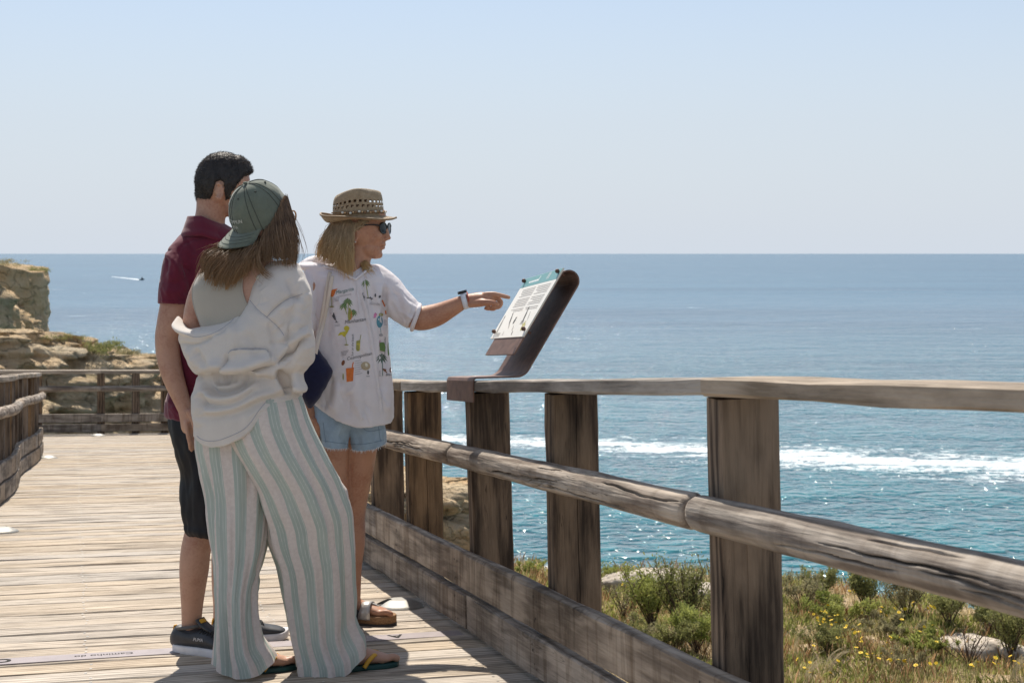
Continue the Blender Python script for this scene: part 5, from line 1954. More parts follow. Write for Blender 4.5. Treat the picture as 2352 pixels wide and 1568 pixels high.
def sneaker(parent, heel, toe, name='sneaker'):
    f = toe - heel
    L = np.linalg.norm(f)
    f = f / L
    r = np.cross(f, (0, 0, 1)); r /= np.linalg.norm(r)
    up = np.cross(r, f)
    def q(u, v, h):
        return heel + f * u * L + r * v + up * h
    V, F = sole_mesh(heel, toe, 0.050, 0.038, 0.030, 0.004, lift=0.001, toe_up=0.16)
    so = part('sole', V, F, M['shoe_white'], parent)
    secs = [(0.0, .026, .075), (0.04, .033, .092), (0.12, .036, .094), (0.24, .036, .086), (0.36, .037, .090), (0.46, .039, .086), (0.58, .042, .072), (0.70, .045, .060), (0.82, .045, .052), (0.92, .038, .044), (0.985, .020, .034)]
    us = [s_[0] for s_ in secs]
    R = hermite(np.linspace(0, .985, 50), us, np.array(secs)[:, 1:])
    rows = []
    for u, (w_, h_) in zip(np.linspace(0, .985, 50), R):
        ring = []
        for a in np.linspace(0, 2 * np.pi, 36, endpoint=False):
            c_, s_ = math.cos(a), math.sin(a)
            y_ = sgnpow(np.array(c_), .75) * w_ * (1.0 - 0.25 * max(0, s_) ** 2)
            z_ = 0.022 + (h_ - 0.022) * (0.5 + 0.5 * sgnpow(np.array(s_), .8))
            ring.append(q(u, float(y_), float(z_)))
        rows.append(ring)
    V, F = grid(np.array(rows), True, True, True)
    uo = part('upper', V, F, M['shoe_dark'], parent)
    # padded collar, tongue, laces, heel tab
    pts = [q(0.21 + 0.155 * math.cos(a), 0.031 * math.sin(a), 0.094 + 0.008 * math.cos(a)) for a in np.linspace(0, 2 * np.pi, 25)]
    V, F = tube(np.array(pts), np.full(25, .0062), nr=48, nc=10, round0=False, round1=False, up=(0.05, 0.05, 1))
    part('collar', V, F, M['shoe_lining'], uo)
    V, F = ribbon([q(0.52, 0, .082), q(0.44, 0, .096), q(0.37, 0, .112), q(0.34, 0, .124)], [.030, .040, .044, .042], .008, upv=tuple(up))
    tg = part('tongue', V, F, M['shoe_dark'], uo)
    V, F = ribbon([q(0.395, 0, .112), q(0.375, 0, .118), q(0.36, 0, .121)], [.026, .028, .026], .006, upv=tuple(up))
    part('tongue_label', V, F, M['amber'], uo)
    for k in range(5):
        u = 0.42 + k * 0.055
        h = np.interp(u, us, [s_[2] for s_ in secs]) + .004
        for sg in (1, -1):
            V, F = tube([q(u - 0.02 * sg, -.026, h - .012), q(u - .008 * sg, -.012, h + .001), q(u + .008 * sg, .012, h + .001), q(u + 0.02 * sg, .026, h - .012)], np.full(4, .0028), nr=12, nc=8)
            part('lace', V, F, M['lace_dark'], uo)
    V, F = ribbon([q(.0, 0, .072), q(.004, 0, .082), q(.014, 0, .093)], .014, .004, upv=tuple(-f))
    part('heel_tab', V, F, M['amber'], uo)
    return q, uo

def man():
    Y0 = 5.12
    base = ground(470, 1492)
    r = thing('person', base, 'person with short dark hair in maroon polo shirt, black shorts and dark sneakers', 'person', 'people at the reading panel')
    sol = []
    yaw = math.radians(18)
    Rz = np.array([[math.cos(yaw), -math.sin(yaw), 0], [math.sin(yaw), math.cos(yaw), 0], [0, 0, 1]])
    sol.append(ball(W(514, 418, Y0), (.094, .074, .100), Rz, 20, 28))
    sol.append(ball(W(540, 455, Y0 + .01), (.058, .058, .075), Rz))
    sol.append(ball(W(556, 486, Y0 + .015), (.032, .042, .032), Rz))
    sol.append(ball(W(570, 440, Y0 + .02), (.026, .022, .03), Rz))
    sol.append(ptube([(488, 450, .0, 36, .058), (484, 490, .0, 34, .056), (474, 545, .0, 44, .065)], Y0))
    sol += ear_solids(W(501, 441, Y0 - .076), 1.0, .031)
    TP = vloft([(515, 452, 512, .06), (540, 430, 545, .085), (570, 412, 560, .10), (640, 405, 560, .11), (760, 408, 552, .11), (900, 405, 545, .105), (980, 405, 545, .10), (1010, 420, 530, .06)], Y0, 40, 40)
    sol.append(grid(TP, True, True, True))
    sol.append(ptube([(425, 580, -.05, 30, .05), (408, 640, -.085, 31, .05), (401, 700, -.10, 33, .052), (393, 745, -.11, 33, .05), (384, 775, -.115, 28, .045), (386, 810, -.12, 27.5, .043), (396, 860, -.135, 25, .04), (412, 905, -.15, 20.5, .032), (423, 935, -.158, 17, .028)], Y0, nr=40, nc=24))
    sol.append(ball(W(367, 776, Y0 - .100), (.017, .018, .024)))
    # hand: palm and five fingers hanging down, slightly curled
    sol.append(ptube([(423, 932, -.158, 16, .026), (430, 955, -.162, 18, .030), (434, 980, -.165, 18, .032)], Y0, nr=14, nc=18))
    fing = [(-.030, 1030, 424, 438), (-.010, 1034, 428, 441), (.012, 1030, 432, 446), (.032, 1020, 438, 450)]
    for d, ye, x0, x1 in fing:
        sol.append(ptube([(x0 + 4, 972, -.165 + d, 6, .0095), ((x0 + x1) / 2 + 1, 1000, -.172 + d, 5.6, .009), (x1 - 2, 1018, -.168 + d, 5.2, .0085), (x1 - 1, ye, -.158 + d, 4.4, .0075)], Y0, nr=12, nc=10))
    sol.append(ptube([(436, 945, -.195, 8, .012), (444, 966, -.205, 7, .011), (449, 990, -.200, 5.5, .009)], Y0, nr=12, nc=10))
    # legs
    sol.append(ptube([(478, 1180, -.04, 44, .07), (462, 1222, -.05, 37, .06), (450, 1262, -.055, 34, .058), (446, 1305, -.055, 33.5, .058), (443, 1350, -.052, 29, .05), (441, 1395, -.05, 24.5, .04), (440, 1435, -.05, 22.5, .036), (440, 1460, -.05, 24, .038)], Y0, nr=40, nc=28))
    sol.append(ptube([(540, 1180, .13, 44, .07), (530, 1222, .13, 37, .06), (521, 1262, .13, 34, .058), (519, 1305, .13, 33, .058), (516, 1350, .13, 29, .05), (513, 1400, .13, 23, .04), (512, 1445, .13, 23, .038)], Y0, nr=40, nc=28))
    sol.append(ptube([(470, 985, 0, 44, .08), (474, 1100, -.03, 40, .07), (478, 1190, -.04, 40, .06)], Y0))
    sol.append(ptube([(510, 985, .06, 44, .08), (530, 1100, .12, 40, .07), (540, 1190, .13, 40, .06)], Y0))
    V, F = remesh(sol, 0.005, 3)
    part('body', V, F, M['skin_b'], r)
    # polo shirt
    body = vloft([(512, 448, 512, .07, 0), (528, 428, 540, .092, 0), (548, 408, 556, .112, 0), (580, 394, 568, .125, 0), (640, 388, 572, .132, 0), (740, 386, 570, .135, 0), (850, 387, 566, .135, 0), (900, 386, 562, .134, 0), (940, 380, 560, .134, 0), (958, 385, 557, .132, 0), (962, 392, 552, .12, 0)], Y0, 90, 72)
    slv = ptube([(440, 566, -.035, 34, .06), (418, 596, -.07, 39, .07), (407, 640, -.095, 38, .072), (403, 672, -.10, 38, .072), (402, 698, -.102, 38.5, .072)], Y0, nr=40, nc=40, round1=False)
    slv2 = ptube([(530, 570, .05, 34, .06), (552, 620, .11, 36, .07), (560, 690, .12, 36, .07)], Y0, nr=24, nc=24, round1=False)
    V, F = remesh([grid(body, True, True, True), slv, slv2], .005, 5)
    S = [('crease', [(400, 560), (420, 590), (438, 640)], 9, .008), ('ridge', [(388, 580), (405, 610), (425, 668)], 9, .006), ('crease', [(376, 640), (400, 650), (436, 636)], 8, .006),
         ('ridge', [(372, 665), (400, 672), (436, 662)], 8, .005), ('sharp', [(366, 684), (400, 690), (440, 688)], 3.5, .004), ('crease', [(386, 880), (400, 920), (440, 940)], 10, .01),
         ('ridge', [(382, 905), (400, 944), (436, 956)], 9, .006), ('sharp', [(432, 548), (410, 575), (398, 610), (392, 650)], 3, .003), ('sharp', [(470, 545), (450, 548), (420, 560)], 3, .003), ('crease', [(384, 590), (378, 620), (372, 650)], 7, .005), ('crease', [(420, 600), (414, 640), (420, 680)], 8, .006), ('ridge', [(392, 620), (388, 650), (384, 690)], 7, .004)]
    rc_ = np.random.default_rng(7)
    S += creases(22, (370, 560, 440, 695), 60, 30, rc_) + creases(10, (384, 870, 445, 955), 30, 30, rc_)
    V = strokes(V, F, S, Y0)
    N = normals(V, F)
    V = V + N * (0.0025 * fbm(V * np.array((14, 14, 8)), 3))[:, None]
    ps = part('polo_shirt', V, F, M['polo'], r)
    # turned-down collar
    rows = vloft([(540, 444, 522, .078, -.005), (520, 440, 518, .080, -.005), (500, 436, 514, .078, .0), (497, 433, 516, .082, .0), (506, 429, 524, .092, -.004), (524, 423, 533, .104, -.008), (540, 418, 540, .112, -.012), (543, 420, 538, .108, -.012)], Y0, 60, 72)
    c = np.cos(np.linspace(0, 2 * np.pi, 72, endpoint=False))
    rows[:, :, 2] -= (0.030 * np.clip(c, 0, 1))[None]
    V, F = grid(rows, True)
    part('collar', V, F, M['polo'], ps)
    # shorts
    def short_leg(rows, seed, lines):
        P = vloft(rows, Y0, 80, 90)
        P = push(P, fold_noise(P, .010, 2.0, 2.0, seed) + fold_noise(P, .004, 4.5, 5.0, seed + 2))
        V, F = grid(P, True)
        V = strokes(V, F, lines, Y0)
        return V, F
    V, F = short_leg([(935, 392, 540, .120, 0), (965, 388, 540, .125, 0), (1000, 396, 538, .125, -.01), (1045, 406, 536, .12, -.02), (1090, 416, 534, .115, -.03), (1150, 420, 532, .11, -.04), (1195, 427, 530, .105, -.045), (1220, 434, 530, .10, -.045), (1223, 438, 528, .095, -.045)], 4,
                     [('crease', [(408, 990), (418, 1050), (432, 1090)], 7, .01), ('ridge', [(440, 1100), (442, 1160), (450, 1215)], 8, .012), ('crease', [(424, 1110), (430, 1170), (442, 1210)], 6, .010), ('ridge', [(428, 1180), (440, 1200)], 5, .005)])
    part('shorts', V, F, M['black_short'], r)
    V, F = short_leg([(935, 430, 560, .11, .05), (1000, 440, 566, .12, .07), (1100, 470, 580, .115, .11), (1215, 484, 586, .10, .13), (1221, 488, 584, .095, .13)], 8, [])
    part('shorts', V, F, M['black_short'], r)
    # sneakers
    for (h_, t_) in ((ground(402, 1494), ground(578, 1514)), (ground(486, 1478), ground(660, 1465))):
        e = bpy.data.objects.new('sneaker', None)
        COL.objects.link(e)
        e.parent = r
        e.matrix_parent_inverse = Matrix.Translation(-Vector(BASE[r.name]))
        BASE[e.name] = (0, 0, 0)
        q, uo = sneaker(e, h_, t_)
        TV, TF = text_mesh('PUMA', 0.016, 0.2)
        TV = TV - np.array((TV[:, 0].mean(), 0, 0))
        f = (t_ - h_) / np.linalg.norm(t_ - h_)
        L = np.linalg.norm(t_ - h_)
        out = np.array([q(0.40 + x / L, 0.0425 - 0.10 * (y + .055 - .05), 0.056 + y) for x, y, _ in TV])
        part('lettering', out, TF, M['shoe_white'], uo, smooth=False)
    # hair: close-cropped, ending in a clean line above the ear and at the nape
    V, F = remesh([ball(W(512, 416, Y0), (.100, .0805, .105), Rz, 24, 32), ball(W(540, 398, Y0 + .01), (.064, .064, .066), Rz), ball(W(478, 440, Y0), (.046, .066, .066), Rz)], .004, 4)
    px, py = proj(V)
    hl = np.interp(px, [440, 462, 478, 487, 494, 506, 514, 518, 527, 533, 545, 556, 566, 585], [479, 479, 470, 446, 416, 410, 418, 458, 458, 440, 424, 410, 400, 394])
    hl = hl + 4.0 * perlin(V * 120)
    ctr = W(510, 425, Y0)
    under = np.clip((py - hl) / 4.0, 0, 1)
    V = V + (ctr - V) * (0.16 * under)[:, None]
    N = normals(V, F)
    keep = under <= 0
    V = V + N * (0.0016 * fbm(V * 70, 3) * keep)[:, None]
    hv = part('hair', V, F, M['hair_dark'], r)
    rg = np.random.default_rng(5)
    cand = np.nonzero(keep)[0]
    idx = np.concatenate([rg.choice(cand, 9000), rg.choice(np.nonzero((py > hl - 9) & (py < hl + 1.5))[0], 1800)])
    Vs, Fs = [], []
    for n_, i in enumerate(idx):
        p, nn = V[i], N[i]
        t_ = np.array((-0.5, 0, -.8)) if p[2] < ctr[2] + .06 else np.array((.8, .1, .1))
        t_ = t_ - nn * (t_ @ nn)
        d = nn * 0.45 + t_ * .7 + rg.normal(size=3) * .22
        d /= np.linalg.norm(d)
        l = rg.uniform(.004, .009)
        s_ = np.cross(d, rg.normal(size=3)); s_ /= np.linalg.norm(s_)
        Vs += [p - s_ * .0006 - nn * .001, p + s_ * .0006 - nn * .001, p + d * l]
        Fs.append([3 * n_, 3 * n_ + 1, 3 * n_ + 2])
    part('hair_strands', np.array(Vs), np.array(Fs), M['hair_dark'], hv, kind='stuff')
man()

# ------------------------------------------------------------------ woman in the straw hat, pointing
M['cotton'] = fabric('white_cotton', (0.82, 0.79, 0.81), 900, trans=0.25, tcol=(0.86, 0.82, 0.82), wr=0.22, wscale=24)
M['denim'] = fabric('light_denim', (0.27, 0.37, 0.47), 1300, noise=0.22, wr=0.2)
M['straw'] = None
M['denim_seam'] = plain('denim_seam', (0.16, 0.23, 0.31), 0.9)
M['hair_blonde'] = hairmat('hair_blonde', (0.28, 0.20, 0.115), (0.62, 0.48, 0.30), zlo=1.36, zhi=1.50, tipcol=(0.70, 0.47, 0.19))
M['lens'] = plain('dark_lens', (0.006, 0.010, 0.012), 0.12, 0.0, spec=0.25)
M['frame'] = plain('black_frame', (0.012, 0.012, 0.014), 0.25)
M['lip'] = plain('lips', (0.36, 0.13, 0.11), 0.45)
M['cork'] = plain('cork_footbed', (0.26, 0.145, 0.07), 0.85, 0.35, 160, 0.3)
M['sandal_sole'] = plain('sandal_sole', (0.055, 0.045, 0.04), 0.8)
M['silver'] = plain('silver_leather', (0.50, 0.47, 0.44), 0.38, 0.1, metal=0.35)
M['dark_leather'] = plain('dark_leather', (0.03, 0.025, 0.022), 0.6)
M['navy'] = fabric('navy_canvas', (0.012, 0.014, 0.042), 900, noise=0.15, wr=0.15)
M['webbing'] = fabric('beige_webbing', (0.60, 0.53, 0.45), 900, noise=0.06)
M['band_white'] = plain('watch_strap', (0.62, 0.64, 0.68), 0.4, 0.05)
M['bead'] = plain('wood_beads', (0.58, 0.36, 0.17), 0.4, 0.5, 120)
M['bead_red'] = plain('red_thread', (0.36, 0.05, 0.03), 0.7)
M['fray'] = plain('frayed_threads', (0.68, 0.72, 0.76), 0.9)

def strawmat():
    k = NT('woven_straw')
    uv = k.n('UVMap')
    sx = k.n('SeparateXYZ')
    k.l(uv, sx)
    a = k.n('TexWave', wave_type='BANDS', bands_direction='X')
    a.inputs['Scale'].default_value = 30
    a.inputs['Distortion'].default_value = 1.0
    k.l(uv, a.inputs['Vector'])
    b = k.n('TexWave', wave_type='BANDS', bands_direction='Y')
    b.inputs['Scale'].default_value = 26
    b.inputs['Distortion'].default_value = 1.5
    k.l(uv, b.inputs['Vector'])
    n = k.noise(k.coords((70, 70, 70)), 1, 4)
    f = k.math('ADD', k.math('MULTIPLY', a.outputs['Fac'], 0.35), k.math('ADD', k.math('MULTIPLY', b.outputs['Fac'], 0.25), k.math('MULTIPLY', n, 0.5)))
    k.col(k.ramp(f, [(0.28, (0.20, 0.125, 0.06)), (0.55, (0.40, 0.285, 0.165)), (0.8, (0.56, 0.43, 0.27))]))
    k.b.inputs['Roughness'].default_value = 0.6
    k.bump(k.math('ADD', a.outputs['Fac'], b.outputs['Fac']), 0.6, 0.002)
    return k.m
M['straw'] = strawmat()

def pmat(name, col):
    return plain(name, col, 0.85, 0.15, 80)
PR = {'orange': pmat('print_orange', (0.62, 0.17, 0.04)), 'green': pmat('print_green', (0.11, 0.20, 0.05)), 'dgreen': pmat('print_dark_green', (0.05, 0.10, 0.06)), 'black': pmat('print_black', (0.085, 0.085, 0.095)),
      'yellow': pmat('print_yellow', (0.50, 0.43, 0.05)), 'olive': pmat('print_olive', (0.30, 0.29, 0.08)), 'blue': pmat('print_blue', (0.09, 0.25, 0.32)), 'pink': pmat('print_pink', (0.55, 0.20, 0.35)),
      'tan': pmat('print_tan', (0.40, 0.33, 0.22)), 'cream': pmat('print_cream', (0.66, 0.63, 0.52)), 'teal': pmat('print_teal', (0.06, 0.16, 0.14)), 'grey': pmat('print_grey', (0.36, 0.35, 0.37)), 'brown': pmat('print_brown', (0.20, 0.08, 0.04))}

def hatwoman():
    Y0 = 5.58
    base = ground(820, 1432)
    r = thing('person', base, 'person in straw hat and sunglasses, white printed shirt and denim shorts, arm out pointing', 'person', 'people at the reading panel')
    yaw = math.radians(-6)
    Rz = np.array([[math.cos(yaw), -math.sin(yaw), 0], [math.sin(yaw), math.cos(yaw), 0], [0, 0, 1]])
    sol = [ball(W(827, 520, Y0), (.092, .072, .105), Rz, 22, 30)]
    B = lambda x, y, d, rx, ry, rz: sol.append(ball(W(x, y, Y0 + d), (rx, ry, rz), Rz))
    B(852, 545, 0, .052, .056, .062)
    B(848, 570, 0, .050, .052, .040)
    B(862, 581, 0, .027, .034, .024)
    B(870, 585, 0, .0155, .020, .0155)
    B(864, 540, -.030, .026, .024, .030)
    B(864, 540, .030, .026, .024, .030)
    B(870, 506, 0, .027, .048, .020)
    B(866, 492, 0, .034, .054, .03)
    sol.append(ptube([(872, 508, 0, 10, .013), (878, 521, 0, 10, .012), (884, 534, 0, 9.5, .013), (889, 545, 0, 8, .0145)], Y0, nr=16, nc=14))
    B(892.5, 546.5, 0, .0095, .0115, .0085)
    B(885, 550, -.010, .010, .0065, .0065)
    B(885, 550, .010, .010, .0065, .0065)
    B(876, 560, 0, .017, .026, .013)
    B(881.5, 562.5, 0, .0085, .017, .0042)
    B(880, 570, 0, .0085, .016, .0048)
    sol += ear_solids(W(812, 541, Y0 - .070), 1.0, .026)
    sol.append(ptube([(822, 560, .0, 34, .052), (818, 600, .0, 33, .052), (806, 640, -.01, 36, .06)], Y0))
    sol.append(ptube([(812, 606, -.03, 22, .03), (812, 626, -.055, 15, .03), (814, 638, -.075, 7, .02)], Y0))
    # trunk
    sol.append(grid(vloft([(620, 760, 850, .05), (640, 715, 870, .07), (690, 715, 868, .09), (800, 735, 865, .09), (900, 735, 870, .095), (950, 750, 860, .08), (965, 770, 845, .05)], Y0, 30, 36), True, True, True))
    # pointing arm and hand
    sol.append(ptube([(870, 650, .03, 26, .045), (905, 692, .01, 25, .042), (936, 722, -.005, 26, .042), (966, 731, -.012, 28, .044), (1000, 724, -.02, 26.5, .042), (1035, 708, -.03, 21, .034), (1066, 692, -.04, 15.5, .027)], Y0, nr=46, nc=26))
    sol.append(ptube([(1062, 693, -.04, 15, .026), (1085, 690, -.042, 16.5, .033), (1105, 687.5, -.045, 17, .036), (1122, 684.5, -.046, 13.5, .036)], Y0, nr=18, nc=20))
    fin = lambda rows: sol.append(ptube(rows, Y0, nr=16, nc=12))
    fin([(1114, 678, -.064, 8, .010), (1132, 676, -.068, 6.8, .0098), (1150, 678.5, -.07, 5.7, .0092), (1169, 683, -.07, 4.7, .0078)])
    fin([(1116, 681, -.044, 8, .010), (1144, 686, -.046, 6.2, .0095), (1151, 695, -.048, 6, .009), (1144, 706, -.052, 5.4, .008), (1131, 704, -.06, 4.8, .0075)])
    fin([(1112, 684, -.024, 8, .010), (1135, 694, -.024, 6, .009), (1139, 705, -.026, 5.8, .009), (1129, 710, -.034, 5, .0075), (1120, 704, -.04, 4.6, .007)])
    fin([(1106, 690, -.006, 7, .009), (1122, 701, -.004, 5.4, .008), (1124, 709, -.008, 5, .0075), (1115, 708, -.018, 4.6, .007)])
    fin([(1082, 698, -.066, 9, .012), (1104, 695, -.084, 8.4, .012), (1122, 694.5, -.094, 7.4, .0105), (1134, 696, -.094, 6.6, .0095), (1143, 698, -.09, 5, .008)])
    # hanging arm
    sol.append(ptube([(712, 660, -.06, 26, .045), (702, 750, -.07, 24, .042), (694, 840, -.06, 19, .034), (706, 915, -.06, 16.5, .030), (716, 955, -.065, 15, .027)], Y0, nr=34, nc=22))
    sol.append(ptube([(716, 952, -.065, 14, .024), (722, 974, -.068, 15, .030), (726, 990, -.07, 13, .030)], Y0, nr=12, nc=16))
    for d, ye in ((-.028, 1014), (-.010, 1018), (.010, 1016), (.028, 1008)):
        fin([(724, 984, -.07 + d, 5.5, .009), (729, 1000, -.074 + d, 5, .008), (731, ye, -.068 + d, 4, .007)])
    fin([(722, 964, -.10, 6, .01), (731, 980, -.108, 5.4, .009), (734, 996, -.10, 4.6, .008)])
    # legs and feet
    sol.append(ptube([(776, 960, -.01, 40, .08), (770, 1030, -.02, 35, .072), (772, 1090, -.025, 31, .064), (778, 1150, -.03, 26.5, .054), (782, 1180, -.03, 25, .05), (780, 1240, -.03, 27, .052), (784, 1310, -.03, 22, .042), (790, 1390, -.03, 15, .03)], Y0, nr=44, nc=28))
    sol.append(ptube([(836, 960, .03, 42, .085), (830, 1030, .03, 36, .076), (822, 1090, .03, 34, .068), (815, 1145, .03, 30, .056), (812, 1176, .03, 27.5, .052), (810, 1235, .03, 29, .055), (807, 1305, .03, 24, .044), (809, 1362, .03, 19.5, .033), (808, 1395, .03, 19, .033)], Y0, nr=44, nc=28))
    h1, t1 = ground(778, 1431), ground(904, 1433)
    h2, t2 = ground(752, 1441), ground(806, 1439)
    sol += foot_solids(h1, t1, 0.034, -1, ankle=W(808, 1385, Y0 + .03), wid=.95)
    sol += foot_solids(h2, t2, 0.034, -1, ankle=W(790, 1385, Y0 - .03), wid=.95)
    V, F = remesh(sol, 0.0041, 3)
    # carve the mouth line
    V = strokes(V, F, [('sharp', [(870, 567.5), (877, 566.5), (884, 566.5)], 1.6, .004), ('crease', [(872, 577), (879, 577)], 4, .002), ('crease', [(874, 552), (868, 562), (866, 570)], 4, .0018)], Y0)
    part('body', V, F, M['skin_c'], r)
    # lips colour sheet
    bvb = BVHTree.FromPolygons([tuple(v) for v in V], [tuple(f) for f in (F.tolist() if isinstance(F, np.ndarray) else F)])
    cv = Vector((0, 0, CZ))
    # ---- shirt
    body = vloft([(604, 770, 846, .055, .02), (614, 722, 862, .075, .01), (626, 700, 880, .092, .0), (645, 692, 890, .108, .0), (690, 694, 889, .122, .0), (745, 706, 890, .132, .0), (800, 712, 893, .138, -.002), (850, 710, 898, .145, -.004), (900, 706, 903, .15, -.004), (960, 706, 904, .15, -.004)], Y0, 110, 120)
    body = hemmap(body, Y0, 604, [(690, 900), (706, 912), (725, 927), (772, 956), (819, 972), (850, 973), (897, 969), (906, 962)])
    slv = ptube([(862, 636, .03, 30, .055), (884, 660, .02, 36, .062), (912, 694, .005, 36, .060), (938, 718, -.008, 33, .056), (953, 728, -.012, 30.5, .052)], Y0, nr=44, nc=40, round1=False)
    slv2 = ptube([(724, 636, -.03, 28, .055), (706, 680, -.06, 30, .06), (700, 760, -.07, 30, .058)], Y0, nr=24, nc=24, round1=False)
    hood = ptube([(704, 604, .03, 9, .04), (722, 600, .07, 12, .05), (748, 604, .09, 13, .05), (790, 606, .08, 10, .04)], Y0, nr=24, nc=16)
    hood2 = ptube([(700, 612, .0, 9, .05), (726, 614, -.02, 10, .055), (752, 618, -.04, 9, .04)], Y0, nr=20, nc=16)
    V, F = remesh([grid(body, True, True, True), slv, slv2, hood, hood2], .0045, 4)
    S = [('sharp', [(816, 640), (828, 690), (842, 745), (856, 830), (868, 900), (874, 968)], 3.2, .006), ('step', [(826, 640), (840, 700), (852, 760), (866, 850), (880, 960)], 5, .006),
         ('crease', [(886, 660), (880, 700), (884, 745)], 7, .014), ('ridge', [(866, 650), (866, 690), (872, 740)], 8, .008), ('crease', [(848, 640), (856, 680), (862, 730)], 7, .007),
         ('crease', [(900, 660), (918, 700), (930, 740)], 8, .008), ('ridge', [(910, 655), (930, 690), (945, 720)], 7, .006), ('crease', [(896, 690), (910, 720), (925, 748)], 6, .006), ('sharp', [(948, 698), (938, 728), (929, 750)], 3.5, .006),
         ('crease', [(740, 640), (756, 700), (752, 790)], 9, .008), ('ridge', [(722, 700), (735, 780), (730, 860)], 9, .007), ('crease', [(760, 860), (752, 910), (742, 935)], 9, .012), ('ridge', [(780, 880), (770, 930), (764, 950)], 9, .008),
         ('crease', [(800, 900), (800, 960)], 9, .006), ('ridge', [(888, 830), (892, 900), (890, 962)], 9, .010), ('crease', [(878, 760), (884, 840), (882, 900)], 8, .008), ('crease', [(712, 620), (722, 650), (716, 690)], 6, .006),
         ('ridge', [(800, 760), (812, 850), (818, 950)], 14, .007), ('crease', [(832, 800), (842, 880), (846, 960)], 10, .006)]
    rc_ = np.random.default_rng(17)
    S += creases(24, (730, 640, 890, 960), 80, 18, rc_) + creases(18, (870, 640, 960, 750), 45, 35, rc_) + creases(10, (720, 860, 900, 965), 80, 15, rc_, (30, 70), (4, 7), (.003, .006))
    V = strokes(V, F, [(a, b, c, d * 1.2) for a, b, c, d in S], Y0)
    N = normals(V, F)
    V = V + N * (0.0022 * (1 - 2 * np.abs(perlin(V * np.array((14, 14, 5)) + 3))) + 0.001 * fbm(V * 50, 2))[:, None]
    sh = part('printed_shirt', V, F, M['cotton'], r)
    V, F = tube([W(946, 757, Y0 - .012), W(949, 745, Y0 - .06), W(956, 727, Y0 - .066), W(961, 712, Y0 - .06), W(964, 700, Y0 - .012)], np.full(5, .0085), nr=30, nc=12)
    part('rolled_cuff', V, F, M['cotton'], sh)
    bv = BVHTree.FromPolygons([tuple(v) for v in N * 0 + make_arr(sh)], [tuple(p.vertices) for p in sh.data.polygons])
    def onto(px, py, off=.0018, tree=bv):
        d = (Vector(W(px, py, Y0)) - cv).normalized()
        hit = tree.ray_cast(cv, d)
        if hit[0] is None:
            near = tree.find_nearest(Vector(W(px, py, Y0 - .1)))
            return np.array(near[0]) + np.array(near[1]) * off
        return np.array(hit[0]) - np.array(d) * off
    # collar edges of the open neck
    for pts in ([(744, 612), (770, 618), (795, 630), (815, 641)], [(858, 614), (842, 622), (828, 632), (817, 641)]):
        P = [onto(x, y, .006) for x, y in pts]
        V, F = tube(P, np.full(4, .0052), nr=26, nc=10)
        part('collar_edge', V, F, M['cotton'], sh)
    for pts in ([(818, 642), (822, 690), (826, 720)], [(838, 634), (838, 660), (842, 690)]):
        P = [onto(x, y, .003) for x, y in pts]
        V, F = tube(P, np.full(3, .0016), nr=20, nc=6)
        part('drawstring', V, F, M['cotton'], sh)
    # ---- printed motifs
    K = 0.18
    def cvt(x, y):
        return 733.8 + x * K, 620.9 + y * K
    def motif(pts, c, name='printed_motif'):
        P = np.array([onto(*cvt(x, y)) for x, y in pts])
        c0 = np.array(onto(*cvt(np.mean([p[0] for p in pts]), np.mean([p[1] for p in pts]))))
        V = np.concatenate([P, [c0]])
        n = len(P)
        part(name, V, [[n, i, (i + 1) % n] for i in range(n)], PR[c], sh, smooth=False)
    def ell(x, y, a, b, c, rot=0, n=18):
        motif([(x + a * math.cos(t) * math.cos(rot) - b * math.sin(t) * math.sin(rot), y + a * math.cos(t) * math.sin(rot) + b * math.sin(t) * math.cos(rot)) for t in np.linspace(0, 2 * np.pi, n, endpoint=False)], c)
    def line(pts, wd, c):
        pts = np.array(pts, float)
        T = np.gradient(pts, axis=0)
        T /= np.linalg.norm(T, axis=1)[:, None] + 1e-9
        Nn = np.stack([-T[:, 1], T[:, 0]], 1) * wd / 2
        A = [onto(*cvt(*p)) for p in pts + Nn]
        B_ = [onto(*cvt(*p)) for p in pts - Nn]
        n = len(pts)
        part('printed_motif', np.array(A + B_), [[i, i + 1, n + i + 1, n + i] for i in range(n - 1)], PR[c], sh, smooth=False)
    def palm(x, y, R_, trunk, c, n=9):
        Vs, Fs = [], []
        for i in range(n):
            a = -math.pi / 2 + (i - (n - 1) / 2) * 0.62
            e = (x + R_ * math.cos(a), y + R_ * math.sin(a) * .8 + R_ * .35 * abs(math.cos(a)))
            mx, my = x + R_ * .55 * math.cos(a), y + R_ * .55 * math.sin(a) - R_ * .12
            px_, py_ = -math.sin(a) * R_ * .13, math.cos(a) * R_ * .13
            k = len(Vs)
            for p in ((x, y), (mx + px_, my + py_), e, (mx - px_, my - py_)):
                Vs.append(onto(*cvt(*p)))
            Fs.append([k, k + 1, k + 2, k + 3])
        part('printed_motif', np.array(Vs), Fs, PR[c], sh, smooth=False, kind='stuff')
        line(trunk, 9, 'olive' if c == 'green' else 'teal')
    def word(txt, x, y, size, c, rot=0.0, shear=0.35):
        TV, TF = text_mesh(txt, size, shear, bold=0.0)
        cr, sr = math.cos(rot), math.sin(rot)
        out = np.array([onto(*cvt(x + a * cr + b * sr, y + a * sr - b * cr), off=.0022) for a, b, _ in TV])
        part('printed_words', out, TF, PR[c], sh, smooth=False)
    def lines(x, y, n, wd, c='grey', dy=16, rot=-.2):
        for i in range(n):
            w_ = wd * random.uniform(.6, 1)
            line([(x, y + i * dy), (x + w_ * .5, y + i * dy + rot * w_ * .5), (x + w_, y + i * dy + rot * w_)], 6, c)
    motif([(130, 290), (165, 245), (232, 232), (205, 265), (190, 310), (170, 338), (145, 335)], 'orange')
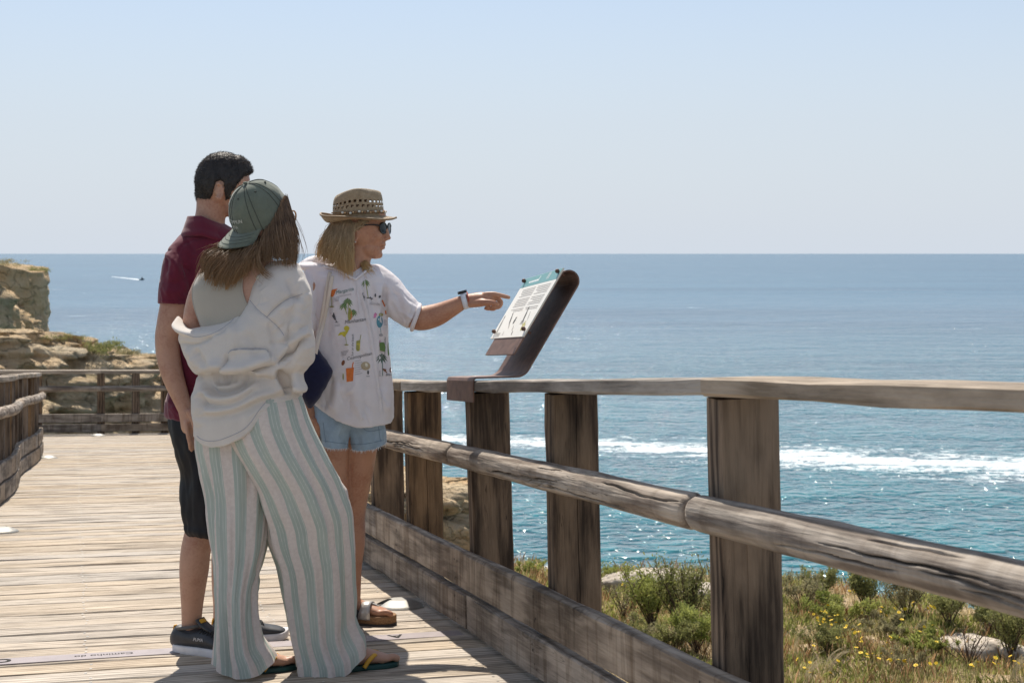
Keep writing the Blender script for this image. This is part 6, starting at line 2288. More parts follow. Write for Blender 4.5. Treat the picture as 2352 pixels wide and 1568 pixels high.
    line([(155, 335), (156, 400), (157, 458)], 7, 'olive')
    ell(157, 463, 32, 8, 'olive')
    word('Margarita', 205, 305, 62, 'teal', -.22)
    lines(180, 350, 4, 90, 'grey')
    word('TEMPERANCE', 250, 342, 26, 'grey', -.2, .1)
    palm(360, 408, 72, [(362, 410), (372, 460), (376, 520)], 'green')
    palm(308, 462, 60, [(310, 465), (330, 500), (350, 560)], 'green')
    palm(432, 540, 58, [(430, 540), (425, 570), (420, 600)], 'green', 11)
    ell(384, 560, 22, 82, 'olive', .05)
    ell(404, 575, 10, 58, 'orange', .05)
    motif([(140, 545), (185, 540), (205, 600), (212, 635), (190, 632), (165, 590)], 'black')
    line([(203, 630), (215, 645), (218, 660)], 8, 'black')
    ell(218, 662, 24, 5, 'black')
    word('Manhattan', 318, 685, 66, 'black', -.16)
    lines(190, 700, 2, 100)
    ell(346, 740, 35, 35, 'yellow')
    motif([(232, 832), (262, 790), (300, 782), (372, 768), (340, 820), (326, 850), (310, 845), (285, 820)], 'yellow')
    line([(330, 845), (340, 895), (344, 945)], 6, 'olive')
    ell(344, 948, 28, 8, 'olive')
    word('Sun on the beach', 432, 1095, 40, 'black', -math.pi / 2 + .02, .2)
    motif([(470, 900), (520, 885), (515, 1010), (505, 1028), (475, 1028), (466, 1000)], 'olive')
    motif([(474, 935), (518, 925), (512, 1005), (478, 1010)], 'yellow')
    line([(516, 890), (524, 850), (530, 820)], 8, 'olive')
    lines(270, 1040, 4, 110)
    word('Cosmopolitan', 348, 1148, 58, 'black', -.22)
    ell(302, 1178, 20, 36, 'brown', .3)
    motif([(338, 1250), (440, 1238), (432, 1330), (428, 1410), (346, 1422), (342, 1340)], 'orange')
    line([(418, 1245), (424, 1200), (432, 1170)], 14, 'orange')
    lines(450, 1160, 7, 110, 'grey', 28)
    ell(588, 1218, 60, 54, 'tan', .2)
    ell(580, 1208, 38, 32, 'cream', .2)
    ell(620, 1300, 12, 28, 'black')
    ell(618, 1350, 26, 6, 'grey')
    ell(302, 1355, 9, 44, 'olive')
    palm(590, 165, 60, [(594, 170), (608, 260), (622, 350)], 'green')
    motif([(545, 290), (560, 285), (580, 350), (575, 390), (560, 345)], 'black')
    line([(600, 352), (640, 350), (680, 362)], 14, 'black')
    line([(650, 335), (662, 380)], 8, 'black')
    word('Gimlet', 632, 432, 52, 'grey', .12)
    ell(712, 318, 10, 24, 'black')
    ell(770, 335, 14, 18, 'black', .5)
    motif([(690, 610), (695, 560), (715, 535), (735, 560), (718, 600)], 'pink')
    ell(785, 565, 28, 22, 'olive')
    ell(768, 655, 40, 78, 'blue')
    line([(778, 735), (783, 780), (787, 812)], 6, 'blue')
    ell(785, 825, 26, 18, 'grey')
    lines(822, 630, 5, 40, 'grey', 16, 0)
    line([(800, 380), (830, 450), (850, 560)], 16, 'orange')
    word('RIVER', 785, 975, 34, 'pink', -math.pi / 2, 0)
    word('Havana full Shades', 842, 1120, 36, 'black', -math.pi / 2 + .02, .2)
    palm(796, 1120, 80, [(798, 1125), (806, 1230), (806, 1345)], 'dgreen', 11)
    word('Daiq', 842, 1345, 48, 'black', -.05)
    ell(882, 1000, 12, 90, 'green')
    ell(908, 1270, 14, 32, 'brown')
    lines(760, 1280, 5, 30, 'grey', 16, 0)
    # ---- denim shorts with frayed hems
    def sleg(rows, seed, hem):
        P = vloft(rows, Y0, 60, 80)
        P = hemmap(P, Y0, rows[0][0], hem)
        P = push(P, fold_noise(P, .006, 2.5, 2.0, seed) + fold_noise(P, .003, 5, 4, seed))
        return P
    fr_V, fr_F = [], []
    rg = np.random.default_rng(9)
    for rows, hem in (([(920, 716, 832, .105, -.02), (960, 718, 826, .112, -.022), (990, 726, 806, .105, -.024), (1010, 733, 803, .10, -.025), (1020, 735, 802, .098, -.025)], [(730, 1015), (760, 1022), (800, 1026)]),
                      ([(920, 770, 884, .11, .02), (960, 780, 883, .118, .022), (990, 798, 885, .112, .026), (1010, 800, 887, .108, .028), (1020, 801, 887, .106, .03)], [(800, 1026), (830, 1027), (860, 1024), (888, 1016)])):
        P = sleg(rows, 3, hem)
        V, F = grid(P, True)
        V = strokes(V, F, [('crease', [(800, 960), (802, 990), (803, 1020)], 5, .012), ('crease', [(740, 950), (765, 975), (795, 985)], 6, .006), ('ridge', [(812, 975), (840, 985), (875, 980)], 7, .005), ('sharp', [(738, 1008), (770, 1014), (800, 1018), (840, 1018), (884, 1008)], 2.5, .002)], Y0)
        so = part('denim_shorts', V, F, M['denim'], r)
        bvd = BVHTree.FromPolygons([tuple(v) for v in V], [tuple(f) for f in F.tolist()])
        for pl in ([(742, 970), (746, 1000), (748, 1016)], [(868, 972), (872, 1000), (874, 1014)], [(740, 1011), (770, 1016), (798, 1019)], [(806, 1020), (840, 1019), (882, 1010)], [(826, 974), (846, 990), (876, 986)]):
            q_ = hermite(np.linspace(0, len(pl) - 1, 16), np.arange(len(pl)), np.array(pl, float))
            pts = []
            for a, b in q_:
                d_ = (Vector(W(a, b, Y0)) - cv).normalized()
                h_ = bvd.ray_cast(cv, d_)
                if h_[0] is not None and h_[0].y < Y0 + .05:
                    pts.append(np.array(h_[0]) - np.array(d_) * .0004)
            if len(pts) > 8:
                sv, sf = tube(np.array(pts), np.full(len(pts), .0011), nr=24, nc=6)
                part('seam', sv, sf, M['denim_seam'], so)
        edge = V.reshape(P.shape)[-1]
        k = 0
        Vs, Fs = [], []
        for i in range(240):
            u = rg.random() * len(edge)
            a = edge[int(u) % len(edge)] * (1 - u % 1) + edge[(int(u) + 1) % len(edge)] * (u % 1)
            d = np.array((rg.normal() * .5, rg.normal() * .3 - .1, -1.0)); d /= np.linalg.norm(d)
            l = rg.uniform(.003, .016)
            s_ = np.array((.0007, 0, 0))
            Vs += [a - s_ + (0, 0, .002), a + s_ + (0, 0, .002), a + d * l]
            Fs.append([3 * i, 3 * i + 1, 3 * i + 2])
        part('frayed_hem', np.array(Vs), np.array(Fs), M['fray'], so, kind='stuff')
    # ---- sandals
    for h_, t_ in ((h1, t1), (h2, t2)):
        V, F = sole_mesh(h_, t_, 0.048, 0.037, 0.030, 0.012, lift=.010)
        sd_ = part('sandal', V, F, M['cork'], r)
        V, F = sole_mesh(h_, t_, 0.049, 0.038, 0.011, 0.013, lift=.0005)
        part('outsole', V, F, M['sandal_sole'], sd_)
        f = (t_ - h_); L = np.linalg.norm(f); f /= L
        rr_ = np.cross(f, (0, 0, 1)); rr_ /= np.linalg.norm(rr_)
        up = np.cross(rr_, f)
        q = lambda u, v, h: h_ + f * u * L + rr_ * v + up * h
        n_ = 30
        upv = np.array([rr_ * math.cos(t) + up * max(.05, math.sin(t)) for t in np.linspace(0, np.pi, n_)])
        V, F = ribbon([q(.50, .047, .028), q(.51, .046, .060), q(.53, .022, .086), q(.55, -.014, .084), q(.56, -.040, .056), q(.56, -.046, .028)], [.05, .042, .034, .034, .042, .05], .004, upv=upv)
        part('strap', V, F, M['silver'], sd_)
        V, F = ribbon([q(.56, .0, .086), q(.68, -.006, .074), q(.80, -.012, .052), q(.86, -.014, .038)], [.026, .020, .014, .010], .004, upv=tuple(up))
        part('toe_strap', V, F, M['silver'], sd_)
        V, F = ribbon([q(.42, .044, .036), q(.28, .046, .064), q(.06, .036, .08), q(-.02, 0, .084)], [.035, .03, .024, .024], .004, upv=np.array([rr_ * .9 + up * .3] * 30))
        part('heel_strap', V, F, M['dark_leather'], sd_)
    # ---- hair
    G = lambda rows: [W(x, y, Y0 + d) for x, y, d in rows]
    gb = [G(x) for x in (
        [(768, 512, .0), (750, 540, .0), (738, 566, .0), (728, 590, .0)],
        [(776, 512, -.04), (760, 545, -.05), (750, 575, -.06), (742, 600, -.065)],
        [(785, 512, -.06), (772, 550, -.075), (764, 580, -.08), (762, 606, -.085)],
        [(795, 512, -.07), (786, 550, -.085), (780, 585, -.092), (780, 618, -.098)],
        [(804, 514, -.074), (798, 550, -.088), (794, 590, -.096), (796, 634, -.108)],
        [(812, 514, -.075), (804, 545, -.088), (804, 590, -.095), (806, 630, -.106)])]
    gt = [G(x) for x in ([(858, 498, -.055), (842, 508, -.072), (826, 520, -.08), (812, 530, -.082)], [(850, 494, -.055), (832, 505, -.074), (816, 518, -.082), (804, 540, -.086)])]
    gf = [G(x) for x in ([(836, 596, -.03), (846, 606, -.05), (852, 616, -.06), (862, 622, -.065)], [(832, 600, -.04), (840, 612, -.06), (846, 624, -.07), (852, 634, -.075)], [(828, 604, -.04), (834, 616, -.06), (838, 626, -.072), (840, 636, -.078)])]
    vols = [tube(g, np.array([(.016, .02), (.017, .02), (.015, .014), (.005, .005)]), nr=20, nc=14) for g in gb[:5]] + [ball(W(800, 512, Y0), (.070, .074, .055), Rz)]
    vols = [(v + np.array((0, .014, 0)), f) for v, f in vols]
    V, F = remesh(vols, .006, 3)
    hv = part('hair', V, F, M['hair_blonde'], r)
    for g, n, j in ((gb, 1900, .0085), (gt, 200, .003), (gf, 70, .004)):
        V, F = strands(g, n, .0009, j, wob=.009)
        part('hair_strands', V, F, M['hair_blonde'], hv, kind='stuff')
    # ---- straw hat: pinched crown, turned-up brim at the back, holes in the weave
    hc = W(823, 497, Y0)
    tilt = math.radians(2)
    nr, nc = 46, 120
    th = np.linspace(0, 2 * np.pi, nc, endpoint=False)
    prof = [(1.0, 0.0), (0.985, .02), (0.975, .045), (0.95, .07), (0.90, .088), (0.80, .097), (0.6, .092), (0.35, .086), (0.05, .084)]
    hp = hermite(np.linspace(0, 8, nr), np.arange(9), np.array(prof))
    P = np.zeros((nr, nc, 3))
    for i, (k_, h_) in enumerate(hp):
        x = np.cos(th) * .102 * k_
        y = np.sin(th) * .082 * k_
        # fedora pinch: front sides pushed in, top creased lengthwise, front higher
        u = np.clip(h_ / .095, 0, 1)
        pinch = np.exp(-((x - .055) / .035) ** 2) * u ** 2
        y = y * (1 - .34 * pinch)
        z = np.full(nc, h_) + 0.010 * u * np.exp(-((x - .02) / .06) ** 2) - .018 * u * np.clip(-x / .1, 0, 1) ** 1.5
        crease = np.exp(-(y / .022) ** 2) * np.clip((.9 - k_) / .3, 0, 1) * np.clip((x + .08) / .08, 0, 1)
        z = z - .016 * crease
        P[i] = np.stack([x, y, z], 1)
    def place(P):
        Q = P.reshape(-1, 3)
        c_, s_ = math.cos(tilt), math.sin(tilt)
        X = Q[:, 0] * c_ - Q[:, 2] * s_
        Z = Q[:, 0] * s_ + Q[:, 2] * c_
        return (np.stack([X, Q[:, 1], Z], 1) @ Rz.T + hc).reshape(P.shape)
    PW = place(P)
    # open weave: leave small diamond holes around the crown
    V = PW.reshape(-1, 3)
    idx = np.arange(nr * nc).reshape(nr, nc)
    F = []
    for i in range(nr - 1):
        for j in range(nc):
            h_ = hp[i, 1]
            if .030 < h_ < .064 and i < 26:
                if (i % 4 in (0, 1)) and ((j + (2 if (i // 4) % 2 else 0)) % 4 in (0, 1)) and not (j % 4 == 1 and i % 4 == 0):
                    continue
            F.append([int(idx[i, j]), int(idx[i, (j + 1) % nc]), int(idx[i + 1, (j + 1) % nc]), int(idx[i + 1, j])])
    V = np.concatenate([V, PW[-1].mean(0)[None]])
    for j in range(nc):
        F.append([len(V) - 1, int(idx[-1, j]), int(idx[-1, (j + 1) % nc])])
    uv = np.concatenate([np.stack([np.tile(th / (2 * np.pi) * 3.2, nr), np.repeat(hp[:, 1] * 8, nc)], 1), [[0, 0]]])
    me = make_mesh('hat_crown', V, F, uv)
    hat = link('straw_hat', me, M['straw'], r)
    # brim
    nb = 14
    Pb = np.zeros((nb, nc, 3))
    for i in range(nb):
        u = i / (nb - 1)
        k_ = 1 + u * .0
        ext = .046 * u
        x = np.cos(th) * (.102 + ext)
        y = np.sin(th) * (.082 + ext * .95)
        back = np.clip(-np.cos(th), 0, 1)
        front = np.clip(np.cos(th), 0, 1)
        side = np.abs(np.sin(th))
        z = 0.0 - .010 * u * front - .014 * side * math.sin(u * 2.2) + back * (.030 * u ** 2.0 - .030 * u * (1 - u) - .012) + .004 * np.sin(th * 3) * u
        Pb[i] = np.stack([x, y, z], 1)
    PB = place(Pb)
    loop = np.concatenate([PB, (PB - np.array((0, 0, .0035)))[::-1]], 0)
    V, F = grid(loop, True)
    uvb = np.stack([np.tile(th / (2 * np.pi) * 3.6, 2 * nb), np.repeat(np.concatenate([np.linspace(0, .5, nb), np.linspace(.5, 0, nb)]), nc)], 1)
    part('hat_brim', V, F, M['straw'], hat, uv=uvb)
    edge = np.concatenate([PB[-1], PB[-1][:1]])
    V, F = tube(edge, np.full(len(edge), .0042), nr=140, nc=8, round0=False, round1=False, up=(0.02, 0.03, 1))
    part('brim_edge', V, F, M['straw'], hat)
    ring = place(np.stack([np.cos(th) * .1045, np.sin(th) * .0845, np.full(nc, .013)], 1))
    ringc = np.concatenate([ring, ring[:1]])
    for dz in (-.004, .004):
        V, F = tube(ringc + np.array((0, 0, dz)), np.full(len(ringc), .0022), nr=140, nc=6, round0=False, round1=False, up=(0.02, 0.03, 1))
        part('hat_cord', V, F, M['straw'], hat)
    rb = np.random.default_rng(3)
    for j in range(80, 122, 2):
        c = ring[j % nc]
        out = c - hc; out[2] = 0; out /= np.linalg.norm(out)
        s_ = rb.uniform(.0035, .006)
        V, F = ball(c + out * .004 + np.array((0, 0, rb.uniform(-.003, .003))), (s_, s_, s_ * .85), None, 8, 10)
        part('bead', V, F, [M['bead'], M['button'], M['cork']][j % 3], hat)
    # ---- sunglasses
    g = thing_part('sunglasses', r)
    ya = math.radians(17)
    lat = np.array((math.sin(ya), math.cos(ya), 0))
    fwd = np.array((math.cos(ya), -math.sin(ya), 0))
    gc0 = W(889, 524.5, Y0)
    for sy in (-1, 1):
        pts = []
        for t in np.linspace(0, 2 * np.pi, 28, endpoint=False):
            w_ = .0245 * float(sgnpow(np.array(math.cos(t)), .8))
            h_ = .0205 * float(sgnpow(np.array(math.sin(t)), .85)) - .001 * abs(w_)
            l_ = sy * .030 + w_
            pts.append(gc0 + lat * l_ - fwd * (.006 * (l_ / .05) ** 2) + np.array((0, 0, h_)))
        pts = np.array(pts)
        V, F = tube(np.concatenate([pts, pts[:1]]), np.full(29, .0026), nr=56, nc=8, round0=False, round1=False, up=tuple(fwd))
        part('frame', V, F, M['frame'], g)
        c0 = pts.mean(0) + fwd * .003
        V = np.concatenate([pts, [c0]])
        part('lens', V, [[28, i, (i + 1) % 28] for i in range(28)], M['lens'], g)
        V, F = tube([gc0 + lat * sy * .055 - fwd * .006 + np.array((0, 0, .010)), W(852, 516, Y0 + sy * .074), W(818, 520, Y0 + sy * .080)], np.array([(.0038, .0018), (.003, .0016), (.0026, .0015)]), nr=16, nc=8)
        part('temple', V, F, M['frame'], g)
    V, F = tube([gc0 + lat * y_ + np.array((0, 0, .009 + z_)) for y_, z_ in ((-.010, 0), (0, .002), (.010, 0))], np.full(3, .0024), nr=10, nc=8, up=(1, 0, 0))
    part('bridge', V, F, M['frame'], g)
    # ---- watch, bracelet, earring
    def wristring(px, py, dy, ru, rv, n=36):
        c = W(px, py, Y0 + dy)
        ax = np.array((.90, 0, .43 * .55)); ax /= np.linalg.norm(ax)
        a = np.cross(ax, (0, 1, 0)); a /= np.linalg.norm(a)
        b = np.cross(ax, a)
        t = np.linspace(0, 2 * np.pi, n + 1)
        return np.array([c + a * ru * math.cos(q_) + b * rv * math.sin(q_) for q_ in t]), ax, a, c
    P, ax, a, c = wristring(1067, 690.5, -.040, .0305, .0305)
    rows = []
    for p in P[:-1]:
        o = (p - c) / np.linalg.norm(p - c)
        rows.append([p - ax * .010, p - ax * .010 + o * .003, p + ax * .010 + o * .003, p + ax * .010])
    V, F = grid(np.array(rows + [rows[0]]), True)
    wt = part('watch', V, F, M['band_white'], r, smooth=False)
    upd = a if a[2] > 0 else -a
    V, F = tube([c + upd * .029, c + upd * .040], np.array([.019, .018]), nr=4, nc=24, round0=False, round1=False)
    part('watch_case', V, F, M['frame'], wt)
    P, ax, a, c = wristring(1077, 688.5, -.041, .0300, .0315)
    V, F = tube(P, np.full(len(P), .0022), nr=50, nc=8, round0=False, round1=False, up=(1, .1, .2))
    part('bracelet', V, F, M['bead_red'], r)
    V, F = ball(W(816, 556, Y0 - .088), (.0032, .0032, .0032))
    part('earring', V, F, M['silver'], r)
    # ---- tote bag on her shoulder: a thing of its own
    tb = thing('tote_bag', W(725, 930, Y0 - .15), 'dark navy canvas tote bag with beige straps hanging between the two women', 'bag')
    rows = vloft([(798, 700, 730, .012, -.15), (808, 690, 735, .03, -.15), (830, 682, 752, .045, -.155), (852, 678, 766, .05, -.16), (880, 682, 752, .05, -.16), (905, 690, 738, .042, -.16), (925, 700, 726, .03, -.155), (938, 708, 716, .012, -.15)], Y0, 50, 48)
    V, F = grid(rows, True, True, True)
    N = normals(V, F)
    V = V + N * (.005 * fbm(V * 14, 3))[:, None]
    V = strokes(V, F, [('ridge', [(734, 812), (752, 832), (764, 852)], 4, .004), ('crease', [(725, 830), (738, 870), (722, 915)], 6, .006)], Y0)
    part('bag_body', V, F, M['navy'], tb)
    for dx in (0, 9):
        P = [onto(758 + dx * .6, 624 + dx, .010), onto(751 + dx * .8, 660, .010), onto(744 + dx * .8, 700, .010), onto(735 + dx * .6, 750, .010), W(726 + dx * .4, 790, Y0 - .165), W(716 + dx * .5, 835, Y0 - .18)]
        V, F = ribbon(P, .014, .003, upv=(.25, -1, .1), n=40)
        part('strap', V, F, M['webbing'], tb)

def make_arr(o):
    n = len(o.data.vertices)
    a = np.empty(n * 3, np.float32)
    o.data.vertices.foreach_get('co', a)
    return a.reshape(-1, 3).astype(float)

def thing_part(name, parent):
    e = bpy.data.objects.new(name, None)
    COL.objects.link(e)
    e.parent = parent
    e.matrix_parent_inverse = Matrix.Translation(-Vector(BASE[parent.name]))
    BASE[e.name] = (0, 0, 0)
    return e
hatwoman()

# ------------------------------------------------------------------ plants on the bank
def leafmat(name, a, b, trans=0.25):
    k = NT(name)
    n = k.noise(k.coords((9, 9, 9)), 1, 4)
    c = k.ramp(n, [(0.32, a), (0.68, b)])
    k.col(c)
    k.b.inputs['Roughness'].default_value = 0.65
    k.b.inputs['Specular IOR Level'].default_value = 0.25
    tr = k.n('BsdfTranslucent')
    k.l(c, tr.inputs['Color'])
    mx = k.n('MixShader')
    mx.inputs[0].default_value = trans
    k.l(k.b, mx.inputs[1])
    k.l(tr, mx.inputs[2])
    k.l(mx, k.out.inputs['Surface'])
    return k.m
M['leaf'] = leafmat('shrub_leaf', (0.14, 0.15, 0.05), (0.36, 0.355, 0.14), .42)
M['leaf_light'] = leafmat('fresh_leaf', (0.19, 0.22, 0.05), (0.44, 0.46, 0.14), .42)
M['leaf_grey'] = leafmat('grey_leaf', (0.19, 0.17, 0.085), (0.40, 0.36, 0.20), .42)
M['twig'] = plain('twig_bark', (0.10, 0.065, 0.045), 0.9, 0.3, 60)
M['dry'] = leafmat('dry_grass', (0.46, 0.36, 0.18), (0.76, 0.64, 0.38), .45)
M['green_grass'] = leafmat('green_grass', (0.22, 0.24, 0.075), (0.46, 0.46, 0.18), .45)
M['russet'] = leafmat('russet_stalk', (0.44, 0.27, 0.14), (0.64, 0.44, 0.25), .45)
M['petal'] = plain('yellow_petal', (0.78, 0.52, 0.012), 0.6, 0.1)
M['awn'] = leafmat('feather_grass', (0.55, 0.47, 0.30), (0.78, 0.70, 0.50), 0.4)

def bankz(x, y):
    return float(bank_h(np.array([x]), np.array([y]))[0])

def at_ground(px, py):
    """world point of the bank ground along a sight line"""
    d = np.array(((px - HX) / FX, 1.0, -(py - HY) / FX))
    Yv = np.arange(7.0, 16, .02)
    P = np.array((0, 0, CZ)) + d[None] * Yv[:, None]
    hit = np.nonzero(P[:, 2] <= bank_h(P[:, 0], P[:, 1]))[0]
    if len(hit):
        return P[hit[0]]
    return np.array((d[0] * 13.0, 13.0, bankz(d[0] * 13.0, 13.0)))

def leaf_cloud(pts, dirs, size, rng):
    n = len(pts)
    s = size * rng.uniform(.6, 1.3, n)[:, None]
    d = dirs + rng.normal(size=(n, 3)) * .55
    d /= np.linalg.norm(d, axis=1)[:, None]
    b = np.cross(d, rng.normal(size=(n, 3)))
    b /= np.linalg.norm(b, axis=1)[:, None]
    V = np.stack([pts, pts + d * s * .5 + b * s * .22, pts + d * s, pts + d * s * .5 - b * s * .22], 1).reshape(-1, 3)
    return V, np.arange(4 * n).reshape(n, 4)

def shrub(px, py, h, wd, label, mat='leaf', seed=0, nst=12, nleaf=2600, leaf=.022, upright=0.7, bare=0.0, name='shrub'):
    g = at_ground(px, py)
    t = thing(name, g, label, 'shrub', 'shrubs on the bank')
    rng = np.random.default_rng(seed)
    SV, SF, n = [], [], 0
    tips, dirs = [], []
    for i in range(nst):
        a = rng.uniform(0, 2 * np.pi)
        rr = rng.uniform(.15, 1) ** .7 * wd
        e = g + np.array((math.cos(a) * rr, math.sin(a) * rr * .8, h * rng.uniform(.55, 1.0)))
        m = g + (e - g) * .5 + rng.normal(size=3) * .04 * h + np.array((0, 0, h * .08))
        pts = np.array([g + rng.normal(size=3) * .01, m, e])
        V, F = tube(pts, np.array([.008, .005, .002]) * (h / .5), nr=8, nc=5)
        SV.append(V)
        SF += [[q + n for q in f] for f in F]
        n += len(V)
        C = hermite(np.linspace(0, 2, 9), np.arange(3), pts)
        for k in range(7):
            c = C[rng.integers(3, 9)]
            e2 = c + np.array((rng.normal() * .3, rng.normal() * .3, upright)) * h * rng.uniform(.16, .34)
            V, F = tube(np.array([c, (c + e2) / 2 + rng.normal(size=3) * .01, e2]), np.array([.0035, .0025, .0012]) * (h / .5), nr=5, nc=4)
            SV.append(V)
            SF += [[q + n for q in f] for f in F]
            n += len(V)
            if rng.random() > bare:
                L = int(nleaf * 1.3) // (nst * 7)
                u = rng.random(L)[:, None]
                tips.append(c * (1 - u) + e2 * u + rng.normal(size=(L, 3)) * .026 * (h / .5))
                dv = (e2 - c) / np.linalg.norm(e2 - c)
                dirs.append(np.repeat(dv[None], L, 0))
    part('stems', np.concatenate(SV), SF, M['twig'], t)
    V, F = leaf_cloud(np.concatenate(tips), np.concatenate(dirs), leaf * 1.15, rng)
    part('foliage', V, F, M[mat], t, smooth=False)

shrub(1572, 1455, .52, .22, 'tall twiggy green shrub rising beside the thick fence post', 'leaf', 1, 14, 3000, .020, .9)
shrub(1500, 1448, .46, .30, 'broad bushy green shrub left of the thick fence post', 'leaf_light', 2, 14, 3400, .020, .6)
shrub(1430, 1425, .30, .22, 'sparse brown twiggy shrub near the low kick board', 'leaf_grey', 3, 10, 900, .018, .6, .45)
shrub(1600, 1500, .30, .22, 'low bright green shrub against the thick fence post', 'leaf_light', 4, 12, 2600, .022, .4)
shrub(1845, 1405, .30, .26, 'loose grey-green shrub just right of the thick fence post', 'leaf_grey', 5, 12, 1500, .018, .8, .2)
shrub(1990, 1408, .36, .20, 'dense upright green shrub at the cliff edge', 'leaf', 6, 14, 3200, .018, 1.0)
shrub(2085, 1420, .30, .20, 'olive shrub at the cliff edge under the log rail', 'leaf_grey', 7, 12, 2600, .018, .9)
shrub(2180, 1440, .28, .18, 'small olive shrub above the pale boulder', 'leaf', 8, 12, 2000, .018, .8)
shrub(2320, 1520, .44, .24, 'dark dense shrub at the right edge of the picture', 'leaf', 9, 14, 3200, .018, .9)
shrub(2225, 1530, .30, .26, 'bare dark twisted shrub in front of the pale boulder', 'leaf_grey', 10, 12, 300, .016, .5, .8)
shrub(1900, 1500, .20, .26, 'low weedy green clump among the yellow flowers', 'leaf', 11, 12, 1800, .018, .7, .2)
shrub(1215, 1330, .14, .20, 'small green clump between two posts by the cliff edge', 'leaf_light', 12, 10, 1200, .016, .6)
shrub(1400, 1340, .16, .10, 'small green tuft on the pale rocks', 'leaf_light', 13, 8, 700, .016, .6)
shrub(1745, 1540, .22, .24, 'low green clump in the shade behind the thick fence post', 'leaf', 14, 10, 1500, .018, .7)
shrub(2080, 1545, .16, .22, 'low grey clump near the bottom of the picture', 'leaf_grey', 15, 10, 1100, .016, .7, .3)

for i, (px, py, h, wd, mt, lb) in enumerate(((1540, 1500, .26, .34, 'leaf', 'spreading green shrub below the tall twiggy one'), (1660, 1440, .30, .30, 'leaf', 'rounded green shrub hidden behind the thick fence post'), (1930, 1440, .22, .34, 'leaf_light', 'wide low bright shrub right of the thick post'),
        (2040, 1470, .16, .34, 'leaf_grey', 'flat grey-green shrub in the middle of the bank'), (2130, 1500, .14, .30, 'leaf_light', 'flat bright shrub left of the pale boulder'), (1310, 1395, .22, .28, 'leaf_light', 'low green shrub seen between the two middle posts'),
        (1880, 1375, .22, .26, 'leaf', 'green shrub on the skyline of the bank right of the thick post'), (2270, 1455, .24, .24, 'leaf', 'green shrub on the skyline above the right boulder'), (1470, 1500, .20, .30, 'leaf_grey', 'grey-green shrub low by the kick board'))):
    shrub(px, py, h, wd, lb, mt, 200 + i, 16, 2600, .020, .6, .1)

# greenery on the far rocks
for i, (px, py, Y, h, wd, lb) in enumerate(((240, 800, 49.5, .35, .55, 'dark green bush on the near cliff top'), (292, 812, 51, .22, .35, 'smaller green bush further right on the near cliff top'), (120, 776, 70, .3, 1.1, 'low green mat on the near cliff top'),
                                           (908, 1150, 26.5, .35, .4, 'green bush on the rock outcrop seen between the posts'), (80, 621, 154, .5, 1.3, 'dark scrub on top of the far headland'), (15, 604, 150, .55, 1.8, 'green scrub at the left end of the far headland'))):
    p = W(px, py, Y)
    t = thing('shrub', p, lb, 'shrub', 'shrubs on the cliffs')
    rng = np.random.default_rng(100 + i)
    n = 1500
    c = rng.normal(size=(22, 3)) * np.array((wd * .55, wd * .5, h * .25)) + p
    q = c[rng.integers(0, 22, n)] + rng.normal(size=(n, 3)) * np.array((wd * .16, wd * .16, h * .2))
    V, F = leaf_cloud(q, rng.normal(size=(n, 3)) * .4 + np.array((0, 0, 1)), h * .22, rng)
    part('foliage', V, F, M['leaf'] if i % 2 == 0 else M['leaf_grey'], t, smooth=False)
    V, F = tube(np.array([p + (0, 0, -h * .6), p, p + (0.05, 0, h * .3)]), np.array([.06, .05, .02]) * h, nr=5, nc=6)
    part('stems', V, F, M['twig'], t)

# grass and weeds covering the bank
def blades(n, xr, yr, hgt, wd, mat, name, label_kind, seed, lean=.35, mask=None):
    rng = np.random.default_rng(seed)
    x = rng.uniform(*xr, n * 2)
    y = rng.uniform(*yr, n * 2)
    q = np.stack([x, y, np.zeros_like(x)], 1)
    den = fbm(q * 1.6 + seed, 3)
    ok = (y < bank_edge(x) + .25) & (den > (mask if mask is not None else -9))
    x, y = x[ok][:n], y[ok][:n]
    z = bank_h(x, y)
    m = len(x)
    h = hgt * rng.uniform(.45, 1.2, m)
    a = rng.uniform(0, 2 * np.pi, m)
    d = np.stack([np.cos(a), np.sin(a), np.zeros(m)], 1)
    sdv = np.stack([-np.sin(a), np.cos(a), np.zeros(m)], 1)
    ln = lean * rng.uniform(.2, 1.3, m)
    b = np.stack([x, y, z - .01], 1)
    w2 = (wd * rng.uniform(.6, 1.2, m))[:, None]
    mid = b + d * (h * ln * .35)[:, None] + np.array((0, 0, 1)) * (h * .6)[:, None]
    tip = b + d * (h * ln)[:, None] + np.array((0, 0, 1)) * h[:, None]
    V = np.stack([b - sdv * w2, b + sdv * w2, mid + sdv * w2 * .7, tip, mid - sdv * w2 * .7], 1).reshape(-1, 3)
    i = np.arange(m)[:, None] * 5
    part(name, V, np.concatenate([i, i + 1, i + 2, i + 3, i + 4], 1), M[mat], None, smooth=False, kind='stuff')
XR, YR = (-.4, 5.2), (9.0, 13.6)
blades(20000, XR, YR, .08, .0028, 'dry', 'dry_grass', '', 1)
blades(22000, XR, YR, .085, .0034, 'green_grass', 'green_grass', '', 2, mask=-.10)
blades(8000, XR, YR, .13, .0022, 'russet', 'russet_weeds', '', 3, mask=0.05)
blades(22000, XR, YR, .06, .007, 'leaf_light', 'ground_leaves', '', 4, .9, mask=-.10)

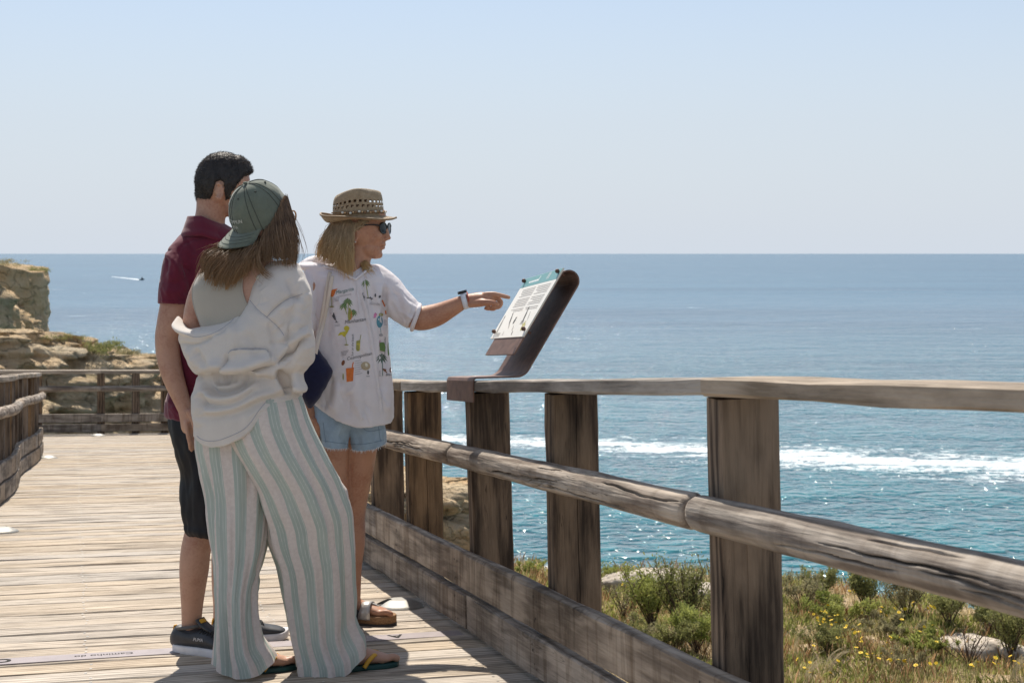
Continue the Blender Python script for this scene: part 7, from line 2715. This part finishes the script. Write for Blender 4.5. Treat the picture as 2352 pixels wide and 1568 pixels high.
# yellow daisies
def flower_mesh():
    Vs, Fs = [], []
    n = 9
    for i in range(n):
        a = i / n * 2 * np.pi
        c, s = math.cos(a), math.sin(a)
        k = len(Vs)
        for r_, w_, z in ((.003, -.002, 0), (.013, -.0055, .003), (.019, 0, .002), (.013, .0055, .003), (.003, .002, 0)):
            Vs.append((c * r_ - s * w_, s * r_ + c * w_, z))
        Fs.append([k, k + 1, k + 2, k + 3, k + 4])
    k = len(Vs)
    for i in range(8):
        a = i / 8 * 2 * np.pi
        Vs.append((.006 * math.cos(a), .006 * math.sin(a), .003))
    Vs.append((0, 0, .008))
    for i in range(8):
        Fs.append([k + i, k + (i + 1) % 8, k + 8])
    return make_mesh('flower_head', Vs, Fs, smooth=False)
fm = flower_mesh()
fm.materials.append(M['petal'])
sv_, sf_ = tube(np.array([(0, 0, 0), (.006, 0, -.06), (.0, 0, -.16)]), np.array([.0016, .0016, .0018]), nr=5, nc=5)
sm_ = make_mesh('stem', sv_, sf_)
sm_.materials.append(M['green_grass'])
rngf = np.random.default_rng(21)
clusters = [((1900, 1435), 52, 28, 22), ((1950, 1470), 40, 20, 8), ((2060, 1420), 70, 22, 12), ((1990, 1510), 60, 35, 16), ((2110, 1470), 80, 50, 10), ((2200, 1400), 60, 18, 8), ((1860, 1540), 40, 30, 8), ((2260, 1545), 90, 16, 12),
            ((2050, 1550), 120, 14, 10), ((1450, 1375), 40, 22, 10), ((1260, 1322), 50, 14, 10), ((1530, 1320), 70, 10, 6), ((2330, 1480), 20, 60, 4), ((1960, 1370), 60, 14, 5), ((1330, 1330), 30, 10, 4)]
fi = 0
where = ['in the dense clump right of the thick post', 'just below the dense clump right of the thick post', 'under the middle of the log rail', 'below centre of the bank, right of the thick post', 'on open ground left of the pale boulder', 'near the cliff edge under the log rail', 'low beside the thick post', 'in front of the bare twisted shrub', 'along the bottom edge of the picture', 'by the low board left of the bushy shrub', 'between the two middle posts', 'near the long pale boulder', 'at the right edge of the picture', 'near the upright shrub at the cliff edge', 'by the green tuft on the pale rocks']
for ci, ((cx, cy), sx, sy, k) in enumerate(clusters):
    for _ in range(k):
        x, y = cx + rngf.normal() * sx * .55, cy + rngf.normal() * sy * .55
        g = at_ground(x, y + 22)
        hgt = rngf.uniform(.10, .17)
        t = thing('yellow_flower', g, 'small yellow daisy ' + where[ci], 'flower', 'yellow daisies ' + where[ci])
        s = rngf.uniform(.62, .98)
        R_ = Euler((rngf.normal() * .45 - .25, rngf.normal() * .45, rngf.uniform(0, 6))).to_matrix().to_4x4()
        for nm, me in (('flower_head', fm), ('stem', sm_)):
            o = link(nm, me, None, t)
            Mx = Matrix.Translation(Vector(g) + Vector((0, 0, hgt)))
            o.matrix_basis = Mx @ (R_ if nm == 'flower_head' else Matrix.Identity(4)) @ Matrix.Scale(s, 4)
        fi += 1

# feathery seed heads
def plume(px, py, label, seed, n=26, sweep=.16):
    g = at_ground(px, py)
    t = thing('feather_grass', g, label, 'grass', 'feather grass tufts')
    rng = np.random.default_rng(seed)
    gs = []
    for i in range(4):
        o = rng.normal(size=3) * np.array((.04, .04, 0))
        gs.append([g + o, g + o + np.array((.02, 0, .10)), g + o + np.array((sweep * .5, 0, .17)), g + o + np.array((sweep + rng.normal() * .03, rng.normal() * .03, .19 + rng.normal() * .02))])
    V, F = strands(gs, n, .0012, .012, npt=9, rng=rng, clump=.3)
    part('plume', V, F, M['awn'], t)
for i, (px, py, lb) in enumerate(((1835, 1500, 'pale feather grass bending right of the thick post'), (1900, 1550, 'pale feather grass near the bottom, right of the thick post'), (1850, 1575, 'lowest feather grass tuft beside the thick post'), (1555, 1480, 'pale feather grass before the bushy shrub'), (1610, 1490, 'feather grass close left of the thick post'), (2330, 1570, 'feather grass in the bottom right corner'))):
    plume(px, py, lb, 40 + i)

# pale boulders at the cliff edge
def boulder(px, py, sx, sy, sz, label, seed):
    g = at_ground(px, py)
    V, F = ball(g + (0, 0, sz * .25), (sx, sy, sz), None, 34, 48)
    N = normals(V, F)
    q = V * 5 + seed
    V = V + N * (0.22 * sz * fbm(q, 4) + .10 * sz * (ridged(q * 1.7, 3) - 1))[:, None]
    V[:, 2] = np.where(V[:, 2] > g[2] + sz * .55, g[2] + sz * .55 + (V[:, 2] - g[2] - sz * .55) * .5, V[:, 2])
    o = part('boulder', V, F, M['boulder'])
    tag(o, label, 'rock', 'pale boulders on the bank')
M['boulder'] = plain('pale_limestone', (0.44, 0.38, 0.315), 0.95, 0.35, 9, 0.8, 0.1, bdist=.03)
boulder(2225, 1495, .26, .22, .12, 'pale boulder behind the bare twisted shrub', 3)
boulder(1520, 1345, .36, .22, .16, 'long pale boulder at the cliff edge left of the thick post', 5)
boulder(1440, 1350, .24, .2, .15, 'smaller pale boulder next to the green tuft', 8)
boulder(1620, 1365, .28, .2, .10, 'low pale boulder just left of the thick post', 12)
boulder(1960, 1352, .18, .14, .08, 'small pale boulder beyond the upright shrub', 15)
boulder(2330, 1500, .12, .1, .07, 'small pale boulder at the right edge', 17)
